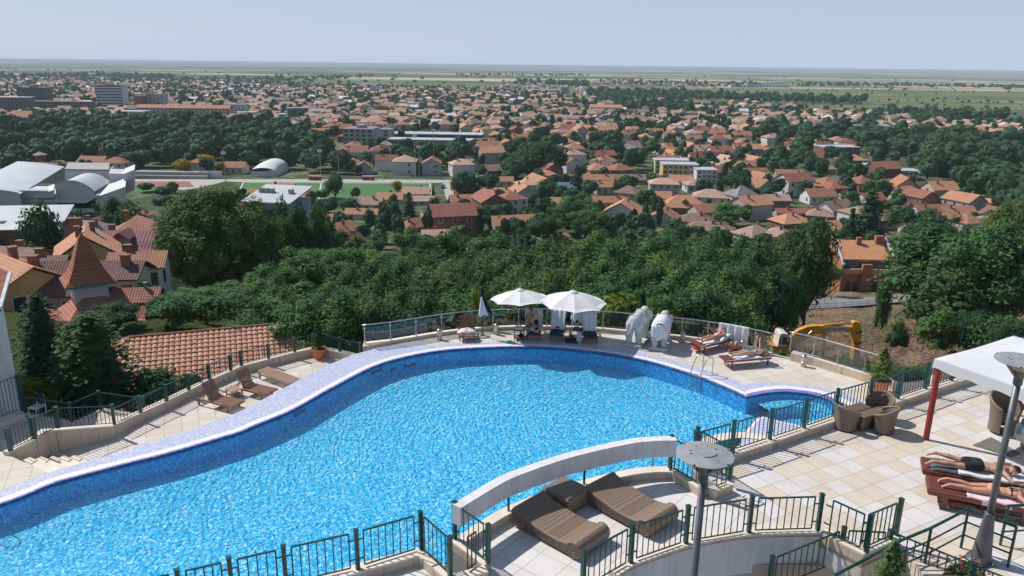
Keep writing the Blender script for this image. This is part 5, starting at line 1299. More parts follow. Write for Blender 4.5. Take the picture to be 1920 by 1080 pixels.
e2 = elephant(mid+u_*.78, er, 'stone elephant statue with a white cloth over its back, beside the bollard light', .95)
def ecl(u, v):
    t = -2.05+4.1*u; x = lerp(-.98, .10, v); k = 1+.04*math.sin(t*11)*abs(math.sin(t/1.3))
    rr = 1.0; drop = 0
    ry = .385*k; rz_ = .44
    if v < .30: ff = (v/.30); shr = math.sqrt(max(.02, 1-(1-ff)**2)); x = -.78-.20*math.sqrt(max(0,1-0*shr))*(1-ff); ry *= max(.55, shr); top = .62
    y = ry*math.sin(t)/max(.3, 1) ; z = 1.09+.41*math.cos(t)*(1 if v > .3 else max(.75, math.sqrt(v/.3)))
    if abs(t) > 1.57: y = math.copysign(ry*1.02+.01*math.sin(v*17), t); z = 1.09-(abs(t)-1.57)*.80-.02*math.sin(v*14)
    return (x, y, z)
b = MB(); b.grid(ecl, 48, 24)
def eb_(u, v):
    y = (u-.5)*.74; a = 1.34-.30*abs(2*u-1)**2
    return (-.98-.05*math.sin(math.pi*u)-.025*math.sin(u*31), y, lerp(a, .64+.08*math.sin(u*9), v))
b.grid(eb_, 30, 10)
o = b.build('white_drape', TOWEL, smooth=True); mm = o.modifiers.new('s','SOLIDIFY'); mm.thickness = .012
o.location = e2.location; o.rotation_euler = e2.rotation_euler; o.scale = e2.scale; tag(o, 'white cloth draped over the back and rump of the right elephant statue', 'cloth')

# ------------------------------------------------------------ excavator
YE = M('excavator_yellow', (.58,.30,.025), .5, 0, .15, 1.5, .1); WHP = M('excavator_white', (.62,.62,.60), .4)
Yx = 58.0
def ex(px, py, dy=0.0): return PY(px, py, Yx+dy)
gx = GT(1462,655)
rt = root('excavator', ex(1470,668), 'yellow excavator with white cab and bent boom on the site beyond the glass railing', 'excavator', wc=True)
bo1 = [(1474,646),(1484,632),(1497,620),(1514,613),(1530,611),(1560,612),(1598,614),(1602,617),(1600,623),(1560,623),(1532,626),(1512,636),(1498,648),(1488,654)]
MB().plate([ex(*p) for p in bo1], (0,.45,0)).build('boom', YE, rt)
st_ = [(1599,606),(1604,603),(1614,606),(1616,622),(1614,645),(1611,662),(1603,662),(1601,640),(1599,624)]
MB().plate([ex(p[0],p[1],-.05) for p in st_], (0,.5,0)).build('stick', YE, rt)
MB().plate([ex(p[0],p[1],-.12) for p in ((1602,655),(1612,655),(1613,672),(1607,684),(1599,676))], (0,.7,0)).build('bucket', YE, rt)
MB().tube([ex(1543,610.5,.2), ex(1582,607,.2)], .13, 10).build('cylinder', YE, rt); MB().tube([ex(1582,607,.2), ex(1604,604.5,.2)], .06, 8).build('piston', STEEL, rt)
MB().tube([ex(1491,650,-.15), ex(1506,636,-.15)], .12, 10).build('cylinder', YE, rt); MB().tube([ex(1506,636,-.15), ex(1522,621,-.15)], .06, 8).build('piston', STEEL, rt)
b = MB(); 
for q in ((1604,622),(1603,642)): b.tube([ex(q[0],q[1],-.1), ex(q[0]+5,q[1]+4,-.25), ex(q[0]+11,q[1],-.1)], .05, 6)
b.build('hoses', DARK, rt)
cb_ = [(1458,650),(1463,627),(1468,625),(1478,627),(1479,650)]
MB().plate([ex(*p) for p in cb_], (0,1.3,0)).build('cab', WHP, rt)
MB().plate([ex(p[0],p[1],-.02) for p in ((1466,646),(1468,631),(1476,632),(1476,646))], (0,.02,0)).build('side_window', GLASSD, rt)
MB().plate([ex(p[0],p[1],-.02) for p in ((1460,645),(1463,631),(1465.5,631),(1464,645))], (0,.02,0)).build('front_window', GLASSD, rt)
MB().plate([ex(p[0],p[1],.1) for p in ((1410,640),(1458,650),(1482,650),(1486,664),(1425,668),(1408,664))], (0,2.6,0)).build('engine_body', YE, rt)
q0, q1 = ex(1425,673,0), ex(1492,673,0)
for dy in (-.2, 2.2): MB().prism([(q0.x,Yx+dy),(q1.x,Yx+dy),(q1.x,Yx+dy+.6),(q0.x,Yx+dy+.6)], q0.z-.9, q0.z+.05).build('track', DARK, rt)
# lettering on the boom
fc = bpy.data.curves.new('lettering', 'FONT'); fc.body = 'NEW HOLLAND'; fc.size = .42; fc.extrude = .004; fc.align_x = 'CENTER'; fc.align_y = 'CENTER'
to = bpy.data.objects.new('tmp', fc); col.objects.link(to)
dg = bpy.context.evaluated_depsgraph_get(); dg.update(); me = bpy.data.meshes.new_from_object(to.evaluated_get(dg)); bpy.data.objects.remove(to)
me.materials.append(M('decal_navy', (.02,.03,.10), .5)); lo_ = bpy.data.objects.new('lettering', me); col.objects.link(lo_); lo_.parent = rt
c_ = ex(1565,617.5,-.03); cw = (ex(1583,616)-ex(1548,617.5)); lo_.rotation_euler = (R(90), -math.atan2(cw.z, cw.x), 0); lo_.location = c_-rt.location
k_ = cw.length/2.9; lo_.scale = (k_*1.05, k_*1.25, 1)
pl = MB(); pl.plate([ex(1546,613.5,-.012), ex(1584,612.5,-.012), ex(1584,621,-.012), ex(1546,622,-.012)], (0,.01,0)); pl.build('decal_plate', M('decal_pale', (.50,.56,.62), .5), rt)
# ------------------------------------------------------------ pots
def pot(base, r_, h_, label):
    rt = root('plant_pot', base, label, 'pot'); MB().lathe((0,0,0), [(r_*.72,0),(r_*.95,h_*.78),(r_*1.06,h_*.79),(r_*1.08,h_),(r_*.94,h_),(r_*.92,h_*.9),(0,h_*.9)], 28).build('pot', TERRA, rt, smooth=False)
    MB().lathe((0,0,0), [(r_*.9,h_*.91),(0,h_*.92)], 20).build('soil', SOIL, rt); return rt
lp = G(598,671,ZL); pot(lp, .33, .48, 'round terracotta pot with a cone-shaped conifer at the corner of the left deck')
rp = G(1648,736,0); pot(rp, .36, .55, 'large terracotta pot behind the green railing at the right')
rp2 = G(1700,728,0); rt = root('stone_planter', rp2, 'low pale stone planter with plants behind the green railing', 'planter', rz=R(15)); b = MB(); b.box(-.75,-.35,0,.75,.35,.42); bevel(b.build('box', STONEL, rt), .03); MB().box(-.68,-.28,.38,.68,.28,.425).build('soil', SOIL, rt)
# planter with flowers below the right lamp
b = MB(); b.prism([G(1778,1062,ZT).xy, G(1832,1050,ZT).xy, G(1864,1110,ZT).xy, G(1700,1180,ZT).xy], ZT, ZT+.02); tag(b.build('flower_bed', SOIL), 'dark soil bed with red flowers beside the lamp base', 'flower bed')
# white plastic chair on the walkway
rt = root('garden_chair', G(72,781,-1.2), 'small white tube-framed chair behind the railing at the left', 'chair', rz=R(-20))
b = MB(); b.box(-.22,-.22,.40,.22,.22,.43); b.build('seat', WHITE, rt); b = MB(); b.box(-.22,.18,.55,.22,.2,.85); b.build('backrest', NAVY, rt)
for x in (-.2,.2):
    for y in (-.2,.2): MB().bar((x,y,0),(x,y,.40 if y < 0 else .88), .025).build('leg', WHITE, rt)
# ------------------------------------------------------------ plants
def rv(r_):
    while True:
        v = Vector((r_.uniform(-1,1), r_.uniform(-1,1), r_.uniform(-1,1)))
        if .05 < v.length <= 1: return v
LZ = [1.0]
def leaf(b, p, nrm, s, r_, asp=.6):
    n = (nrm+rv(r_)*.75).normalized(); a = n.cross(rv(r_)).normalized(); c = n.cross(a)
    a *= s*.5; c *= s*.5*asp
    zs = LZ[0]; a.z *= zs; c.z *= zs
    b.v += [tuple(p-a), tuple(p-c*.9+a*.15), tuple(p+a), tuple(p+c*.9-a*.1)]; k = len(b.v)-4
    b.f.append([k,k+1,k+2,k+3]); b.m.append(0); b.uv.append(None)
def lobes(r_, n, zlo, zc, rx, rz_, lr):
    out = []
    for i in range(n):
        v = rv(r_)
        out.append((Vector((v.x*rx, v.y*rx, zc+v.z*rz_)), lr*r_.uniform(.7,1.25)))
    return out
def make_tree(seed, nleaf, ls, mat, zlo=.22, nl=18, lr=.36, flat=1.0, wild=.25, name='broadleaf_tree', limbs=5, trunk=.03, core=True, shell=.35):
    """unit tree: height 1, crown radius 1 (x,y); ls relative to the crown radius; z scaled apart"""
    LZ[0] = .42; r_ = random.Random(seed); zc = (1+zlo)/2; hz = (1-zlo)/2
    LB = []
    for i in range(nl):
        v = rv(r_); v = v.normalized()*(shell+(.75-shell+.08)*r_.random())
        l_ = lr*r_.uniform(.65,1.2); LB.append((Vector((v.x, v.y, zc+v.z*hz*.95)), l_))
    LB.append((Vector((0,0,zc)), .55))
    b = MB(); tot = sum(l*l for c, l in LB)
    for c, l in LB:
        k = int(nleaf*l*l/tot)
        for _ in range(k):
            d = rv(r_).normalized()
            if d.z < -.35 and r_.random() < .7: d.z = -d.z
            q = Vector((d.x*l, d.y*l, d.z*l*hz*flat))
            f = 1+wild*(r_.random()**2)*(1 if r_.random() < .6 else -1)
            p = c+q*f
            if p.z > 1.0: p.z = 1.0-(p.z-1.0)*.3
            if p.z < zlo*.6: continue
            # leaves are stored with z squeezed; aspect corrected by the object's scale
            leaf(b, p, Vector((d.x,d.y,d.z+.25)), ls*r_.uniform(.6,1.3), r_)
    if core:
        for c, l in LB: addsphere(b, c, (l*.62, l*.62, l*.62*hz*flat), n=8, k=5)
    t = MB()
    t.tube([(0,0,-.03),(.02,.01,zlo*.7),(-.02,.0,zlo+.15),(0,0,zlo+.4)], [trunk*2.2, trunk*1.7, trunk*1.2, trunk*.5], 7)
    for i in range(limbs):
        a = i*2.4+r_.random(); e = .55+.3*r_.random(); z0 = zlo*.75+.1*r_.random()
        t.tube([(0,0,z0),(math.cos(a)*e*.45,math.sin(a)*e*.45,z0+.16),(math.cos(a)*e,math.sin(a)*e,z0+.36+.15*r_.random())], [trunk*1.1,trunk*.7,trunk*.25], 5)
    zs_ = sorted(v[2] for v in b.v); zt_ = zs_[int(len(zs_)*.995)]; b.v = [(v[0], v[1], v[2]/zt_) for v in b.v]
    o = bpy.data.objects.new(name, None); col.objects.link(o)
    b.build('crown', mat, o); t.build('trunk', BARK, o); return o
def make_conifer(seed, layers, per, mat, name='spruce', ls=.16, droop=.25, top=.02, nseg=6, prof=None):
    LZ[0] = .3; r_ = random.Random(seed); b = MB(); prof = prof or (lambda t: 1-t)
    for i in range(layers):
        t = i/layers; z = .10+.88*t; rad = max(.05, prof(t))
        for k in range(max(4, int(per*(.4+.6*(1-t))))):
            a = r_.random()*6.283; rr = rad*r_.uniform(.75,1.08)
            for q in range(nseg):
                f = (q+.6)/nseg; zz = z-droop*f*f*rad*.35+.03*r_.random()+.02*f
                for w in range(2):
                    p = Vector((math.cos(a)*rr*f+r_.uniform(-1,1)*ls*.35, math.sin(a)*rr*f+r_.uniform(-1,1)*ls*.35, zz+r_.uniform(-.012,.012)))
                    leaf(b, p, Vector((math.cos(a)*.4,math.sin(a)*.4,1)), ls*r_.uniform(.6,1.2), r_, .5)
    for i in range(8):
        t = (i+.5)/8; addsphere(b, (0,0,.10+.85*t), (max(.03,prof(t))*.55,max(.03,prof(t))*.55,.085), n=8, k=4)
    t = MB(); t.tube([(0,0,-.03),(0,0,.5),(0,0,.97)], [.06,.04,.008], 6)
    o = bpy.data.objects.new(name, None); col.objects.link(o)
    b.build('crown', mat, o); t.build('trunk', BARK, o); return o
PROTO = {
 'big': make_tree(11, 26000, .048, LEAFO, .04, 120, .17, 1.25, .18, 'broadleaf_tree', shell=.72),
 'acac1': make_tree(12, 10000, .074, LEAF, .10, 44, .23, 1.0, .40, 'broadleaf_tree'),
 'acac2': make_tree(13, 10000, .074, LEAF, .10, 40, .25, .9, .45, 'broadleaf_tree'),
 'acac3': make_tree(14, 9500, .076, LEAFD, .08, 44, .23, 1.0, .40, 'broadleaf_tree'),
 'acac4': make_tree(23, 8500, .075, LEAFO, .12, 36, .22, 1.0, .55, 'broadleaf_tree'),
 'mid1': make_tree(15, 2400, .15, LEAF, .12, 16, .36, 1.0, .3, 'broadleaf_tree'),
 'mid2': make_tree(16, 2400, .15, LEAFD, .10, 16, .36, 1.0, .3, 'broadleaf_tree'),
 'mid3': make_tree(17, 2400, .15, LEAFO, .12, 14, .38, 1.0, .3, 'broadleaf_tree'),
 'far1': make_tree(18, 700, .26, LEAFD, .08, 10, .42, 1.0, .2, 'broadleaf_tree'),
 'far2': make_tree(19, 700, .26, LEAF, .10, 9, .42, 1.0, .2, 'broadleaf_tree'),
 'thin': make_tree(20, 2600, .13, LEAFO, .18, 18, .26, 1.5, .7, 'broadleaf_tree', 7, .035, core=False),
 'yel': make_tree(22, 800, .24, LEAFYE, .10, 10, .42, 1.0, .2, 'broadleaf_tree'),
 'spruce': make_conifer(31, 34, 22, LEAFC, 'spruce', .13, .5, prof=lambda t: (1-t)**.5),
 'cedar': make_conifer(32, 18, 14, LEAFD, 'conifer', .20, .35, prof=lambda t: (1-t)**.75),
 'conf': make_conifer(33, 16, 10, LEAFD, 'conifer', .24, .5),
 'cypress': make_conifer(34, 26, 8, LEAFD, 'cypress', .45, -.3, prof=lambda t: math.sin(math.pi*min(.98,(t*.85+.12)))**.8),
 'cyply': make_conifer(36, 26, 9, LEAFY, 'cypress', .40, -.3, prof=lambda t: math.sin(math.pi*min(.98,(t*.85+.12)))**.8),
 'cone': make_conifer(35, 30, 12, LEAFO, 'potted_conifer', .20, -.2, prof=lambda t: (1-t)**.8),
 'shrub': make_tree(41, 2600, .17, LEAF, .0, 16, .40, 1.0, .4, 'shrub', 3, .02),
 'shruby': make_tree(42, 2600, .17, LEAFY, .0, 16, .40, 1.0, .5, 'shrub', 3, .02),
}
LZ[0] = 1.0
for o in PROTO.values():
    for c in o.children: c['_p'] = 1
used = {}
def plant(kind, loc, rad, h, label, cat='tree', group=None):
    o = PROTO[kind]; rz = rnd.uniform(0, 6.28); sc = (rad*rnd.uniform(.93,1.07), rad*rnd.uniform(.93,1.07), h)
    if not used.get(kind):
        used[kind] = 1; o.location = loc; o.rotation_euler = (0,0,rz); o.scale = sc; tag(o, label, cat, group); return o
    n = o.copy(); col.objects.link(n); n.location = loc; n.rotation_euler = (0,0,rz); n.scale = sc
    for c in o.children:
        c2 = c.copy(); col.objects.link(c2); c2.parent = n
        if '_p' in c2: del c2['_p']
    n['label'] = label; n['category'] = cat
    if group: n['group'] = group
    elif 'group' in n: del n['group']
    return n
NTREE = [0]
def tree(kind, px, pytop, Y, wpx, label, cat='tree', group=None, zoff=0.0, hmin=2.0):
    t = PY(px, pytop, Y); z0 = terrain(t.x, Y)+zoff; h = max(hmin, t.z-z0)
    dist = math.sqrt(t.x**2+Y**2+(t.z-CH)**2); rad = wpx/2*dist/F*.97
    NTREE[0] += 1
    return plant(kind, (t.x, Y, z0), rad, h, label, cat, group)
def treeb(kind, px, top, base, wpx, label, cat='tree', group=None):
    g = GT(px, base); return tree(kind, px, top, g.y, wpx, label, cat, group)
# hand placed, near
tree('big', 402, 352, 92, 236, 'huge olive green broadleaf tree with a dome crown left of centre')
tree('spruce', 158, 584, 34, 225, 'large blue-green spruce beside the big tiled roof at the left')
tree('spruce', 62, 548, 38, 150, 'dark tall spruce next to the white building at the left edge')
tree('shrub', 288, 690, 34, 80, 'leafy bush at the lower edge of the big tiled roof, left end', 'shrub')
tree('shrub', 358, 700, 30.5, 60, 'bright small bush behind the left deck railing below the tiled roof', 'shrub')
tree('shruby', 45, 712, 31, 90, 'low yellow-green juniper on the lawn behind the left railing', 'shrub')
tree('acac3', 215, 600, 50, 100, 'leafy tree between the red tower house and the big tiled roof')
tree('acac1', 300, 560, 57, 70, 'bushy tree right of the red tower house')
tree('shrub', 330, 596, 50, 90, 'trimmed hedge section behind the left end of the tiled roof', 'shrub')
tree('shrub', 385, 586, 51, 100, 'hedge of light leaves right behind the tiled roof ridge', 'shrub')
tree('acac1', 440, 560, 55, 150, 'light green leafy tree above the tiled roof, below the huge olive tree')
tree('acac2', 512, 505, 62, 150, 'green tree with layered boughs right of the huge olive tree')
tree('acac3', 622, 548, 52, 150, 'dark leafy tree directly behind the right end of the tiled roof')
tree('acac1', 560, 470, 70, 150, 'tall feathery tree with light tips right of the huge olive tree')
tree('acac3', 545, 396, 102, 110, 'dark dense tree standing against the huge olive tree on its right')
tree('mid2', 590, 395, 125, 120, 'dark green tree in front of the white flat-roofed hall')
tree('mid1', 470, 380, 135, 60, 'small green tree beside the white flat-roofed hall')
treeb('mid2', 627, 325, 372, 46, 'round dark tree standing in front of the football pitch')
treeb('mid1', 650, 370, 402, 60, 'broad green tree below the football pitch edge')
treeb('cedar', 766, 359, 412, 52, 'dark conifer in front of the pink roofs near the football pitch')
treeb('cedar', 728, 390, 428, 50, 'smaller dark conifer left of the red roof with chimney')
treeb('conf', 690, 418, 445, 26, 'narrow dark conifer near the blue glass roof')
treeb('cedar', 840, 395, 434, 62, 'dark layered cedar right of the red roof with chimney')
treeb('mid2', 870, 378, 415, 50, 'dark tree behind the layered cedar')
treeb('mid2', 862, 330, 368, 46, 'round dark tree at the corner of the football pitch')
treeb('conf', 897, 325, 368, 20, 'narrow pointed conifer beside the blue-grey shed')
treeb('conf', 916, 335, 372, 28, 'pointed dark conifer in front of the orange hipped roof')
treeb('conf', 812, 345, 373, 16, 'slim conifer at the right end of the football pitch')
treeb('acac3', 920, 385, 432, 80, 'dark broad tree left of the balconied house')
treeb('mid1', 1025, 335, 372, 48, 'dark green tree right of the balconied house')
treeb('cedar', 1084, 312, 365, 38, 'tall dark conifer in the middle of the orange-roofed houses')
treeb('conf', 1308, 283, 322, 22, 'tall dark conifer right of the yellow apartment block')
treeb('mid2', 1005, 266, 335, 100, 'big dark grove tree left of the barn-like house')
treeb('mid2', 968, 290, 333, 70, 'left tree of the dark grove')
treeb('acac2', 1085, 366, 442, 110, 'large green tree left of the white gabled house')
treeb('acac1', 1108, 392, 455, 100, 'round green tree just left of the white gabled house')
treeb('acac3', 1020, 400, 455, 90, 'dark tree left of the large green tree in the centre')
treeb('cypress', 1212, 380, 414, 15, 'left slim dark cypress between two white gabled houses')
treeb('cypress', 1238, 376, 426, 15, 'right slim dark cypress beside the chimney')
treeb('conf', 1228, 362, 404, 24, 'dark conifer just behind the two slim cypresses')
treeb('mid1', 1163, 335, 366, 34, 'round tree beside the bright orange gabled house')
treeb('mid1', 1375, 380, 425, 90, 'green tree below the white house with grey-brown roofs')
treeb('conf', 1328, 370, 402, 24, 'small dark conifer in front of the pinkish hipped roof')
treeb('conf', 1352, 322, 362, 36, 'dark conifer pair right of the white flat-roofed flats')
treeb('mid2', 1382, 320, 362, 56, 'dark dense tree above the white house with grey-brown roofs')
tree('acac1', 1250, 445, 95, 130, 'wide green tree with light sprays above the steep tiled roof')
tree('acac2', 1170, 455, 95, 150, 'green tree with bare twigs in the middle of the canopy')
treeb('cedar', 1638, 352, 475, 96, 'very tall dark cedar left of the orange-brick house')
treeb('cedar', 1600, 388, 475, 60, 'dark conifer attached to the left of the very tall cedar')
tree('thin', 1530, 418, 100, 96, 'slender loose brownish-green tree left of the orange-brick house')
tree('shrub', 1662, 528, 108, 30, 'round clipped dark bush at the right corner of the orange-brick house', 'shrub')
treeb('acac3', 1757, 395, 490, 120, 'dark tree right of the very tall cedar')
tree('acac1', 1752, 415, 112, 90, 'round mid-green tree above the road by the brick house')
tree('acac2', 1800, 430, 90, 240, 'large spreading tree above the excavated slope at the right')
tree('acac1', 1885, 420, 82, 200, 'large leafy tree at the right edge above the white tent')
tree('thin', 1790, 500, 84, 190, 'loose lower boughs above the excavated slope, letting light through')
tree('big', 1905, 378, 105, 150, 'olive-tinted tree crown at the right edge behind the large trees')
tree('acac3', 1440, 520, 76, 130, 'dark leafy tree left of the construction site')
tree('acac1', 1395, 500, 66, 130, 'light leafy tree beside the construction site trees')
tree('acac2', 1492, 505, 84, 70, 'tree at the edge of the construction site, left of the road')
tree('acac1', 1362, 565, 46, 170, 'dark bush-like tree right behind the glass railing at the right')
tree('acac3', 1310, 545, 45, 170, 'dark dense tree behind the glass railing near the bollard')
tree('shruby', 1165, 556, 37, 170, 'yellow-green shrub behind the glass railing right of the umbrella', 'shrub')
tree('shruby', 1250, 585, 36.5, 120, 'yellow-green shrub behind the elephant statues', 'shrub')
tree('shruby', 1290, 600, 37.0, 70, 'small yellowish shrub behind the glass railing next to the bollard light', 'shrub')
tree('cyply', 893, 536, 34.5, 26, 'slim bright conifer behind the closed umbrella')
tree('cypress', 1205, 552, 35, 26, 'dark narrow conifer top behind the elephants')
for i, (px, py, Y, w) in enumerate(((1395,640,35,60),(1425,650,34.5,55),(1455,655,34,50),(1500,655,33.5,46),(1540,668,33,60),(1575,672,33,64),(1610,688,32.5,60),(1650,700,32,60))):
    tree('shrub', px, py, Y, w, ['leafy bush behind the glass by the raised towel','leafy bush behind the glass by the phone-holding woman','green bush at the end of the curved glass railing','green bush at the left end of the planter','bush behind the second glass pane of the planter','bush behind the third glass pane of the planter','pale flowering bush behind the planter glass','bush at the right end of the planter by the terracotta pot'][i], 'shrub', 'bushes behind the glass railing', zoff=1.2, hmin=1.5)
tree('cone', 1546, 637, 33, 20, 'small pointed conifer rising behind the planter glass', 'tree', None, 1.0)
plant('cone', lp+Vector((0,0,.44)), .36, 1.35, 'cone-shaped dark conifer growing in the terracotta pot on the left deck', 'potted tree')
plant('cone', rp+Vector((0,0,.5)), .55, 1.35, 'bushy dark conifer growing in the large terracotta pot at the right', 'potted tree')
for i, (dx, s_) in enumerate(((-.4,.3),(.05,.36),(.45,.3))): plant('shrub', rp2+Vector((dx*1.2,dx*.3,.40)), s_, .45, ['left','middle','right'][i]+' small plant in the pale stone planter', 'plant', 'plants in the stone planter')
bp_ = G(1663,1105,ZT); plant('cone', bp_, .34, 1.0, 'dense yellow-green dwarf conifer in front of the stair railing at the bottom', 'shrub')
fb = G(1810,1075,ZT); RED = M('red_petals', (.55,.01,.04), .6)
for i, (px, py) in enumerate(((1788,1066),(1800,1060),(1815,1066),(1797,1076),(1820,1078),(1835,1066))):
    p = G(px, py, ZT+.02); rt = root('flower_plant', p, ['red flowering plant at the left corner of the bed','red flowering plant beside the top rail of the bed','red flowering plant nearest the lamp cone','red flowering plant at the front of the bed','red flowering plant at the bottom right of the bed','red flowering plant at the outer right corner of the bed'][i], 'flower', 'red flowers in the bed below the lamp'); b = MB(); f_ = MB(); rr_ = random.Random(i)
    for k in range(26): leaf(b, Vector((rr_.uniform(-.1,.1), rr_.uniform(-.1,.1), .03+.14*rr_.random())), Vector((0,0,1)), .06, rr_)
    for k in range(5): leaf(f_, Vector((rr_.uniform(-.07,.07), rr_.uniform(-.07,.07), .17+.04*rr_.random())), Vector((0,0,1)), .055, rr_, .9)
    b.build('leaves', LEAF, rt); f_.build('petals', RED, rt)
for i, (px, py, Y, w) in enumerate(((500,400,112,70),(545,408,108,80),(590,412,106,80),(470,402,105,60))):
    tree('acac3', px, py, Y, w, 'dark tree of the clump below the blue-grey hall, '+['second','third','rightmost','first'][i]+' from the huge olive tree', 'tree', 'dark trees below the blue-grey hall')
tree('mid2', 265, 525, 64, 50, 'small tree at the right wing of the red tower house')
tree('mid1', 255, 475, 84, 40, 'small tree in front of the white house with a light orange roof')
tree('mid2', 60, 385, 108, 84, 'dark branching conifer-like tree in front of the red brick building at the left')
tree('acac3', 205, 372, 175, 90, 'dark tree mass in front of the sports hall')
tree('mid1', 160, 392, 150, 70, 'green tree below the sports hall')
tree('mid2', 250, 380, 170, 80, 'dark tree between the sports hall and the huge olive tree')
tree('mid2', 120, 400, 145, 60, 'dark blue-green tree below the sports hall, left')
tree('shrub', 60, 462, 92, 60, 'bush behind the yellow house at the left', 'shrub')
tree('acac1', 350, 545, 60, 120, 'light green tree below the huge olive tree, left')
tree('acac2', 425, 535, 66, 130, 'light green tree below the huge olive tree, right')
for i, (px, w) in enumerate(((522,56),(558,56),(594,56))): tree('mid2', px, 374+i*4, 116, w, ['left','middle','right'][i]+' dark tree right under the wall of the blue-grey hall')
# dense canopy below the pool
k_ = 0
rows = ((47,(500,1370),74,(548,566)),(56,(480,1390),72,(525,548)),(66,(640,1410),70,(500,526)),(78,(600,1430),66,(478,502)),(92,(620,1440),64,(456,478)),(108,(820,1460),62,(436,456)))
ORD = ['first','second','third','fourth','fifth','sixth']
for ri, (Y, (xa, xb), wp, (ya, yb)) in enumerate(rows):
    x = xa+rnd.uniform(0,20)
    while x < xb:
        if not (Y < 52 and 900 < x < 1010):
            kd = rnd.choice(['acac1','acac2','acac3','acac1','acac4','acac2'])
            tn = {'acac3':'dark','acac4':'yellowish green'}.get(kd,'fresh green')
            side = 'left of the umbrellas' if x < 900 else ('right behind the umbrellas' if x < 1140 else ('behind the elephant statues' if x < 1290 else 'behind the right sunbathers'))
            tree(kd, x, rnd.uniform(ya,yb), Y+rnd.uniform(-3,3), wp*rnd.uniform(1.1,1.6)*2*.9, tn+' tree of the dense wood '+side+', '+ORD[ri]+' row from the pool', 'tree', 'trees of the dense wood below the pool')
        x += wp*rnd.uniform(.75,1.05)*1.25
for i, (px, py, Y, w) in enumerate(((1690,606,74,50),(1770,580,76,70),(1830,585,74,90),(1875,590,70,80),(1905,600,66,80))):
    tree('shrub' if i % 2 else 'acac3', px, py, Y, w, ['leafy undergrowth bush left of the pale fallen branch','low bush under the large spreading tree','wide low bush under the right trees','low bush at the right under the big trees','bush at the right edge right above the tent','bush beside the road under the spreading tree','small bush on top of the dirt bank'][i], 'shrub')
# rough excavated bank
from mathutils import noise as mno
x0_, x1_, y0_, y1_ = 17.0, 62.0, 44.0, 97.0; nx, ny = 70, 80; b = MB()
def bank(u, v):
    x = lerp(x0_, x1_, u); y = lerp(y0_, y1_, v); e = min(1, 6*min(u,1-u), 6*min(v,1-v))
    h = 1.0*mno.fractal(Vector((x*.16,y*.16,1)), .9, 2.1, 5)+.45*abs(mno.noise(Vector((x*.6,y*.6,4))))
    return (x, y, terrain(x,y)+e*(.5+h*1.5)-(1-e)*.6)
b.grid(bank, nx, ny); o = b.build('ground', bpy.data.materials['land']); struct(o)
for i, (px, py, Y, w) in enumerate(((668,440,98,46),(905,428,112,44),(990,436,100,38),(1345,425,112,40),(1425,440,104,44))):
    tree('conf' if i % 2 else 'cedar', px, py, Y, w, 'dark conifer at the back of the dense wood, '+['below the dark conifer by the pitch','left of centre','above the open umbrellas','right of the tiled roof with chimney','left of the pinkish roof'][i])
# ------------------------------------------------------------ rubble and cut branches on the slope (stuff)
b = MB(); rr_ = random.Random(5)
for _ in range(15000):
    g = GT(rr_.uniform(1480,1760), rr_.uniform(588,700)) if rr_.random() < .8 else GT(rr_.uniform(1700,1920), rr_.uniform(560,680))
    leaf(b, g+Vector((0,0,rr_.uniform(.2,1.3))), Vector((0,0,1)), rr_.uniform(.12,.55), rr_, .25)
tag(b.build('cut_branches', M('dry_twigs', (.27,.18,.12), .95, 0, .55, 3)), 'brown cut twigs and rubble covering the excavated slope', 'debris', kind='stuff')
b = MB()
for _ in range(5200):
    px = rr_.uniform(1500,1920); py = rr_.uniform(590,690)
    if (math.sin(px*.031+1)+math.sin(px*.013+py*.05) < .3): continue
    g = GT(px, py); leaf(b, g+Vector((0,0,rr_.uniform(.4,1.6))), Vector((0,0,1)), rr_.uniform(.2,.5), rr_, .6)
tag(b.build('undergrowth', LEAF), 'green undergrowth growing in patches on the excavated slope', 'undergrowth', kind='stuff')
rt = root('fallen_tree', GT(1722,632), 'bare pale fallen branch sticking up on the excavated slope', 'branch'); b = MB()
b.tube([(0,0,0),(-.8,.3,1.5),(-1.6,.2,3.2)], [.10,.07,.02], 6); b.tube([(-.5,.2,1.0),(.1,.3,2.2),(-.1,0,3.6)], [.06,.04,.01], 6); b.tube([(-.9,.3,1.8),(-2.3,.3,2.6)], [.05,.01], 5); b.build('branches', M('dead_wood', (.42,.34,.26), .9), rt)
# road with kerb and fence
def roadpts(pl): return [GT(*p) for p in pl]
ra = roadpts([(1440,600),(1520,580),(1570,577),(1640,572),(1700,566)]); rb_ = roadpts([(1440,588),(1500,570),(1570,565),(1640,562),(1720,557)])
b = MB(); b.strip([p+Vector((0,0,.12)) for p in ra], [Vector((q.x,q.y,lerp(p.z,q.z,.6)+.3)) for p, q in zip(ra, rb_)]); struct(b.build('road', ASPH))
rt = root('road_fence', ra[1], 'low railing along the far side road below the orange-brick house', 'fence', wc=True)
b = MB()
for z in (.45,.9): b.tube([p+Vector((0,0,z)) for p in ra[1:4]], .05, 5)
b.build('rails', STEELB, rt)
for t in range(9): p = lerp(ra[1], ra[3], t/8); MB().bar(p, p+Vector((0,0,.95)), .08).build('post', STEELB, rt)
rd2 = [GT(*p) for p in ((1690,520),(1700,500),(1712,485))]
b = MB(); b.strip([p+Vector((-2,0,.15)) for p in rd2], [p+Vector((2.5,0,.15)) for p in rd2]); struct(b.build('road', ASPH))
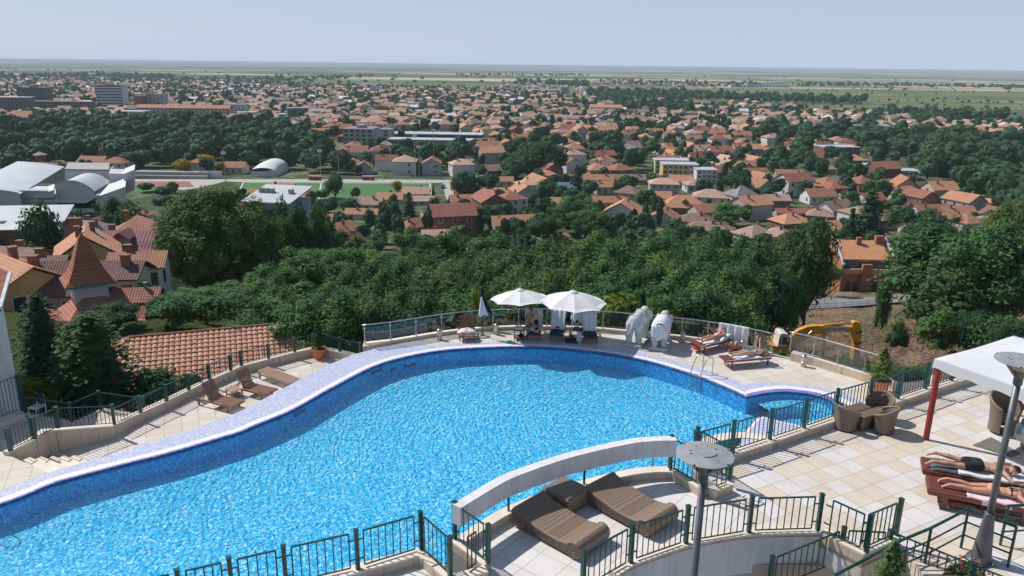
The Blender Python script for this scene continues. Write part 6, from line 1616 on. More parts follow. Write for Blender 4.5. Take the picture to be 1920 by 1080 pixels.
def car(p, rz, paint, label):
    rt = root('parked_car', p, label, 'car', 'cars parked in the town', rz=rz)
    b = MB(); out = [(-2.1,.35),(-2.15,.75),(-1.5,.88),(-.95,1.38),(.75,1.40),(1.35,.92),(2.05,.80),(2.12,.4)]
    b.plate([(x,-.82,z) for x,z in out], (0,1.64,0)); bevel(b.build('body', paint, rt), .06)
    b = MB()
    for s_ in (-1,1): b.plate([(x,s_*.83-.005,z) for x,z in ((-1.35,.92),(-.9,1.30),(.7,1.32),(1.2,.94))], (0,.01,0))
    b.build('side_windows', GLASSD, rt)
    MB().plate([(1.30,-.7,.95),(.80,-.66,1.37),(.80,.66,1.37),(1.30,.7,.95)], (.02,0,.01)).build('windscreen', GLASSD, rt)
    for x in (-1.35,1.35):
        for s_ in (-1,1): MB().tube([(x,s_*.86,.32),(x,s_*.66,.32)], .32, 14).build('wheel', BLACKP, rt)
    return rt
c0_ = GT(1527,560); car(c0_+Vector((0,0,.25)), R(5), M('car_paint_silver', (.50,.53,.56), .25, .5), 'silver car parked on the road under the slender tree')
c1_ = GT(1683,524); car(c1_+Vector((0,0,.2)), R(80), M('car_paint_dark', (.05,.06,.08), .25, .3), 'dark car beside the right corner of the orange-brick house')
c2_ = GT(831,353); car(c2_+Vector((0,0,.3)), R(85), M('car_paint_blue', (.03,.08,.22), .25, .3), 'dark blue car on the small street right of the football pitch')

# ------------------------------------------------------------ houses
def slope_uv(pts, horiz):
    """metres along the eave and up the slope"""
    h = Vector(horiz).normalized(); P_ = [Vector(p) for p in pts]; n = (P_[1]-P_[0]).cross(P_[2]-P_[0]).normalized(); u = n.cross(h).normalized()
    if u.z < 0: u = -u
    return [((p.dot(h)), (p.dot(u))) for p in P_]
def roof_faces(b, w, d, z, rh, style, ov=.5, th=.14, ridge_frac=None):
    W2, D2 = w/2+ov, d/2+ov
    if style == 'flat':
        b.box(-W2+.2,-D2+.2,z,W2-.2,D2-.2,z+.35); return
    if style == 'hip' or style == 'pyr':
        rl = 0.001 if style == 'pyr' else max(0.001, W2-D2*.95)
        A = [(-W2,-D2,z),(W2,-D2,z),(W2,D2,z),(-W2,D2,z)]; r1, r2 = (-rl,0,z+rh), (rl,0,z+rh)
        F_ = [((A[0],A[1],r2,r1),(1,0,0)),((A[1],A[2],r2),(0,1,0)),((A[2],A[3],r1,r2),(1,0,0)),((A[3],A[0],r1),(0,1,0))]
    else:
        r1, r2 = (-W2,0,z+rh), (W2,0,z+rh); A = [(-W2,-D2,z),(W2,-D2,z),(W2,D2,z),(-W2,D2,z)]
        F_ = [((A[0],A[1],r2,r1),(1,0,0)),((A[2],A[3],r1,r2),(1,0,0))]
    for pts, hd in F_:
        b.add(pts, [tuple(range(len(pts)))], 0, [slope_uv(pts, hd)])
        b.add([(p[0],p[1],p[2]-th) for p in pts], [tuple(range(len(pts)-1,-1,-1))], 0)
        for i in range(len(pts)):
            p, q = pts[i], pts[(i+1)%len(pts)]
            if style == 'gable' or abs(p[2]-q[2]) < .01: b.add([p,q,(q[0],q[1],q[2]-th),(p[0],p[1],p[2]-th)], [(3,2,1,0)], 0)
def house(p, w, d, h, rh, rz, style, roof, wall, label, nwin=3, floors=1, chim=1, group='', cat='house', name='house', ov=.5, door=True, dormer=False, balcony=False, base=2.5, sink=0.0):
    rt = root(name, p, label, cat, group or None, rz=rz)
    b = MB(); b.box(-w/2,-d/2,-base,w/2,d/2,h)
    if style == 'gable':
        for s_ in (-1,1): b.add([(s_*w/2,-d/2,h),(s_*w/2,d/2,h),(s_*w/2,0,h+rh*(d/2)/(d/2+ov)-.05)], [(0,1,2) if s_ > 0 else (0,2,1)])
    b.build('wall', wall, rt)
    b = MB(); roof_faces(b, w, d, h, rh, style, ov); ro = b.build('roof', roof, rt)
    rr = random.Random(int(p.x*10)+int(p.y*7))
    if chim:
        b = MB()
        for _ in range(chim):
            x = rr.uniform(-.3,.3)*w; y = rr.choice([-1,1])*d*.12; b.box(x-.35,y-.3,h+rh*.4,x+.35,y+.3,h+rh+.55); b.box(x-.42,y-.37,h+rh+.55,x+.42,y+.37,h+rh+.67)
        b.build('chimney', CHIM, ro)
    fh = h/floors
    for fl in range(floors):
        for k in range(nwin):
            x = (k+.5)/nwin*w-w/2; z0 = fl*fh+fh*.34; zz = z0+fh*.46
            if fl == 0 and door and k == nwin//2: z0 = 0.05; zz = fh*.75; nm = 'door'
            else: nm = 'window'
            b = MB(); b.box(x-.62,-d/2-.05,z0-.06,x+.62,-d/2+.02,zz+.06,0); b.box(x-.5,-d/2-.07,z0,x+.5,-d/2-.03,zz,1); b.build(nm, [FRAME, GLASSD], rt)
        for s_ in (-1,1):
            b = MB(); z0 = fl*fh+fh*.34; zz = z0+fh*.46; X = s_*w/2
            for y in (-d*.22,):
                b.box(min(X,X+s_*.05),y-.62,z0-.06,max(X,X+s_*.05),y+.62,zz+.06,0); b.box(min(X+s_*.03,X+s_*.07),y-.5,z0,max(X+s_*.03,X+s_*.07),y+.5,zz,1)
            b.build('window', [FRAME, GLASSD], rt)
    if balcony:
        for fl in range(1, floors): b = MB(); b.box(-w*.3,-d/2-1.3,fl*fh-.15,w*.3,-d/2,fl*fh); b.box(-w*.3,-d/2-1.35,fl*fh,w*.3,-d/2-1.25,fl*fh+.9); b.build('balcony', W_WH, rt)
    if dormer:
        b = MB(); y = -d*.28; zc_ = h+rh*.35; b.box(-.9,y-1.2,zc_-.6,.9,y+1.4,zc_+.9); dm = b.build('dormer', wall, ro)
        b = MB(); b.add([(-1.2,y-1.5,zc_+.9),(0,y-1.5,zc_+1.8),(0,y+2,zc_+1.8),(-1.2,y+2,zc_+.9)], [(0,1,2,3)]); b.add([(1.2,y-1.5,zc_+.9),(0,y-1.5,zc_+1.8),(0,y+2,zc_+1.8),(1.2,y+2,zc_+.9)], [(3,2,1,0)]); b.add([(-.9,y-1.2,zc_+.9),(.9,y-1.2,zc_+.9),(0,y-1.2,zc_+1.7)], [(0,1,2)]); b.build('dormer_roof', roof, rt)
    return rt
HB = []   # footprints taken
def hpx(pxc, pyb, wpx, dr, hpx_, rhk, rzdeg, style, roof, wall, label, **kw):
    """base centre pixel on the terrain; width in px; depth ratio; eave height in px"""
    p = GT(pxc, pyb); dist = (p-Vector((0,0,CH))).length; w = wpx*dist/F
    h = hpx_*dist/F; d = w*dr; y0 = math.atan2(p.y, p.x)-math.pi/2
    c, s_ = math.cos(R(rzdeg)), math.sin(R(rzdeg)); p2 = p+Vector((-s_*d/2*0, d/2, 0)); p2.z = terrain(p2.x, p2.y)
    HB.append((p2.x, p2.y, max(w,d)*.62+2))
    kw.setdefault('floors', 2 if h > 5 else 1); kw.setdefault('nwin', 3)
    p2.z = min(p.z, p2.z+.2)
    return house(p2, w, d, h, rhk*d/2, R(rzdeg), style, roof, wall, label, **kw)
H = hpx
H(990,369,44,.9,22,.42,14,'hip',R_PK,W_CR,'cream two-storey house with white balconies and a light hipped roof, left of centre',balcony=True,floors=3,nwin=4)
H(1061,367,34,.9,14,.6,10,'gable',R_BL,W_WH,'house with a blue-grey roof behind a tall conifer')
H(1134,365,34,.9,14,.6,5,'gable',R_BR,W_CR,'small house with a bright tiled roof left of the round tree')
H(1181,373,44,.9,10,.6,-30,'hip',R_BN,W_CR,'house with a brown hipped roof behind the bright orange roof')
H(1247,368,52,.8,22,.45,-4,'hip',R_PK,W_GY,'grey two-storey house with a light hipped roof and chimney',nwin=4)
H(1229,383,58,.55,10,.75,-3,'gable',R_BR,W_WH,'white house with a bright orange side-on gable roof beside the cypresses',chim=0)
H(1141,391,58,.5,11,.7,2,'gable',R_BR,W_WH,'long white house with a bright orange roof and grey shed roof behind')
H(1172,416,60,1.1,15,.62,72,'gable',R_OR,W_WH,'white gabled house facing the viewer with a round attic window')
H(1248,426,52,1.0,14,.6,70,'gable',R_OR,W_WH,'white gabled house behind the slim cypresses')
H(1287,402,76,.7,12,.75,-8,'hip',R_OR,W_BK,'large house with a brown-orange roof, dormer and tall chimney',dormer=True,chim=2)
H(1310,425,66,.7,8,.55,-20,'hip',R_BN,W_CR,'house with a brown hipped roof beside the large dormer roof',chim=2)
H(1335,441,84,.6,8,.5,-25,'hip',R_BN,W_CR,'wide low house with several brown roofs and small chimneys',chim=3)
H(1337,383,60,.8,12,.5,-12,'hip',R_PK,W_CR,'pinkish hipped roof house with cream walls left of the white villa')
H(1308,361,42,.8,13,.5,5,'hip',R_PK,W_WH,'white house with a pale hipped roof in front of the yellow apartments')
H(1280,351,42,.8,10,.6,-10,'gable',R_OR,W_CR,'house with an orange gable in front of the yellow apartments')
H(1394,386,46,.9,17,.8,20,'hip',R_GY,W_WH,'white villa with steep grey-brown roofs',chim=2)
H(1051,393,36,.9,8,.8,3,'gable',R_OR,W_CR,'small brownish roof with skylight left of the large green tree')
H(1422,452,60,.9,8,.6,25,'hip',R_PK,W_CR,'pale pinkish hipped roof house with a thin chimney above the canopy')
H(1122,348,54,.5,10,.7,-2,'gable',R_OR,W_CR,'long orange-roofed house left of the yellow apartments')
H(1182,346,60,.45,8,.7,2,'gable',R_BN,W_CR,'long low house with a weathered brown roof')
H(1070,369,26,.9,6,.7,30,'gable',R_OR,W_CR,'small gabled house next to the tall conifer')
H(975,420,30,.8,6,.6,20,'gable',R_OR,W_CR,'small roof among the trees at the left of centre')
H(1052,452,22,.9,7,.6,40,'gable',R_OR,W_CR,'tiny gabled house between the dense trees')
H(1483,346,46,.7,14,.65,-6,'gable',R_OR,W_TL,'teal two-storey house with orange tiled roof at the right',floors=2,nwin=4)
H(1551,327,28,.9,9,.6,10,'hip',R_OR,W_TL,'small teal house with a hipped roof')
H(1459,391,40,.7,14,.65,2,'gable',R_PK,W_BK,'brick house with a light orange roof and small chimney')
H(1540,383,50,.7,13,.7,8,'gable',R_OR,W_WH,'white gabled house with an orange roof left of the cedar')
H(1572,408,58,.7,13,.7,30,'gable',R_BN,W_WH,'white-fronted gabled house with brownish roof just left of the very tall cedar')
H(1505,407,92,.22,7,.7,2,'gable',R_RD,W_CR,'long low building with a dark red roof')
H(1544,413,42,.9,7,.6,-20,'hip',R_PK,W_BK,'low house with a pale roof right of the long red roof')
H(1489,427,58,.8,8,.6,18,'hip',R_OR,W_BK,'house with a wide hipped roof near the slender tree')
H(1702,372,46,.9,16,.9,80,'gable',R_BR,W_PK,'house with a steep rounded bright red-orange roof')
H(1769,364,42,.8,6,.6,-5,'hip',R_OR,W_CR,'low house with an orange hipped roof at the wood edge')
H(1792,388,42,.8,7,.6,-20,'hip',R_OR,W_BK,'brown house with two chimneys on an orange roof')
H(1752,414,60,.6,10,.8,10,'gable',R_OR,W_WH,'left wing of the long white house with white gable walls')
H(1800,414,54,.6,9,.8,6,'gable',R_OR,W_WH,'right wing of the long white gabled house')
H(1900,392,58,.8,8,.7,-10,'hip',R_OR,W_BK,'large orange roof at the right edge of the photo')
H(1463,453,46,.9,8,.7,-25,'hip',R_PK,W_WH,'pink-roofed house above the trees at the right of the canopy')
H(1553,442,54,.8,9,.6,25,'gable',R_OR,W_CR,'orange roof behind the slender tree')
H(1571,351,34,.8,8,.7,15,'gable',R_GY,W_WH,'white gabled house with dark grey roof')
H(1600,377,32,.8,7,.6,-8,'hip',R_PK,W_CR,'small pale hipped roof beside the very tall cedar')
H(1692,412,40,.8,7,.6,30,'gable',R_BR,W_CR,'red tiled roof with a row of skylights right of the very tall cedar')
H(1478,470,40,.9,10,.7,60,'gable',R_RD,W_WH,'red-roofed white gabled house behind the slender tree')
H(1855,350,30,.8,7,.7,30,'gable',R_BR,W_CR,'bright roof alone at the edge of the right wood')
H(730,382,46,.6,8,.8,0,'gable',R_OR,W_CR,'brown-orange house with two chimneys in front of the pitch',chim=2)
H(779,374,48,.6,10,.8,0,'gable',R_PK,W_YE,'yellowish house with a pale roof in front of the pitch')
H(688,392,52,.6,8,.8,-2,'gable',R_PK,W_WH,'long pale-roofed house left of the dark conifer')
H(684,412,72,.4,10,.6,-3,'gable',R_OR,W_WH,'long white building with a light orange roof below the pitch')
H(776,434,50,.8,8,.7,35,'hip',R_RD,W_CR,'house with a red hipped roof and chimney')
H(811,420,42,.8,8,.6,0,'gable',R_PK,W_CR,'pale-roofed house right of the red hipped roof')
H(790,384,44,.6,7,.6,4,'gable',R_PK,W_CR,'low pale-roofed house behind the dark conifer')
H(632,452,54,.9,9,.9,58,'gable',R_BR,W_BK,'orange gabled house at the top of the dense wood')
H(652,470,50,.9,6,.9,62,'gable',R_RD,W_CR,'red striped tile roof with a brick chimney half hidden by trees')
H(600,448,34,.9,6,.5,-20,'gable',R_GY,W_WH,'grey-roofed low house left of the orange gable')
H(912,380,58,.7,8,.7,-8,'hip',R_OR,W_CR,'wide orange hipped roof left of the balconied house')
H(945,370,34,.7,9,.6,3,'gable',R_OR,W_CR,'orange-roofed house beside the wide hipped roof')
H(900,347,62,.4,14,.25,0,'gable',R_BL,W_GY,'grey shed with a blue metal roof behind the street',chim=0)
H(940,350,42,.6,10,.6,2,'gable',R_OR,W_CR,'brownish house right of the blue metal roof')
H(820,455,60,.8,6,.6,10,'gable',R_PK,W_CR,'pale roof showing through the canopy left of centre')
H(1330,545,70,.7,6,.6,-15,'hip',R_RD,W_CR,'steep tiled roof with chimney half hidden in the canopy',sink=0)
H(1180,530,90,.5,4,.6,8,'gable',R_PK,W_CR,'pale tiled roof half hidden in the middle of the canopy')
H(1040,492,60,.7,5,.6,-5,'gable',R_PK,W_CR,'pinkish roof peeking out of the canopy behind the umbrellas')
H(1108,475,30,.8,5,.6,40,'gable',R_OR,W_WH,'small gable peeking out of the canopy')
# near houses at the left
def at(px, py, Y): return PY(px, py, Y)
def placed(px, py, Y, w, d, h, rh, rz, style, roof, wall, label, **kw):
    """px,py: eave centre seen on the photo"""
    t = PY(px, py, Y); HB.append((t.x, Y, max(w,d)*.6)); kw.setdefault('base', 12)
    return house(Vector((t.x, Y, t.z-h)), w, d, h, rh, R(rz), style, roof, wall, label, **kw)
placed(165,470,92,7.5,6.5,5.5,2.6,-62,'gable',R_OR,W_YE,'yellow house with an orange tiled roof and two chimneys behind the pointed tower',chim=2,floors=2)
placed(245,462,100,9.5,6,4,2.2,4,'gable',R_PU,W_CR,'house with a maroon metal roof and a small gabled dormer',dormer=True)
placed(170,440,135,12,9,4,2.6,-12,'hip',R_GY,W_GY,'house with a dark grey shallow hipped roof',chim=2)
placed(262,436,120,8,8,4,2.8,15,'hip',R_OR,W_CR,'house with an orange hipped roof left of the huge olive tree')
placed(262,493,80,5,4,3,1.3,12,'gable',R_OR,W_WH,'white house with a light orange roof left of the huge olive tree trunk')
placed(28,522,66,8.5,6,6,1.9,-38,'gable',R_OR,W_YE,'yellow house with an orange tiled roof at the left edge',floors=2)
placed(75,500,78,5,4,4,1.2,10,'gable',R_BN,W_CR,'low brownish roof behind the yellow house at the left')
placed(25,480,90,7,5,4,1.2,-10,'gable',R_BN,W_CR,'dark brown roofs at the left edge behind the yellow house')
placed(112,538,66,5.6,5,3,2.4,4,'gable',R_DK,W_CR,'house with a dark brown tiled roof and pale verge left of the pointed tower')
placed(222,512,68,4.2,3.6,3,1.2,4,'gable',R_DK,W_CR,'house with a dark brown roof and white gable right of the pointed tower')
# house with pointed tower
Yt = 60.0
tp0 = PY(165,524,Yt); rt = root('tower_house', (tp0.x, Yt, tp0.z), 'red-roofed house with a tall pointed flared tower roof and ball finial', 'house'); apx = PY(153,437,Yt).z-tp0.z
b = MB(); prof = [(2.6,0),(2.1,.38),(1.62,1.0),(1.2,1.8),(.80,2.7),(.38,3.5),(.03,apx)]; az = R(81)
for i in range(len(prof)-1):
    (r0, z0), (r1, z1) = prof[i], prof[i+1]
    for k in range(4):
        a0, a1 = az+k*math.pi/2, az+(k+1)*math.pi/2; k0 = 1.0
        pts = [(r0*math.cos(a0)*k0,r0*math.sin(a0)*k0,z0),(r0*math.cos(a1)*k0,r0*math.sin(a1)*k0,z0),(r1*math.cos(a1)*k0,r1*math.sin(a1)*k0,z1),(r1*math.cos(a0)*k0,r1*math.sin(a0)*k0,z1)]
        hd = Vector(pts[1])-Vector(pts[0]); uv = slope_uv(pts, hd); off = i*3.1; uv = [(u, v_) for u, v_ in uv]
        b.add(pts, [(0,1,2,3)], 0, [uv])
tr_ = b.build('tower_roof', roofmat('tower_tile', (.33,.125,.075), (.45,.19,.12), .22, .30, .6), rt)
b = MB(); b.prism([(2.64*math.cos(az+k*math.pi/2),2.64*math.sin(az+k*math.pi/2)) for k in range(4)], -.16, -.01); b.build('gutter', M('teal_gutter', (.03,.22,.20), .5), tr_)
MB().lathe((0,0,apx-.1), [(.04,0),(.04,.3),(.16,.40),(.16,.50),(.05,.60),(.02,.85),(0,.86)], 12).build('finial', DARK, tr_)
b = MB(); b.prism([(1.75*math.cos(az+k*math.pi/2),1.75*math.sin(az+k*math.pi/2)) for k in range(4)], -6, -.16); b.build('tower_wall', W_WH, rt)
def wing(x, y, w, d, z, rh, rz, style, nm='roof', mat=None, wall=True):
    b = MB(); roof_faces(b, w, d, 0, rh, style, .35); o = b.build(nm, mat or roofmat('wing_tile'+str(round(x*10)), (.34,.14,.10), (.50,.25,.18), .22, .30, .6), rt); o.location = (x,y,z); o.rotation_euler = (0,0,R(rz))
    if wall:
        b = MB(); b.box(-w/2,-d/2,-6,w/2,d/2,-.1)
        if style == 'gable':
            for s_ in (-1,1): b.add([(s_*w/2,-d/2,-.1),(s_*w/2,d/2,-.1),(s_*w/2,0,rh*.85)], [(0,1,2)])
        q = b.build('wall', W_CR, rt); q.location = (x,y,z); q.rotation_euler = (0,0,R(rz))
wing(.3,-.4,9.0,9.0,-4.9,4.4,40,'pyr'); wing(-2.6,-2.6,2.2,2.6,-2.7,.8,-60,'gable'); wing(3.6,.6,3.2,2.2,-1.7,.9,8,'gable'); wing(3.3,-1.0,2.8,2.0,-2.7,.8,8,'gable'); wing(4.3,-1.6,2.4,3.4,-3.6,1.0,-35,'gable')
MB().lathe((4.3,.6,-1.4), [(.12,0),(.12,.9),(.2,.92),(.2,1.05),(0,1.06)], 10).build('flue', STEELB, rt)
# white building at the left edge with red roof
p_ = PY(36,742,27.0); rt = root('building', (p_.x, 27.0, -3.6), 'white plastered building at the left edge with a red tiled roof verge', 'building'); b = MB()
ztop = PY(3,566,27.0).z; b.prism([(0,0),(-12,0),(-12,9),(p_.x*.34,9)], 0, ztop+3.6); b.build('wall', WHITE, rt)
v0 = PY(0,578,26.4); v1 = PY(19,511,29.5); b = MB(); o_ = Vector(rt.location)
pts = [v0-o_, v1-o_, v1-o_+Vector((-7,0,3.2)), v0-o_+Vector((-7,0,3.2))]; b.add(pts, [(0,1,2,3)], 0, [slope_uv(pts, (0,1,0))]); b.add([p-Vector((0,0,.15)) for p in pts], [(3,2,1,0)]); b.build('roof', R_RD, rt)
MB().bar(pts[0], pts[1], .12, .1).build('gutter', M('pale_gutter', (.45,.55,.60), .5), rt)
# big roof of round tiles next to the left deck: every tile modelled
def tilefield(rt, e0, e1, r1, r0, cw=.30, rl=.35, name='roof', mat=None):
    """e0,e1: eave ends; r1,r0: ridge ends above e1,e0"""
    e0, e1, r1, r0 = map(Vector, (e0, e1, r1, r0)); L0 = (e1-e0).length; up_ = ((r0+r1)/2-(e0+e1)/2); n = (e1-e0).cross(up_).normalized(); S_ = up_.length; nr = max(1, round(S_/rl))
    b = MB(); hx = (e1-e0).normalized(); sl = up_-hx*up_.dot(hx); S_ = sl.length; sl.normalize(); nr = round(S_/rl); rl = S_/nr
    for j in range(nr):
        v0 = (j*rl)/S_; v1 = ((j+1)*rl+.04)/S_; a = lerp(e0, r0, v0); c = lerp(e1, r1, v0)
        xa, xc = a.dot(hx), c.dot(hx); k0 = math.ceil(xa/cw); k1 = math.floor(xc/cw); base = a-hx*xa
        for k in range(k0, k1):
            jit = random.Random(k*977+j).uniform(-.008,.008)
            prof_ = [(0,.0),(.10,.045),(.5,.075),(.86,.045),(1,0)]
            P0 = [base+hx*((k+t)*cw)+n*(z+.050+jit) for t, z in prof_]; P1 = [base+hx*((k+t*.92+.04)*cw)+sl*(rl+.03)+n*(z*.9+.005+jit) for t, z in prof_]
            b.add(P0+P1+[p-n*.05 for p in P0], [(q,q+1,5+q+1,5+q) for q in range(4)]+[(10+q,10+q+1,q+1,q) for q in range(4)])
    b.add([e0,e1,r1,r0], [(0,1,2,3)]); return b.build(name, mat, rt)
TMAT = M('clay_tile', (.56,.315,.22), .8, 0, .28, 3.5, .2, 30, spec=.25)
rg0 = PY(243,634,41); rg1 = PY(541,607,(CH-rg0.z)/(CH-PY(541,607,1.0).z))
dh = (rg1-rg0).normalized(); nv = Vector((dh.y,-dh.x,0)); hip_ = 1.9
ev0 = rg0-dh*hip_*1.6+nv*5.6-Vector((0,0,2.6)); ev1 = rg1+dh*hip_*1.05+nv*5.6-Vector((0,0,2.6))
bk0 = rg0-dh*hip_*1.6-nv*5.6-Vector((0,0,2.6)); bk1 = rg1+dh*hip_*1.05-nv*5.6-Vector((0,0,2.6))
rt = root('tiled_roof_house', Vector((rg0.x, rg0.y, -9)), 'long house whose big orange clay tile roof rises just behind the left deck railing', 'house'); off = -Vector(rt.location)
tilefield(rt, ev0+off, ev1+off, rg1+off, rg0+off, mat=TMAT)
tilefield(rt, ev1+off, bk1+off, rg1+off, rg1+off+Vector((.001,0,0)), mat=TMAT, name='roof_hip')
tilefield(rt, bk0+off, ev0+off, rg0+off, rg0+off+Vector((.001,0,0)), mat=TMAT, name='roof_hip')
b = MB(); b.add([bk1+off,bk0+off,rg0+off,rg1+off], [(0,1,2,3)], 0, [slope_uv([bk1,bk0,rg0,rg1], dh)]); b.build('back_roof', R_OR, rt)
b = MB()
def ridgeline(p, q):
    L_ = (q-p).length; k = int(L_/.36)
    for i in range(k): a = lerp(p, q, i/k); c = lerp(p, q, (i+1.08)/k); b.tube([a+off+Vector((0,0,.05)), c+off+Vector((0,0,.03))], [.11,.09], 8)
ridgeline(rg0, rg1); ridgeline(rg1, ev1); ridgeline(rg0, ev0); ridgeline(rg1, bk1); b.build('ridge_tiles', M('ridge_tile', (.36,.15,.09), .8, 0, .25, 4), rt)
b = MB(); b.prism([(p+off).xy for p in (ev0-nv*.5+dh*.5, ev1-nv*.5-dh*.5, bk1+nv*.5-dh*.5, bk0+nv*.5+dh*.5)], 1.0, ev0.z+off.z-.05); b.build('wall', W_CR, rt)
# orange-brick house right
Yb = GT(1624,546).y
bl0, br0 = PY(1571,545,Yb), PY(1676,548,Yb); wv_ = (br0-bl0).length; zt1 = PY(1625,505,Yb).z; c_ = (bl0+br0)/2
rt = root('brick_house', (c_.x, Yb, min(bl0.z,br0.z)-.3), 'orange-brick house with a big tiled roof over an open terrace and stepped side walls', 'house', rz=R(-2)); z1 = zt1-rt.location.z; w = wv_/2
OBR = M('orange_brick', (.36,.15,.085), .85, 0, .2, 2.0, .2, 20)
b = MB(); b.box(-w*.93,0,-3,w*.93,6.5,z1); b.build('wall', OBR, rt)
b = MB(); b.box(-w,-.6,z1-.9,w,0,z1+.1); b.build('terrace_parapet', M('pinkish_band', (.50,.30,.22), .8, 0, .12, 1), rt)
b = MB(); b.box(-w*.28,-.9,-3,w*.05,-.1,z1+1.2); b.build('chimney_stack', OBR, rt)
er_, rr2 = 6.6, 0
P_e = [Vector((-w*.9,.9,z1+1.9)), Vector((w*.82,.9,z1+1.9)), Vector((w*.82,7.5,z1+4.7)), Vector((-w*.9,7.5,z1+4.7))]
b = MB(); b.add(P_e, [(0,1,2,3)], 0, [slope_uv(P_e, (1,0,0))]); b.add([p-Vector((0,0,.2)) for p in P_e], [(3,2,1,0)]); b.add([P_e[0],P_e[1],P_e[1]-Vector((0,0,.2)),P_e[0]-Vector((0,0,.2))], [(3,2,1,0)]); rf_ = b.build('roof', roofmat('brick_house_tile', (.48,.22,.10), (.64,.36,.20), .5, .38, .6), rt)
b = MB(); b.box(-w*.15,5.8,z1+4,w*.02,6.6,z1+5.6); b.box(w*.55,6.2,z1+4.2,w*.85,7.3,z1+5.9); b.build('chimney', OBR, rf_)
for s_ in (-1,1):
    b = MB(); x = s_*w*.95; b.plate([(x-.2,-.6,-3),(x-.2,-.6,z1+1.0),(x-.2,1,z1+2.1),(x-.2,7.6,z1+5.3),(x-.2,7.6,-3)], (.4,0,0)); b.build('side_wall', OBR, rt)
    b = MB(); b.plate([(x-.28,-.6,z1+1.02),(x-.28,1,z1+2.13),(x-.28,7.6,z1+5.33),(x-.28,7.6,z1+5.45),(x-.28,1,z1+2.25),(x-.28,-.6,z1+1.14)], (.56,0,0)); b.build('wall_coping', W_WH, rt)
b = MB(); b.box(-w*.85,.6,z1+.1,w*.85,.7,z1+1.6); b.build('terrace_glazing', GLASSD, rt)
for x in (-.75,-.5,.18,.4,.6): MB().box(w*x,-.02,.5,w*(x+.17),-.01,2.6).build('window', GLASSD, rt)
HB.append((c_.x, Yb+3, 9))
# ------------------------------------------------------------ town
ZG = -43.0
def proj(p):
    d = Vector(p)-Vector((0,0,CH)); z = d.dot(_f)
    if z < 1: return (-999,-999)
    return (960+F*d.dot(cr)/z, 540-F*d.dot(cu)/z)
def inpoly(x, y, P_):
    c = False; n = len(P_); j = n-1
    for i in range(n):
        if (P_[i][1] > y) != (P_[j][1] > y) and x < (P_[j][0]-P_[i][0])*(y-P_[i][1])/(P_[j][1]-P_[i][1])+P_[i][0]: c = not c
        j = i
    return c
def blk(pxc, pyb, wpx, hpx_, dep, rz, label, wall=None, roof=None, floors=3, cols=6, cat='building', name='building', bands=False, stylr='flat', rh=0.0, bal=False, pent=False, xtra=None):
    p = GT(pxc, pyb); dist = (p-Vector((0,0,CH))).length; w = wpx*dist/F; h = hpx_*dist/F
    wall = wall or W_CR; roof = roof or R_GY
    rt = root(name, p, label, cat, rz=R(rz)); HB.append((p.x, p.y+dep/2, max(w*.5,dep*.5)+3)); HB.extend([(p.x+k_*w*.3, p.y-10, 7) for k_ in (-1,0,1)])
    b = MB(); b.box(-w/2,0,-2,w/2,dep,h); b.build('wall', wall, rt)
    b = MB()
    if stylr == 'flat': b.box(-w/2-.3,-.3,h,w/2+.3,dep+.3,h+.5)
    else:
        roof_faces(b, w, dep, 0, rh, stylr, .4); b.v = [(x,y+dep/2,z+h) for x,y,z in b.v]
    ro = b.build('roof', roof, rt)
    if pent: b = MB(); b.box(-w*.12,dep*.3,h+.5,w*.12,dep*.7,h+2.6); b.build('roof_hut', wall, ro)
    fh = h/floors
    if bands:
        for f in range(floors): b = MB(); b.box(-w/2+.3,-.06,f*fh+fh*.4,w/2-.3,-.02,f*fh+fh*.85); b.build('window_band', GLASSD, rt)
    else:
        for f in range(floors):
            for c in range(cols):
                x = (c+.5)/cols*w-w/2; ww = w/cols*.26
                b = MB(); b.box(x-ww,-.05,f*fh+fh*.32,x+ww,-.01,f*fh+fh*.8); b.build('window', GLASSD, rt)
    if bal:
        for f in range(1, floors):
            for c in (1, cols-2): x = (c+.5)/cols*w-w/2; b = MB(); b.box(x-w/cols*.45,-1.1,f*fh,x+w/cols*.45,-.02,f*fh+1.0); b.build('balcony', W_WH, rt)
    return rt
blk(1275,337,64,26,11,-2,'yellow four-storey apartment block with balconies in front of the cream one',W_YE,R_WH,3,7,bal=True)
blk(1259,325,60,22,11,-2,'cream apartment block with a white roof edge behind the yellow one',W_CR,R_WH,3,6,bal=True)
blk(1324,343,36,22,11,-2,'white three-storey flats attached to the right of the yellow block',W_WH,R_WH,3,4,bal=True)
blk(1079,298,36,18,14,2,'barn-like building with a pale gable and tall dark doors',W_GY,R_OR,1,2,stylr='hip',rh=3.5)
blk(1179,296,36,16,12,2,'light grey house with low gable behind the town grove',W_GY,R_GY,2,3,stylr='hip',rh=2.5)
blk(672,281,54,36,22,-4,'grey office building with a diagonal lattice storey under a dark roof',W_GY,R_GY,5,5,pent=True)
blk(716,271,32,26,14,-4,'grey annex with an arched roof beside the lattice office building',W_GY,R_GY,4,2)
blk(805,278,155,14,16,-3,'very long dark-topped office block with a white roof edge and window row',W_CR,R_WH,2,24)
blk(812,262,178,9,20,-3,'dark upper storey of the very long office block',M('dark_cladding', (.07,.06,.07), .6),R_WH,1,20)
blk(208,207,42,40,16,6,'tall white high-rise block with horizontal dark window bands',W_WH,R_GY,9,4,bands=True,pent=True)
blk(62,199,44,28,16,0,'dark brown high-rise with stepped roof at the left',M('dark_brown_render', (.13,.10,.10), .8),R_GY,8,8,pent=True)
blk(280,203,50,22,15,4,'brick and grey apartment block right of the white high-rise',W_GY,R_GY,6,8,pent=True)
blk(262,204,13,20,15,4,'windowless brick end tower beside the grey apartment block',W_BK,R_GY,6,1)
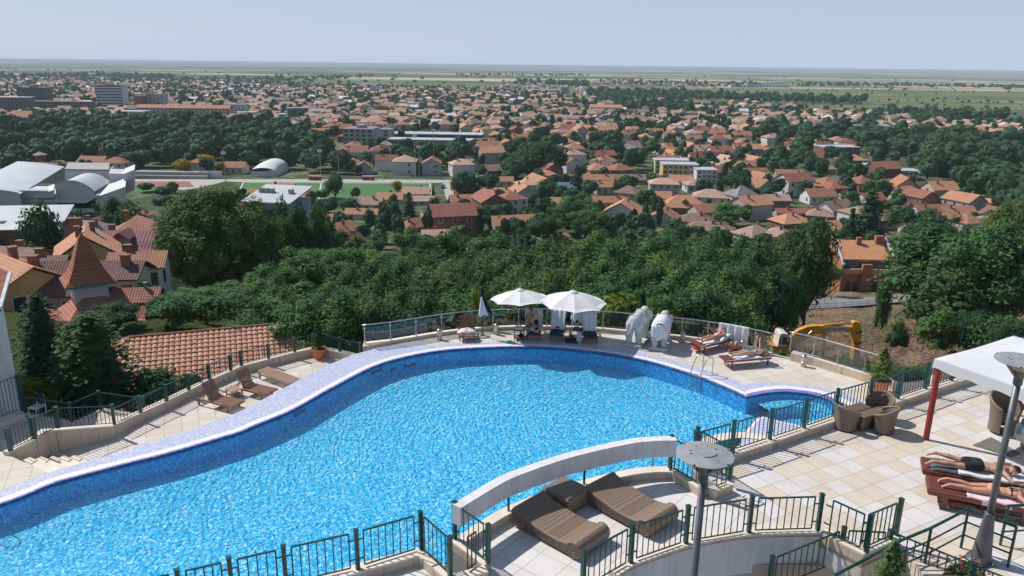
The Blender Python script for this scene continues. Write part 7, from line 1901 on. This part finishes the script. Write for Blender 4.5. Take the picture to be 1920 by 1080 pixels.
blk(30,213,45,24,14,8,'brown building with a pale arched roof at the left',M('brown_render', (.20,.15,.14), .8),R_WH,5,8)
blk(104,209,112,15,12,2,'long dark terrace with many roof dormers at the left',M('brown_render2', (.17,.13,.13), .8),R_GY,3,18)
blk(243,226,44,14,18,0,'white low hall with a grey roof in front of the high-rise',W_WH,R_WH,2,8)
blk(345,222,155,17,13,1,'long four-storey apartment row with a white roof line',W_PK,R_OR,4,24,stylr='gable',rh=3)
blk(440,219,36,20,14,0,'beige five-storey block right of the long apartment row',W_CR,R_GY,5,6)
blk(402,222,40,14,12,0,'small white office with blue roof in front of the apartment row',W_WH,R_WH,3,6)
blk(455,221,40,9,12,0,'white flat-roofed shop building at the park edge',W_WH,R_WH,1,5)
blk(55,240,86,16,16,4,'wide cream public building with an orange hipped roof at the park edge',W_CR,R_OR,2,14,stylr='hip',rh=5)
blk(380,236,36,8,12,0,'building with a bright blue roof at the park edge',W_WH,M('bright_blue_roof', (.08,.22,.42), .5),1,4)
blk(560,222,36,17,20,20,'dark blue-grey wedge-shaped hall',M('slate_cladding', (.07,.10,.14), .6),R_GY,1,1)
blk(508,219,50,4,18,0,'long low white hall right of the slate wedge hall',W_WH,R_WH,1,8)
blk(1136,214,58,12,14,-2,'long white two-storey building with a row of dark windows and orange roof',W_WH,R_OR,2,14,stylr='gable',rh=3)
blk(1190,214,50,7,12,-2,'low grey extension right of the long white building',W_GY,R_OR,1,10)
blk(810,212,88,3,22,0,'long low white industrial roof in the middle of the town',W_WH,R_WH,1,10)
blk(1400,164,56,4,24,0,'far long building with a bright blue roof, left part',W_WH,M('blue_roof_far', (.05,.22,.50), .5),1,8)
blk(1454,164,46,4,24,0,'far long building with a bright blue roof, right part',W_WH,M('blue_roof_far2', (.05,.24,.55), .5),1,8)
blk(1030,173,70,4,26,0,'long white factory hall at the far edge of the town',W_WH,R_WH,1,10)
blk(700,163,60,5,26,0,'pale long warehouse at the far edge of the town',W_WH,R_WH,1,10)
blk(1578,296,64,17,14,8,'brown three-storey flats with a light grey flat roof above the right wood',W_BK,R_WH,3,10)
blk(1655,321,62,8,12,3,'white flat-roofed row in front of the right wood',W_WH,R_WH,1,8)
blk(1702,338,28,14,12,-14,'white cube-like flats in front of the right wood',W_WH,R_WH,2,4)
blk(1738,330,46,4,12,0,'white flat roof half hidden at the right wood edge',W_WH,R_WH,1,5)
blk(1603,313,42,11,12,3,'blue house with a brown hipped roof',M('blue_render', (.10,.24,.42), .8),R_OR,2,5,stylr='hip',rh=3)
blk(1468,212,30,4,14,0,'low brick building at the right edge of the meadow',W_BK,R_GY,1,5)
for k, px in enumerate((1054,1063)):
    p = GT(px,177); rt = root('silo', p, ['left','right'][k]+' grey silo at the far factory', 'silo', 'far silos'); MB().lathe((0,0,0), [(5,0),(5,15),(0,18)], 14).build('tank', CONC, rt)
p = GT(80,322); rt = root('water_tower', p, 'small round brick tower with a conical roof in the left park', 'tower'); k_ = (p.length)/F
MB().lathe((0,0,0), [(9*k_*.9,-2),(9*k_*.85,24*k_),(10*k_,25*k_),(10*k_,27*k_)], 14).build('shaft', W_BK, rt); MB().lathe((0,0,0), [(10.5*k_,27*k_),(0,32*k_)], 14).build('roof', R_PK, rt)
# white hall below the olive tree
p = GT(520,395); k_ = p.length/F; rt = root('hall', PY(499,382,128), 'blue-grey flat hall with a white roof and rooftop vents right of the huge olive tree', 'building', rz=R(-12)); HB.append((rt.location.x,133,9))
b = MB(); b.box(-4.2,0,-14,4.2,8,0); b.build('wall', M('bluegrey_render', (.28,.32,.40), .8), rt); b = MB(); b.plate([(-4.5,-.3,.05),(4.5,-.3,.05),(4.5,8.3,1.7),(-4.5,8.3,1.7)], (0,0,.25)); ro = b.build('roof', R_WH, rt)
for x in (-3.2,-2.2,-1.2,2.4): MB().box(x-.35,4,.9,x+.35,4.8,1.9).build('vent', CONC, ro)
for x in (-2.4,.3,2.8): MB().box(x-.9,-.05,-2.4,x+.9,-.01,-1.0).build('window', GLASSD, rt)
# brick school with white roof at the left edge
pp = PY(35,432,112); rt = root('hall', (pp.x,112,pp.z), 'red brick building with a large white sheet roof at the left edge', 'building', rz=R(10)); HB.append((pp.x,118,14))
b = MB(); b.box(-10,0,-14,5.4,10,0); b.build('wall', W_BK, rt); b = MB(); b.plate([(-10.4,-.4,.02),(5.8,-.4,.02),(4.6,9.8,1.9),(-10.4,9.8,1.9)], (0,0,.2)); ro = b.build('roof', R_WH, rt)
for x in (-5,-2.6,-.2,2.2): MB().box(x-.5,-.05,-2.5,x+.5,-.01,-1.2).build('window', GLASSD, rt); 
for x in (-3.6,-1.2): b = MB(); b.plate([(x,2,.64),(x+.9,2,.64),(x+.9,3.2,.86),(x,3.2,.86)], (0,0,.03)); b.build('skylight', GLASSD, ro)
# sports hall complex: built round its own distance
Yh = 250.0
def hz(px, py, Y=Yh): return PY(px, py, Y)
def hall_piece(rt, nm, outline, dy, mat, Y=Yh):
    q = [hz(*p, Y)-Vector(rt.location) for p in outline]; xc = max(p.x for p in q)+rt.location.x; MB().plate(q, (xc*dy/Y*.93,dy,0)).build(nm, mat, rt)
HW = M('hall_white_cladding', (.52,.53,.55), .6, .1, .08, .2); HR = M('hall_roof_sheet', (.56,.58,.62), .45, .2, .08, .15)
base_ = GT(150,385)
rt = root('sports_hall', (hz(150,385).x, Yh, ZG), 'white sports hall complex with two curved roofs and a tall box-shaped block', 'building'); HB.append((hz(150,385).x, 262, 26)); HB.append((hz(30,385).x, 262, 22))
hall_piece(rt, 'lower_storey', [(22,400),(22,372),(160,375),(190,366),(235,350),(235,385),(190,398)], 30, HW)
hall_piece(rt, 'terrace_edge', [(20,378),(20,372),(160,376),(186,364),(186,368),(160,381)], 1.5, HR, Yh-1.5)
hall_piece(rt, 'tall_block', [(121,352),(122,319),(204,320),(205,352)], 18, HW, Yh+26); hall_piece(rt, 'tall_block_roof', [(121,319),(121,317),(204,318),(204,320)], 18.6, CONC, Yh+26)
MB().plate([hz(121.5,319,Yh+26)-Vector(rt.location), hz(203.8,320,Yh+26)-Vector(rt.location), hz(215.5,313.6,Yh+45)-Vector(rt.location), hz(138,313.2,Yh+45)-Vector(rt.location)], (0,0,.3)).build('flat_roof', CONC, rt)
hall_piece(rt, 'right_block', [(232,365),(232,326),(252,318),(252,356)], 14, HW, Yh+14)
hall_piece(rt, 'right_block_link', [(204,350),(204,325),(233,326),(233,352)], 12, HW, Yh+20)
hall_piece(rt, 'annex', [(36,372),(36,359),(88,360),(101,356),(101,370),(86,372)], 12, HW, Yh-2); MB().plate([hz(35,359,Yh-2.5)-Vector(rt.location), hz(88,360,Yh-2.5)-Vector(rt.location), hz(103,353.5,Yh+12)-Vector(rt.location), hz(52,353,Yh+12)-Vector(rt.location)], (0,0,.4)).build('annex_roof', R_WH, rt)
def vault(rt, nm, x0, x1, yl, yc, yr, Y, dy, drise):
    b = MB(); n = 18; A, B2 = [], []
    for i in range(n+1):
        t = i/n; px = lerp(x0, x1, t); py = lerp(yl, yr, t)-(lerp(yl,yr,.5)-yc)*4*t*(1-t); p = hz(px, py, Y)-Vector(rt.location); A.append(p); B2.append(p+Vector((-dy*.28,dy,drise)))
    b.strip(A, B2); b.build(nm, HR, rt, smooth=True)
    b = MB(); lo = [Vector((p.x,p.y,hz(x0,390,Y).z-rt.location.z)) for p in A]; b.strip(A, lo); b.build(nm+'_front_wall', HW, rt); b = MB(); b.strip(B2, [Vector((q.x,q.y,p.z)) for p, q in zip(lo, B2)]); b.build(nm+'_back_wall', HW, rt)
    b = MB(); b.strip([p+Vector((0,-.3,.5)) for p in A], [p+Vector((0,-.3,-.7)) for p in A]); b.build(nm+'_edge', R_WH, rt)
vault(rt, 'small_vault', 103, 177, 349, 341, 359, Yh, 24, -.5)
rt2 = root('sports_hall', (hz(20,385).x, Yh, ZG), 'large hall with a wide grey curved roof at the left edge beside the box-shaped block', 'building')
vault(rt2, 'large_vault', -70, 37, 352, 356, 364, Yh-6, 52, 2.0)
# stadium: pitch, track, stand
GP = M('pitch_grass', (.06,.16,.045), .95, 0, .12, .1); TRK = M('red_track', (.30,.12,.09), .9, 0, .15, .3); PAV = M('pale_paving', (.42,.40,.38), .9, 0, .15, .3); WL = M('white_line', (.7,.7,.7), .8)
def flat(nm, pts, z, mat, st=True, label=None, cat=None):
    b = MB(); P_ = [G(p[0], p[1], ZG+z) for p in pts]; b.add(P_, [tuple(range(len(P_)-1,-1,-1))]); o = b.build(nm, mat)
    if st: struct(o)
    else: tag(o, label, cat)
    return o
flat('pitch_surround', [(455,341.5),(425,340),(400,336),(640,336),(860,337.5),(860,343)], .02, PAV); flat('track_surround', [(250,349),(250,336),(398,336),(423,340),(372,352),(345,356),(300,352)], .02, PAV)
flat('football_pitch', [(440,378),(455,341.5),(810,343),(812,368),(700,380)], .06, GP)
flat('running_track', [(252,347),(252,340),(355,340),(365,351),(300,350)], .06, TRK); flat('grass', [(252,362),(252,347.5),(280,347.5),(300,352),(285,362)], .06, GP)
flat('street', [(836,372),(829,338),(850,338),(851,380)], .08, PAV)
def line(p, q, w=.25): a, c = G(*p, ZG+.10), G(*q, ZG+.10); d = (c-a).normalized(); n = Vector((-d.y,d.x,0))*w; b = MB(); b.add([a-n,a+n,c+n,c-n], [(0,1,2,3)]); struct(b.build('white_line', WL))
line((456,342.5),(806,344)); line((745,343.6),(743,356)); line((743,356),(808,357)); line((806,344),(809,366)); line((602,343),(598,372)); line((456,342.5),(441,374))
c0_ = G(600,358,ZG+.10); b = MB(); cc_ = [c0_+Vector((9.15*math.cos(t*.2),9.15*math.sin(t*.2),0)) for t in range(33)]; b.strip(cc_, [c0_+(p-c0_)*.96 for p in cc_]); struct(b.build('white_line', WL))
for k, (px, py) in enumerate(((590,338),(690,338))):
    rt = root('dugout', GT(px,py), ['left','right'][k]+' red-seated dugout at the far touchline', 'dugout', 'dugouts'); MB().box(-3,0,0,3,1.5,1.9).build('shelter', M('dugout_red'+str(k), (.35,.03,.04), .6), rt); MB().box(-3.1,-.1,1.9,3.1,1.8,2.0).build('roof', R_WH, rt)
for k, (px, py) in enumerate(((706,338.5),(755,339.5))):
    rt = root('goal', GT(px,py), ['smaller','larger'][k]+' white football goal behind the far touchline', 'goal', 'football goals'); w_ = 3.2+k*.6
    b = MB(); b.bar((-w_,0,0),(-w_,0,2.4),.18); b.bar((w_,0,0),(w_,0,2.4),.18); b.bar((-w_,0,2.4),(w_,0,2.4),.18); b.bar((-w_,0,2.4),(-w_,1.5,0),.1); b.bar((w_,0,2.4),(w_,1.5,0),.1); b.build('frame', WL, rt)
for k, (px, py, h) in enumerate(((602,334,14),(779,337,22),(786,333,16),(636,333,16),(424,345,15),(814,333,24))):
    rt = root('floodlight_mast', GT(px,py), ['mast behind the left dugout','tall mast behind the right end of the pitch','thin mast right of the larger goal','thin mast left of the pitch tree','mast beside the white stadium wall','tall mast at the corner of the pitch'][k], 'mast', 'floodlight masts'); MB().tube([(0,0,0),(0,0,h)], [.22,.12], 6).build('pole', STEELB, rt); MB().box(-1.1,-.2,h-1.4,1.1,.2,h).build('lamp_panel', FRAME, rt)
p = GT(300,335); rt = root('grandstand', p, 'long grey low grandstand behind the red running track', 'grandstand'); k_ = p.length/F
b = MB(); b.box(-48*k_,0,0,80*k_,4,1.5); b.box(-48*k_,2.5,1.5,80*k_,7,3.0); b.build('tiers', CONC, rt); HB.append((p.x,p.y,20))
p = GT(390,334); rt = root('wall', p, 'white perimeter wall with red posters beside the stadium', 'wall'); k_ = p.length/F
b = MB(); b.box(-16*k_,0,0,24*k_,.5,3.4); b.build('wall_panel', W_WH, rt); b = MB(); b.box(-14*k_,-.06,.2,2*k_,0,1.6); b.build('poster', W_BK, rt)
p = GT(494,331); k_ = p.length/F; HB.append((p.x,p.y,12)); HB.append((p.x,p.y-14,8)); HB.append((p.x,p.y+16,12)); rt = root('air_dome', p, 'white inflatable sports dome behind the pitch', 'dome')
b = MB(); b.grid(lambda u,v: (math.cos(math.pi*(1-u))*22*k_*(1-.1*0), v*22, 9*k_+14*k_*math.sin(math.pi*u)*(math.sin(math.pi*min(.5,.15+v*.6))) if 0 < u < 1 else 0), 16, 8); b.build('membrane', WHITEB, rt, smooth=True); b = MB(); b.box(-21*k_,-.1,0,21*k_,0,9*k_); b.build('front_wall', W_WH, rt)
# zones seen on the photo
PARKL = [(-80,240),(60,233),(240,236),(330,236),(420,246),(500,241),(565,258),(600,280),(632,290),(640,333),(560,328),(470,322),(380,322),(250,324),(120,322),(-80,326)]
PARKR = [(1400,262),(1480,250),(1600,254),(1760,264),(1850,270),(1980,280),(1980,400),(1880,380),(1830,352),(1760,347),(1690,322),(1640,296),(1560,272),(1470,276)]
PARKR2 = [(1690,322),(1980,330),(1980,440),(1840,430),(1820,372),(1740,350)]
GROVES = [[(250,352),(330,354),(440,374),(440,405),(250,400)],[(560,368),(660,366),(660,400),(560,400)],[(930,300),(960,275),(1040,262),(1060,300),(1040,335),(950,345)],[(1095,290),(1110,265),(1160,270),(1170,300),(1120,310)],[(730,300),(760,262),(900,290),(890,315),(770,318)],[(1170,300),(1200,280),(1230,290),(1240,325),(1170,330)],[(1430,300),(1560,285),(1640,330),(1600,350),(1450,330)]]
OPEN = [[(250,328),(640,332),(862,334),(862,368),(440,376),(330,354),(245,352)],[(-80,330),(250,330),(260,400),(-80,400)]]
def townlimit(px):
    pts = [(-100,149),(120,148),(300,149),(420,150),(520,158),(700,164),(950,168),(1080,184),(1120,200),(1250,207),(1400,208),(1600,213),(1700,222),(1820,231),(2000,236)]
    for (a, ya), (b_, yb) in zip(pts, pts[1:]):
        if px <= b_: return ya+(yb-ya)*(px-a)/(b_-a)
    return 236
rnd = random.Random(21)
H_, T_ = [], []
Y = 150.0
def free(x, y, r_):
    return all((x-a)**2+(y-c)**2 > (r_+k)**2 for a, c, k in HB if abs(a-x) < 60 and abs(c-y) < 60)
while Y < 2600:
    st = 16.5 if Y < 500 else (18 if Y < 900 else 24)
    X = -.72*Y-20
    while X < .72*Y+20:
        x = X+rnd.uniform(-.22,.22)*st; y = Y+rnd.uniform(-.22,.22)*st; px, py = proj((x,y,terrain(x,y)))
        X += st
        if px < -30 or px > 1950 or py < townlimit(px): continue
        z = terrain(x, y); pk = inpoly(px,py,PARKL) or inpoly(px,py,PARKR) or inpoly(px,py,PARKR2)
        if y < 150 or any(inpoly(px,py,q) for q in OPEN): continue
        if pk:
            T_.append((y, x, z, rnd.uniform(7.5,11.5), rnd.uniform(11,19), 'park')); continue
        if any(inpoly(px,py,q) for q in GROVES):
            k = .45 if 340 < py and px < 700 else 1
            if free(x,y,4): T_.append((y, x, z, rnd.uniform(5.5,9)*(k+1)/2, rnd.uniform(9,15)*k, 'grove'))
            continue
        dens = .80 if y < 1100 else .66
        edge = max(0, 1-(py-townlimit(px))/10); dens *= 1-.5*edge
        nearz = y < 300 and px > 560
        if rnd.random() < dens and (not nearz or (px > 1330 and y > 240) or (px < 1000 and y > 240)):
            if free(x,y,5): H_.append((y, x, z, px, py))
            for _ in range(2 if y < 600 else 1):
                if rnd.random() < (.85 if y < 900 else .75):
                    a = rnd.uniform(0,6.28); tx, ty = x+math.cos(a)*st*.52, y+math.sin(a)*st*.52
                    if free(tx,ty,1.5): T_.append((ty, tx, z, rnd.uniform(2.5,5.0), rnd.uniform(5,10.5), 'town'))
        else:
            for _ in range(3 if nearz else 2):
                tx, ty = x+rnd.uniform(-7,7), y+rnd.uniform(-7,7); k = .80 if nearz else 1
                if free(tx,ty,1.0) and (not nearz or (free(tx,ty+7,-1.5) and free(tx,ty+12,-2.5))): T_.append((ty, tx, z, rnd.uniform(3,5.5)*k, rnd.uniform(6,12)*k, 'town'))
    Y += st
# meadow trees, hedges and wood strips beyond the town
def strip_trees(pts, n, wd, r0, r1):
    for _ in range(n):
        t = rnd.random()*(len(pts)-1); i = int(t); px = lerp(pts[i][0], pts[i+1][0], t-i)+rnd.uniform(-6,6); py = lerp(pts[i][1], pts[i+1][1], t-i)+rnd.uniform(-wd,wd)
        g = G(px, py, ZG); r_ = rnd.uniform(r0,r1); T_.append((g.y, g.x, ZG, r_, r_*rnd.uniform(1.3,2.0), 'far'))
strip_trees([(1100,178),(1250,182),(1420,190),(1620,194)], 260, 3, 5, 10); strip_trees([(1120,190),(1250,184),(1330,183)], 120, 7, 4, 8); strip_trees([(1500,162),(1700,162),(1920,166)], 170, 1.0, 5, 9)
strip_trees([(1130,155),(1300,160),(1420,162)], 110, 3.5, 4, 9); strip_trees([(0,148),(130,144),(250,146),(330,148)], 170, 2.5, 6, 11); strip_trees([(340,152),(500,152),(620,148),(700,144)], 140, 3, 5, 9)
strip_trees([(860,142),(960,142),(1100,143)], 60, 1.0, 6, 10); strip_trees([(960,158),(1060,160),(1100,165)], 60, 2.5, 6, 12); strip_trees([(1280,195),(1400,213),(1500,207)], 60, 5, 3, 6)
strip_trees([(1150,203),(1250,206),(1300,212)], 90, 5, 5, 9); strip_trees([(1640,222),(1760,226),(1880,226)], 120, 3, 5, 9); strip_trees([(1720,215),(1920,240)], 30, 10, 3, 6)
for _ in range(300):
    px = rnd.uniform(1080,1950); py = rnd.uniform(166, 220)
    if py < townlimit(px)-2: g = G(px,py,ZG); r_ = rnd.uniform(1.5,5); T_.append((g.y, g.x, ZG, r_, r_*1.4, 'far'))
for _ in range(160):
    px = rnd.uniform(-20,1950); py = 128+rnd.random()**.7*22+px*.012; g = G(px,py,ZG); r_ = rnd.uniform(5,12); T_.append((g.y, g.x, ZG, r_, r_, 'far'))
for _ in range(60):
    px = rnd.uniform(1080,1500); py = townlimit(px)-rnd.uniform(0,14); g = G(px,py,ZG); H_.append((g.y, g.x, ZG, px, py))
for _ in range(160):
    px = rnd.uniform(940,1400); py = rnd.uniform(152,172) if px < 1180 else rnd.uniform(154,165); g = G(px,py,ZG); H_.append((g.y, g.x, ZG, px, py))
H_.sort(); T_.sort(); NH = 232; NT = max(60, 292-NTREE[0])
# house archetypes, each a thing with wall, roof, chimney, windows
def arche(w, d, h, rh, style, roof, wall, nwin, fl, dormer=False):
    return house(Vector((0,0,-500)), w, d, h, rh, 0, style, roof, wall, 'x', nwin=nwin, floors=fl, chim=1, dormer=dormer, base=1.0, ov=.4)
RN = {'R_OR':('orange',R_OR),'R_PK':('pale pinkish',R_PK),'R_BN':('weathered brown',R_BN),'R_RD':('dark red',R_RD),'R_BR':('bright orange',R_BR)}
WN = [('cream',W_CR),('white',W_WH),('grey',W_GY),('brick',W_BK)]
AR = []
specs = [(11,8.5,3.4,2.9,'gable',3,1),(12,9,5.6,2.8,'gable',3,2),(10.5,10,3.6,2.6,'hip',3,1),(11,10,5.8,2.4,'hip',3,2),(16,7.5,3.2,2.6,'gable',4,1),(9,8,3.2,3.3,'gable',2,1)]
keys = list(RN)
rr = random.Random(3)
for si, sp_ in enumerate(specs):
    for q in range(3):
        rk = keys[(si*2+q*3+rr.randrange(2)) % len(keys)]; wk = WN[(si+q) % 4 if q else si % 2]
        AR.append((arche(sp_[0],sp_[1],sp_[2],sp_[3],sp_[4],RN[rk][1],wk[1],sp_[5],sp_[6]), RN[rk][0], wk[0], sp_))
def ori(x, y): return (.10 if x > -.1*y else -.18)+.25*math.sin(x*.006+y*.004)
def area(px, py):
    if py > 330 and px > 960: return 'among trees below the yellow apartments' if px < 1400 else 'between tall cedar and right wood'
    if py > 330: return 'near the football pitch'
    if px < 640: return 'behind the left park' 
    if px < 930: return 'in front of the long office block' if py > 262 else 'behind the lattice office'
    if px < 1180: return 'around the barn-like building' if py > 262 else 'behind the town grove'
    if px < 1420: return 'left of the yellow apartments' if px < 1240 else ('right of the yellow apartments' if py > 270 else 'behind the yellow apartments')
    return 'at the meadow edge on the right' if py < 255 else 'in front of the right wood'
first = set(); lbl = {}
RP = ['', ' at its left end', ' at its right end', ' in its front row', ' in its back row', ' in its middle']
for i, (y, x, z, px, py) in enumerate(H_[:NH]):
    o, rn_, wn2, sp_ = rnd.choice(AR); rz = ori(x, y)+rnd.choice([0,0,math.pi/2,math.pi,-math.pi/2])+rnd.uniform(-.08,.08)
    s = rnd.uniform(.88,1.18); lab = f"{'tall' if sp_[6] == 2 else ('long' if sp_[0] > 15 else ('small' if sp_[0] < 10 else 'low'))} {wn2} house with a {rn_} {'hipped' if sp_[4] == 'hip' else 'gabled'} roof {area(px,py)}"
    ch = None if y < 420 else [c for c in o.children if c.name.split('.')[0] in ('wall','roof')]
    dup(o, (x,y,z), rz, lab, 'town houses '+area(px,py), s, ch)
for o, *_ in AR:
    for c in list(o.children):
        for g in list(c.children): bpy.data.objects.remove(g)
        bpy.data.objects.remove(c)
    bpy.data.objects.remove(o)
# the remaining far houses as one mass
FRM = [M('far_roof_orange', (.46,.265,.18), .85, 0, .3, .05), M('far_roof_pale', (.54,.37,.29), .85, 0, .25, .05), M('far_roof_brown', (.27,.19,.165), .85, 0, .3, .05), M('far_roof_grey', (.30,.30,.32), .8, 0, .3, .05), M('far_roof_white', (.66,.67,.69), .6, 0, .1, .05)]
FW = [M('far_wall_white', (.62,.61,.60), .85, 0, .2, .05), M('far_wall_cream', (.48,.42,.34), .85, 0, .25, .05), M('far_wall_grey', (.28,.26,.26), .85, 0, .3, .05)]
b = MB()
for (y, x, z, px, py) in H_[NH:]:
    w, d, h, rh = rnd.uniform(9,15), rnd.uniform(7.5,10.5), rnd.choice([3.2,3.6,5.5]), rnd.uniform(2.2,3.4)
    if rnd.random() < .03: w *= 2.2; d *= 1.4; rh = .6
    a = ori(x, y)+rnd.choice([0,0,math.pi/2])+rnd.uniform(-.1,.1); c, s = math.cos(a), math.sin(a)
    q = lambda u, v, t: (x+u*c-v*s, y+u*s+v*c, z+t)
    mr = rnd.choices([0,1,2,3,4], [46,24,20,5,5])[0]; mw = 5+rnd.choices([0,1,2], [3,3,2])[0]; W2, D2 = w/2, d/2
    k = len(b.v)
    b.v += [q(-W2,-D2,-.5),q(W2,-D2,-.5),q(W2,D2,-.5),q(-W2,D2,-.5),q(-W2,-D2,h),q(W2,-D2,h),q(W2,D2,h),q(-W2,D2,h)]
    for f in ((0,1,5,4),(1,2,6,5),(2,3,7,6),(3,0,4,7)): b.f.append([k+j for j in f]); b.m.append(mw); b.uv.append(None)
    hip = rnd.random() < .4; rl = W2-D2*.9 if hip and W2 > D2 else (.1 if hip else W2+.3); o = .45; k = len(b.v)
    b.v += [q(-W2-o,-D2-o,h-.1),q(W2+o,-D2-o,h-.1),q(W2+o,D2+o,h-.1),q(-W2-o,D2+o,h-.1),q(-rl,0,h+rh),q(rl,0,h+rh)]
    for f, m_ in (((0,1,5,4),mr),((2,3,4,5),mr),((1,2,5),mr if hip else mw),((3,0,4),mr if hip else mw)): b.f.append([k+j for j in f]); b.m.append(m_); b.uv.append(None)
tag(b.build('distant_houses', FRM+FW), 'far rows of small tiled-roof houses filling the town behind the nearer ones', 'houses', kind='stuff')
# trees of town and parks
nm = {'park':'left park','grove':'town grove','town':'town gardens','far':'meadow'}
for i, (y, x, z, r_, h, kd) in enumerate(T_[:NT]):
    px, py = proj((x,y,z)); 
    if kd == 'park': k = rnd.choice(['mid2','mid1','mid2','mid3']) if y < 420 else rnd.choice(['far1','far2','far1'])
    else: k = rnd.choice(['mid1','mid2','cedar','mid1','mid3','mid1','mid2']) if y < 300 else rnd.choice(['far1','far2','far1','far2','conf'])
    if k in ('conf','cedar'): r_ *= .75; h *= .9
    where = ('in the right wood' if px > 1300 else 'in the left park') if kd == 'park' else area(px,py)
    kn = {'mid1':'mid green broadleaf tree','mid2':'dark green broadleaf tree','mid3':'olive broadleaf tree','far1':'dark rounded tree','far2':'mid green rounded tree','conf':'pointed dark conifer','cedar':'layered dark conifer'}[k]
    plant(k, (x,y,z-.3), r_, h, kn+' '+where, 'tree', 'trees '+where)
for (px, py, w) in ((338,314,30),(348,318,36),(390,312,40),(412,314,26),(745,348,26)):
    p = GT(px, py+12); k_ = p.length/F; plant('yel', p, w/2*k_, w*.8*k_, {338:'yellow blossoming tree at the front of the left park, leftmost',348:'orange-yellow tree low at the front of the left park',390:'yellow-topped round tree in the front of the left park',412:'small yellow-topped tree at the right of the park front',745:'pale yellow-green small tree in front of the pitch markings'}[px], 'tree')
def template(seed, n, ls):
    r2 = random.Random(seed); b = MB(); LZ[0] = .6
    LB = [(Vector((rv(r2).x*.5, rv(r2).y*.5, .55+rv(r2).z*.25)), r2.uniform(.35,.55)) for _ in range(6)]+[(Vector((0,0,.5)), .6)]
    for _ in range(n):
        c, l = r2.choice(LB); d = rv(r2).normalized(); d.z = abs(d.z) if r2.random() < .75 else d.z
        leaf(b, c+Vector((d.x*l, d.y*l, d.z*l*.45)), d, ls, r2, .8)
    for c, l in LB:
        k = len(b.v); n2 = 6
        for zz, rr_ in ((-.4*.45*l*2, .6*l),(0, .88*l),(.3*.9*l, .7*l),(.42*l, .2*l)):
            for j in range(n2): b.v.append((c.x+rr_*math.cos(j*1.047), c.y+rr_*math.sin(j*1.047), c.z+zz))
        for i in range(3):
            for j in range(n2): b.f.append([k+i*n2+j, k+i*n2+(j+1)%n2, k+(i+1)*n2+(j+1)%n2, k+(i+1)*n2+j])
    return b.v, b.f
import numpy as np
TP = [[(np.array(v, dtype=np.float32), np.array(f, dtype=np.int32)) for v, f in (template(100+s*10+k, n, l) for k in range(4))] for s, (n, l) in enumerate(((220,.26),(70,.42),(16,.6)))]
def bulk(name, items, mat, label):
    V, Fc, off = [], [], 0
    for (y, x, z, r_, h, kd) in items:
        v, f = rnd.choice(TP[0 if y < 650 else (1 if y < 1100 else 2)]); a = rnd.uniform(0,6.28); c, s = math.cos(a), math.sin(a)
        M2 = np.array([[c*r_, s*r_, 0],[-s*r_, c*r_, 0],[0,0,h]], dtype=np.float32); V.append(v@M2+np.array([x,y,z-.3], dtype=np.float32)); Fc.append(f+off); off += len(v)
    V = np.concatenate(V); Fc = np.concatenate(Fc); me = bpy.data.meshes.new(name)
    me.vertices.add(len(V)); me.vertices.foreach_set('co', V.ravel()); me.loops.add(Fc.size); me.loops.foreach_set('vertex_index', Fc.ravel()); me.polygons.add(len(Fc)); me.polygons.foreach_set('loop_start', np.arange(0, Fc.size, 4, dtype=np.int32)); me.polygons.foreach_set('loop_total', np.full(len(Fc), 4, dtype=np.int32)); me.update(calc_edges=True); me.materials.append(mat)
    o = bpy.data.objects.new(name, me); col.objects.link(o); tag(o, label, 'trees', kind='stuff')
FARL = leafmat('far_leaves', (.018,.056,.030), (.045,.108,.050), (.092,.172,.078), .15, .06)
rest = T_[NT:]
bulk('park_wood', [t for t in rest if t[5] == 'park'], FARL, 'dense dark green wood filling the left park and the right hillside wood'); bulk('town_trees', [t for t in rest if t[5] != 'park'], FARL, 'small far trees between the houses, along hedges and in the meadows')
for o in PROTO.values():
    if not o.get('label'):
        for c in list(o.children): bpy.data.objects.remove(c)
        bpy.data.objects.remove(o)
for o in bpy.data.objects:
    for k in ('_p','wc','lz'):
        if k in o: del o[k]
# ------------------------------------------------------------ haze
hm = bpy.data.materials.new('haze'); hm.use_nodes = True; nt = hm.node_tree; nt.nodes.clear()
out = nt.nodes.new('ShaderNodeOutputMaterial'); pv = nt.nodes.new('ShaderNodeVolumePrincipled'); pv.inputs['Color'].default_value = (.74,.88,1.0,1); pv.inputs['Density'].default_value = HAZE_D; pv.inputs['Anisotropy'].default_value = 0.0
nt.links.new(pv.outputs[0], out.inputs['Volume'])
b = MB(); b.box(-125000,-200,-45,125000,95000,13.5); ho = b.build('haze', hm); ho['kind'] = 'stuff'; ho['label'] = 'thin bluish summer haze over the plain'; ho['category'] = 'haze'
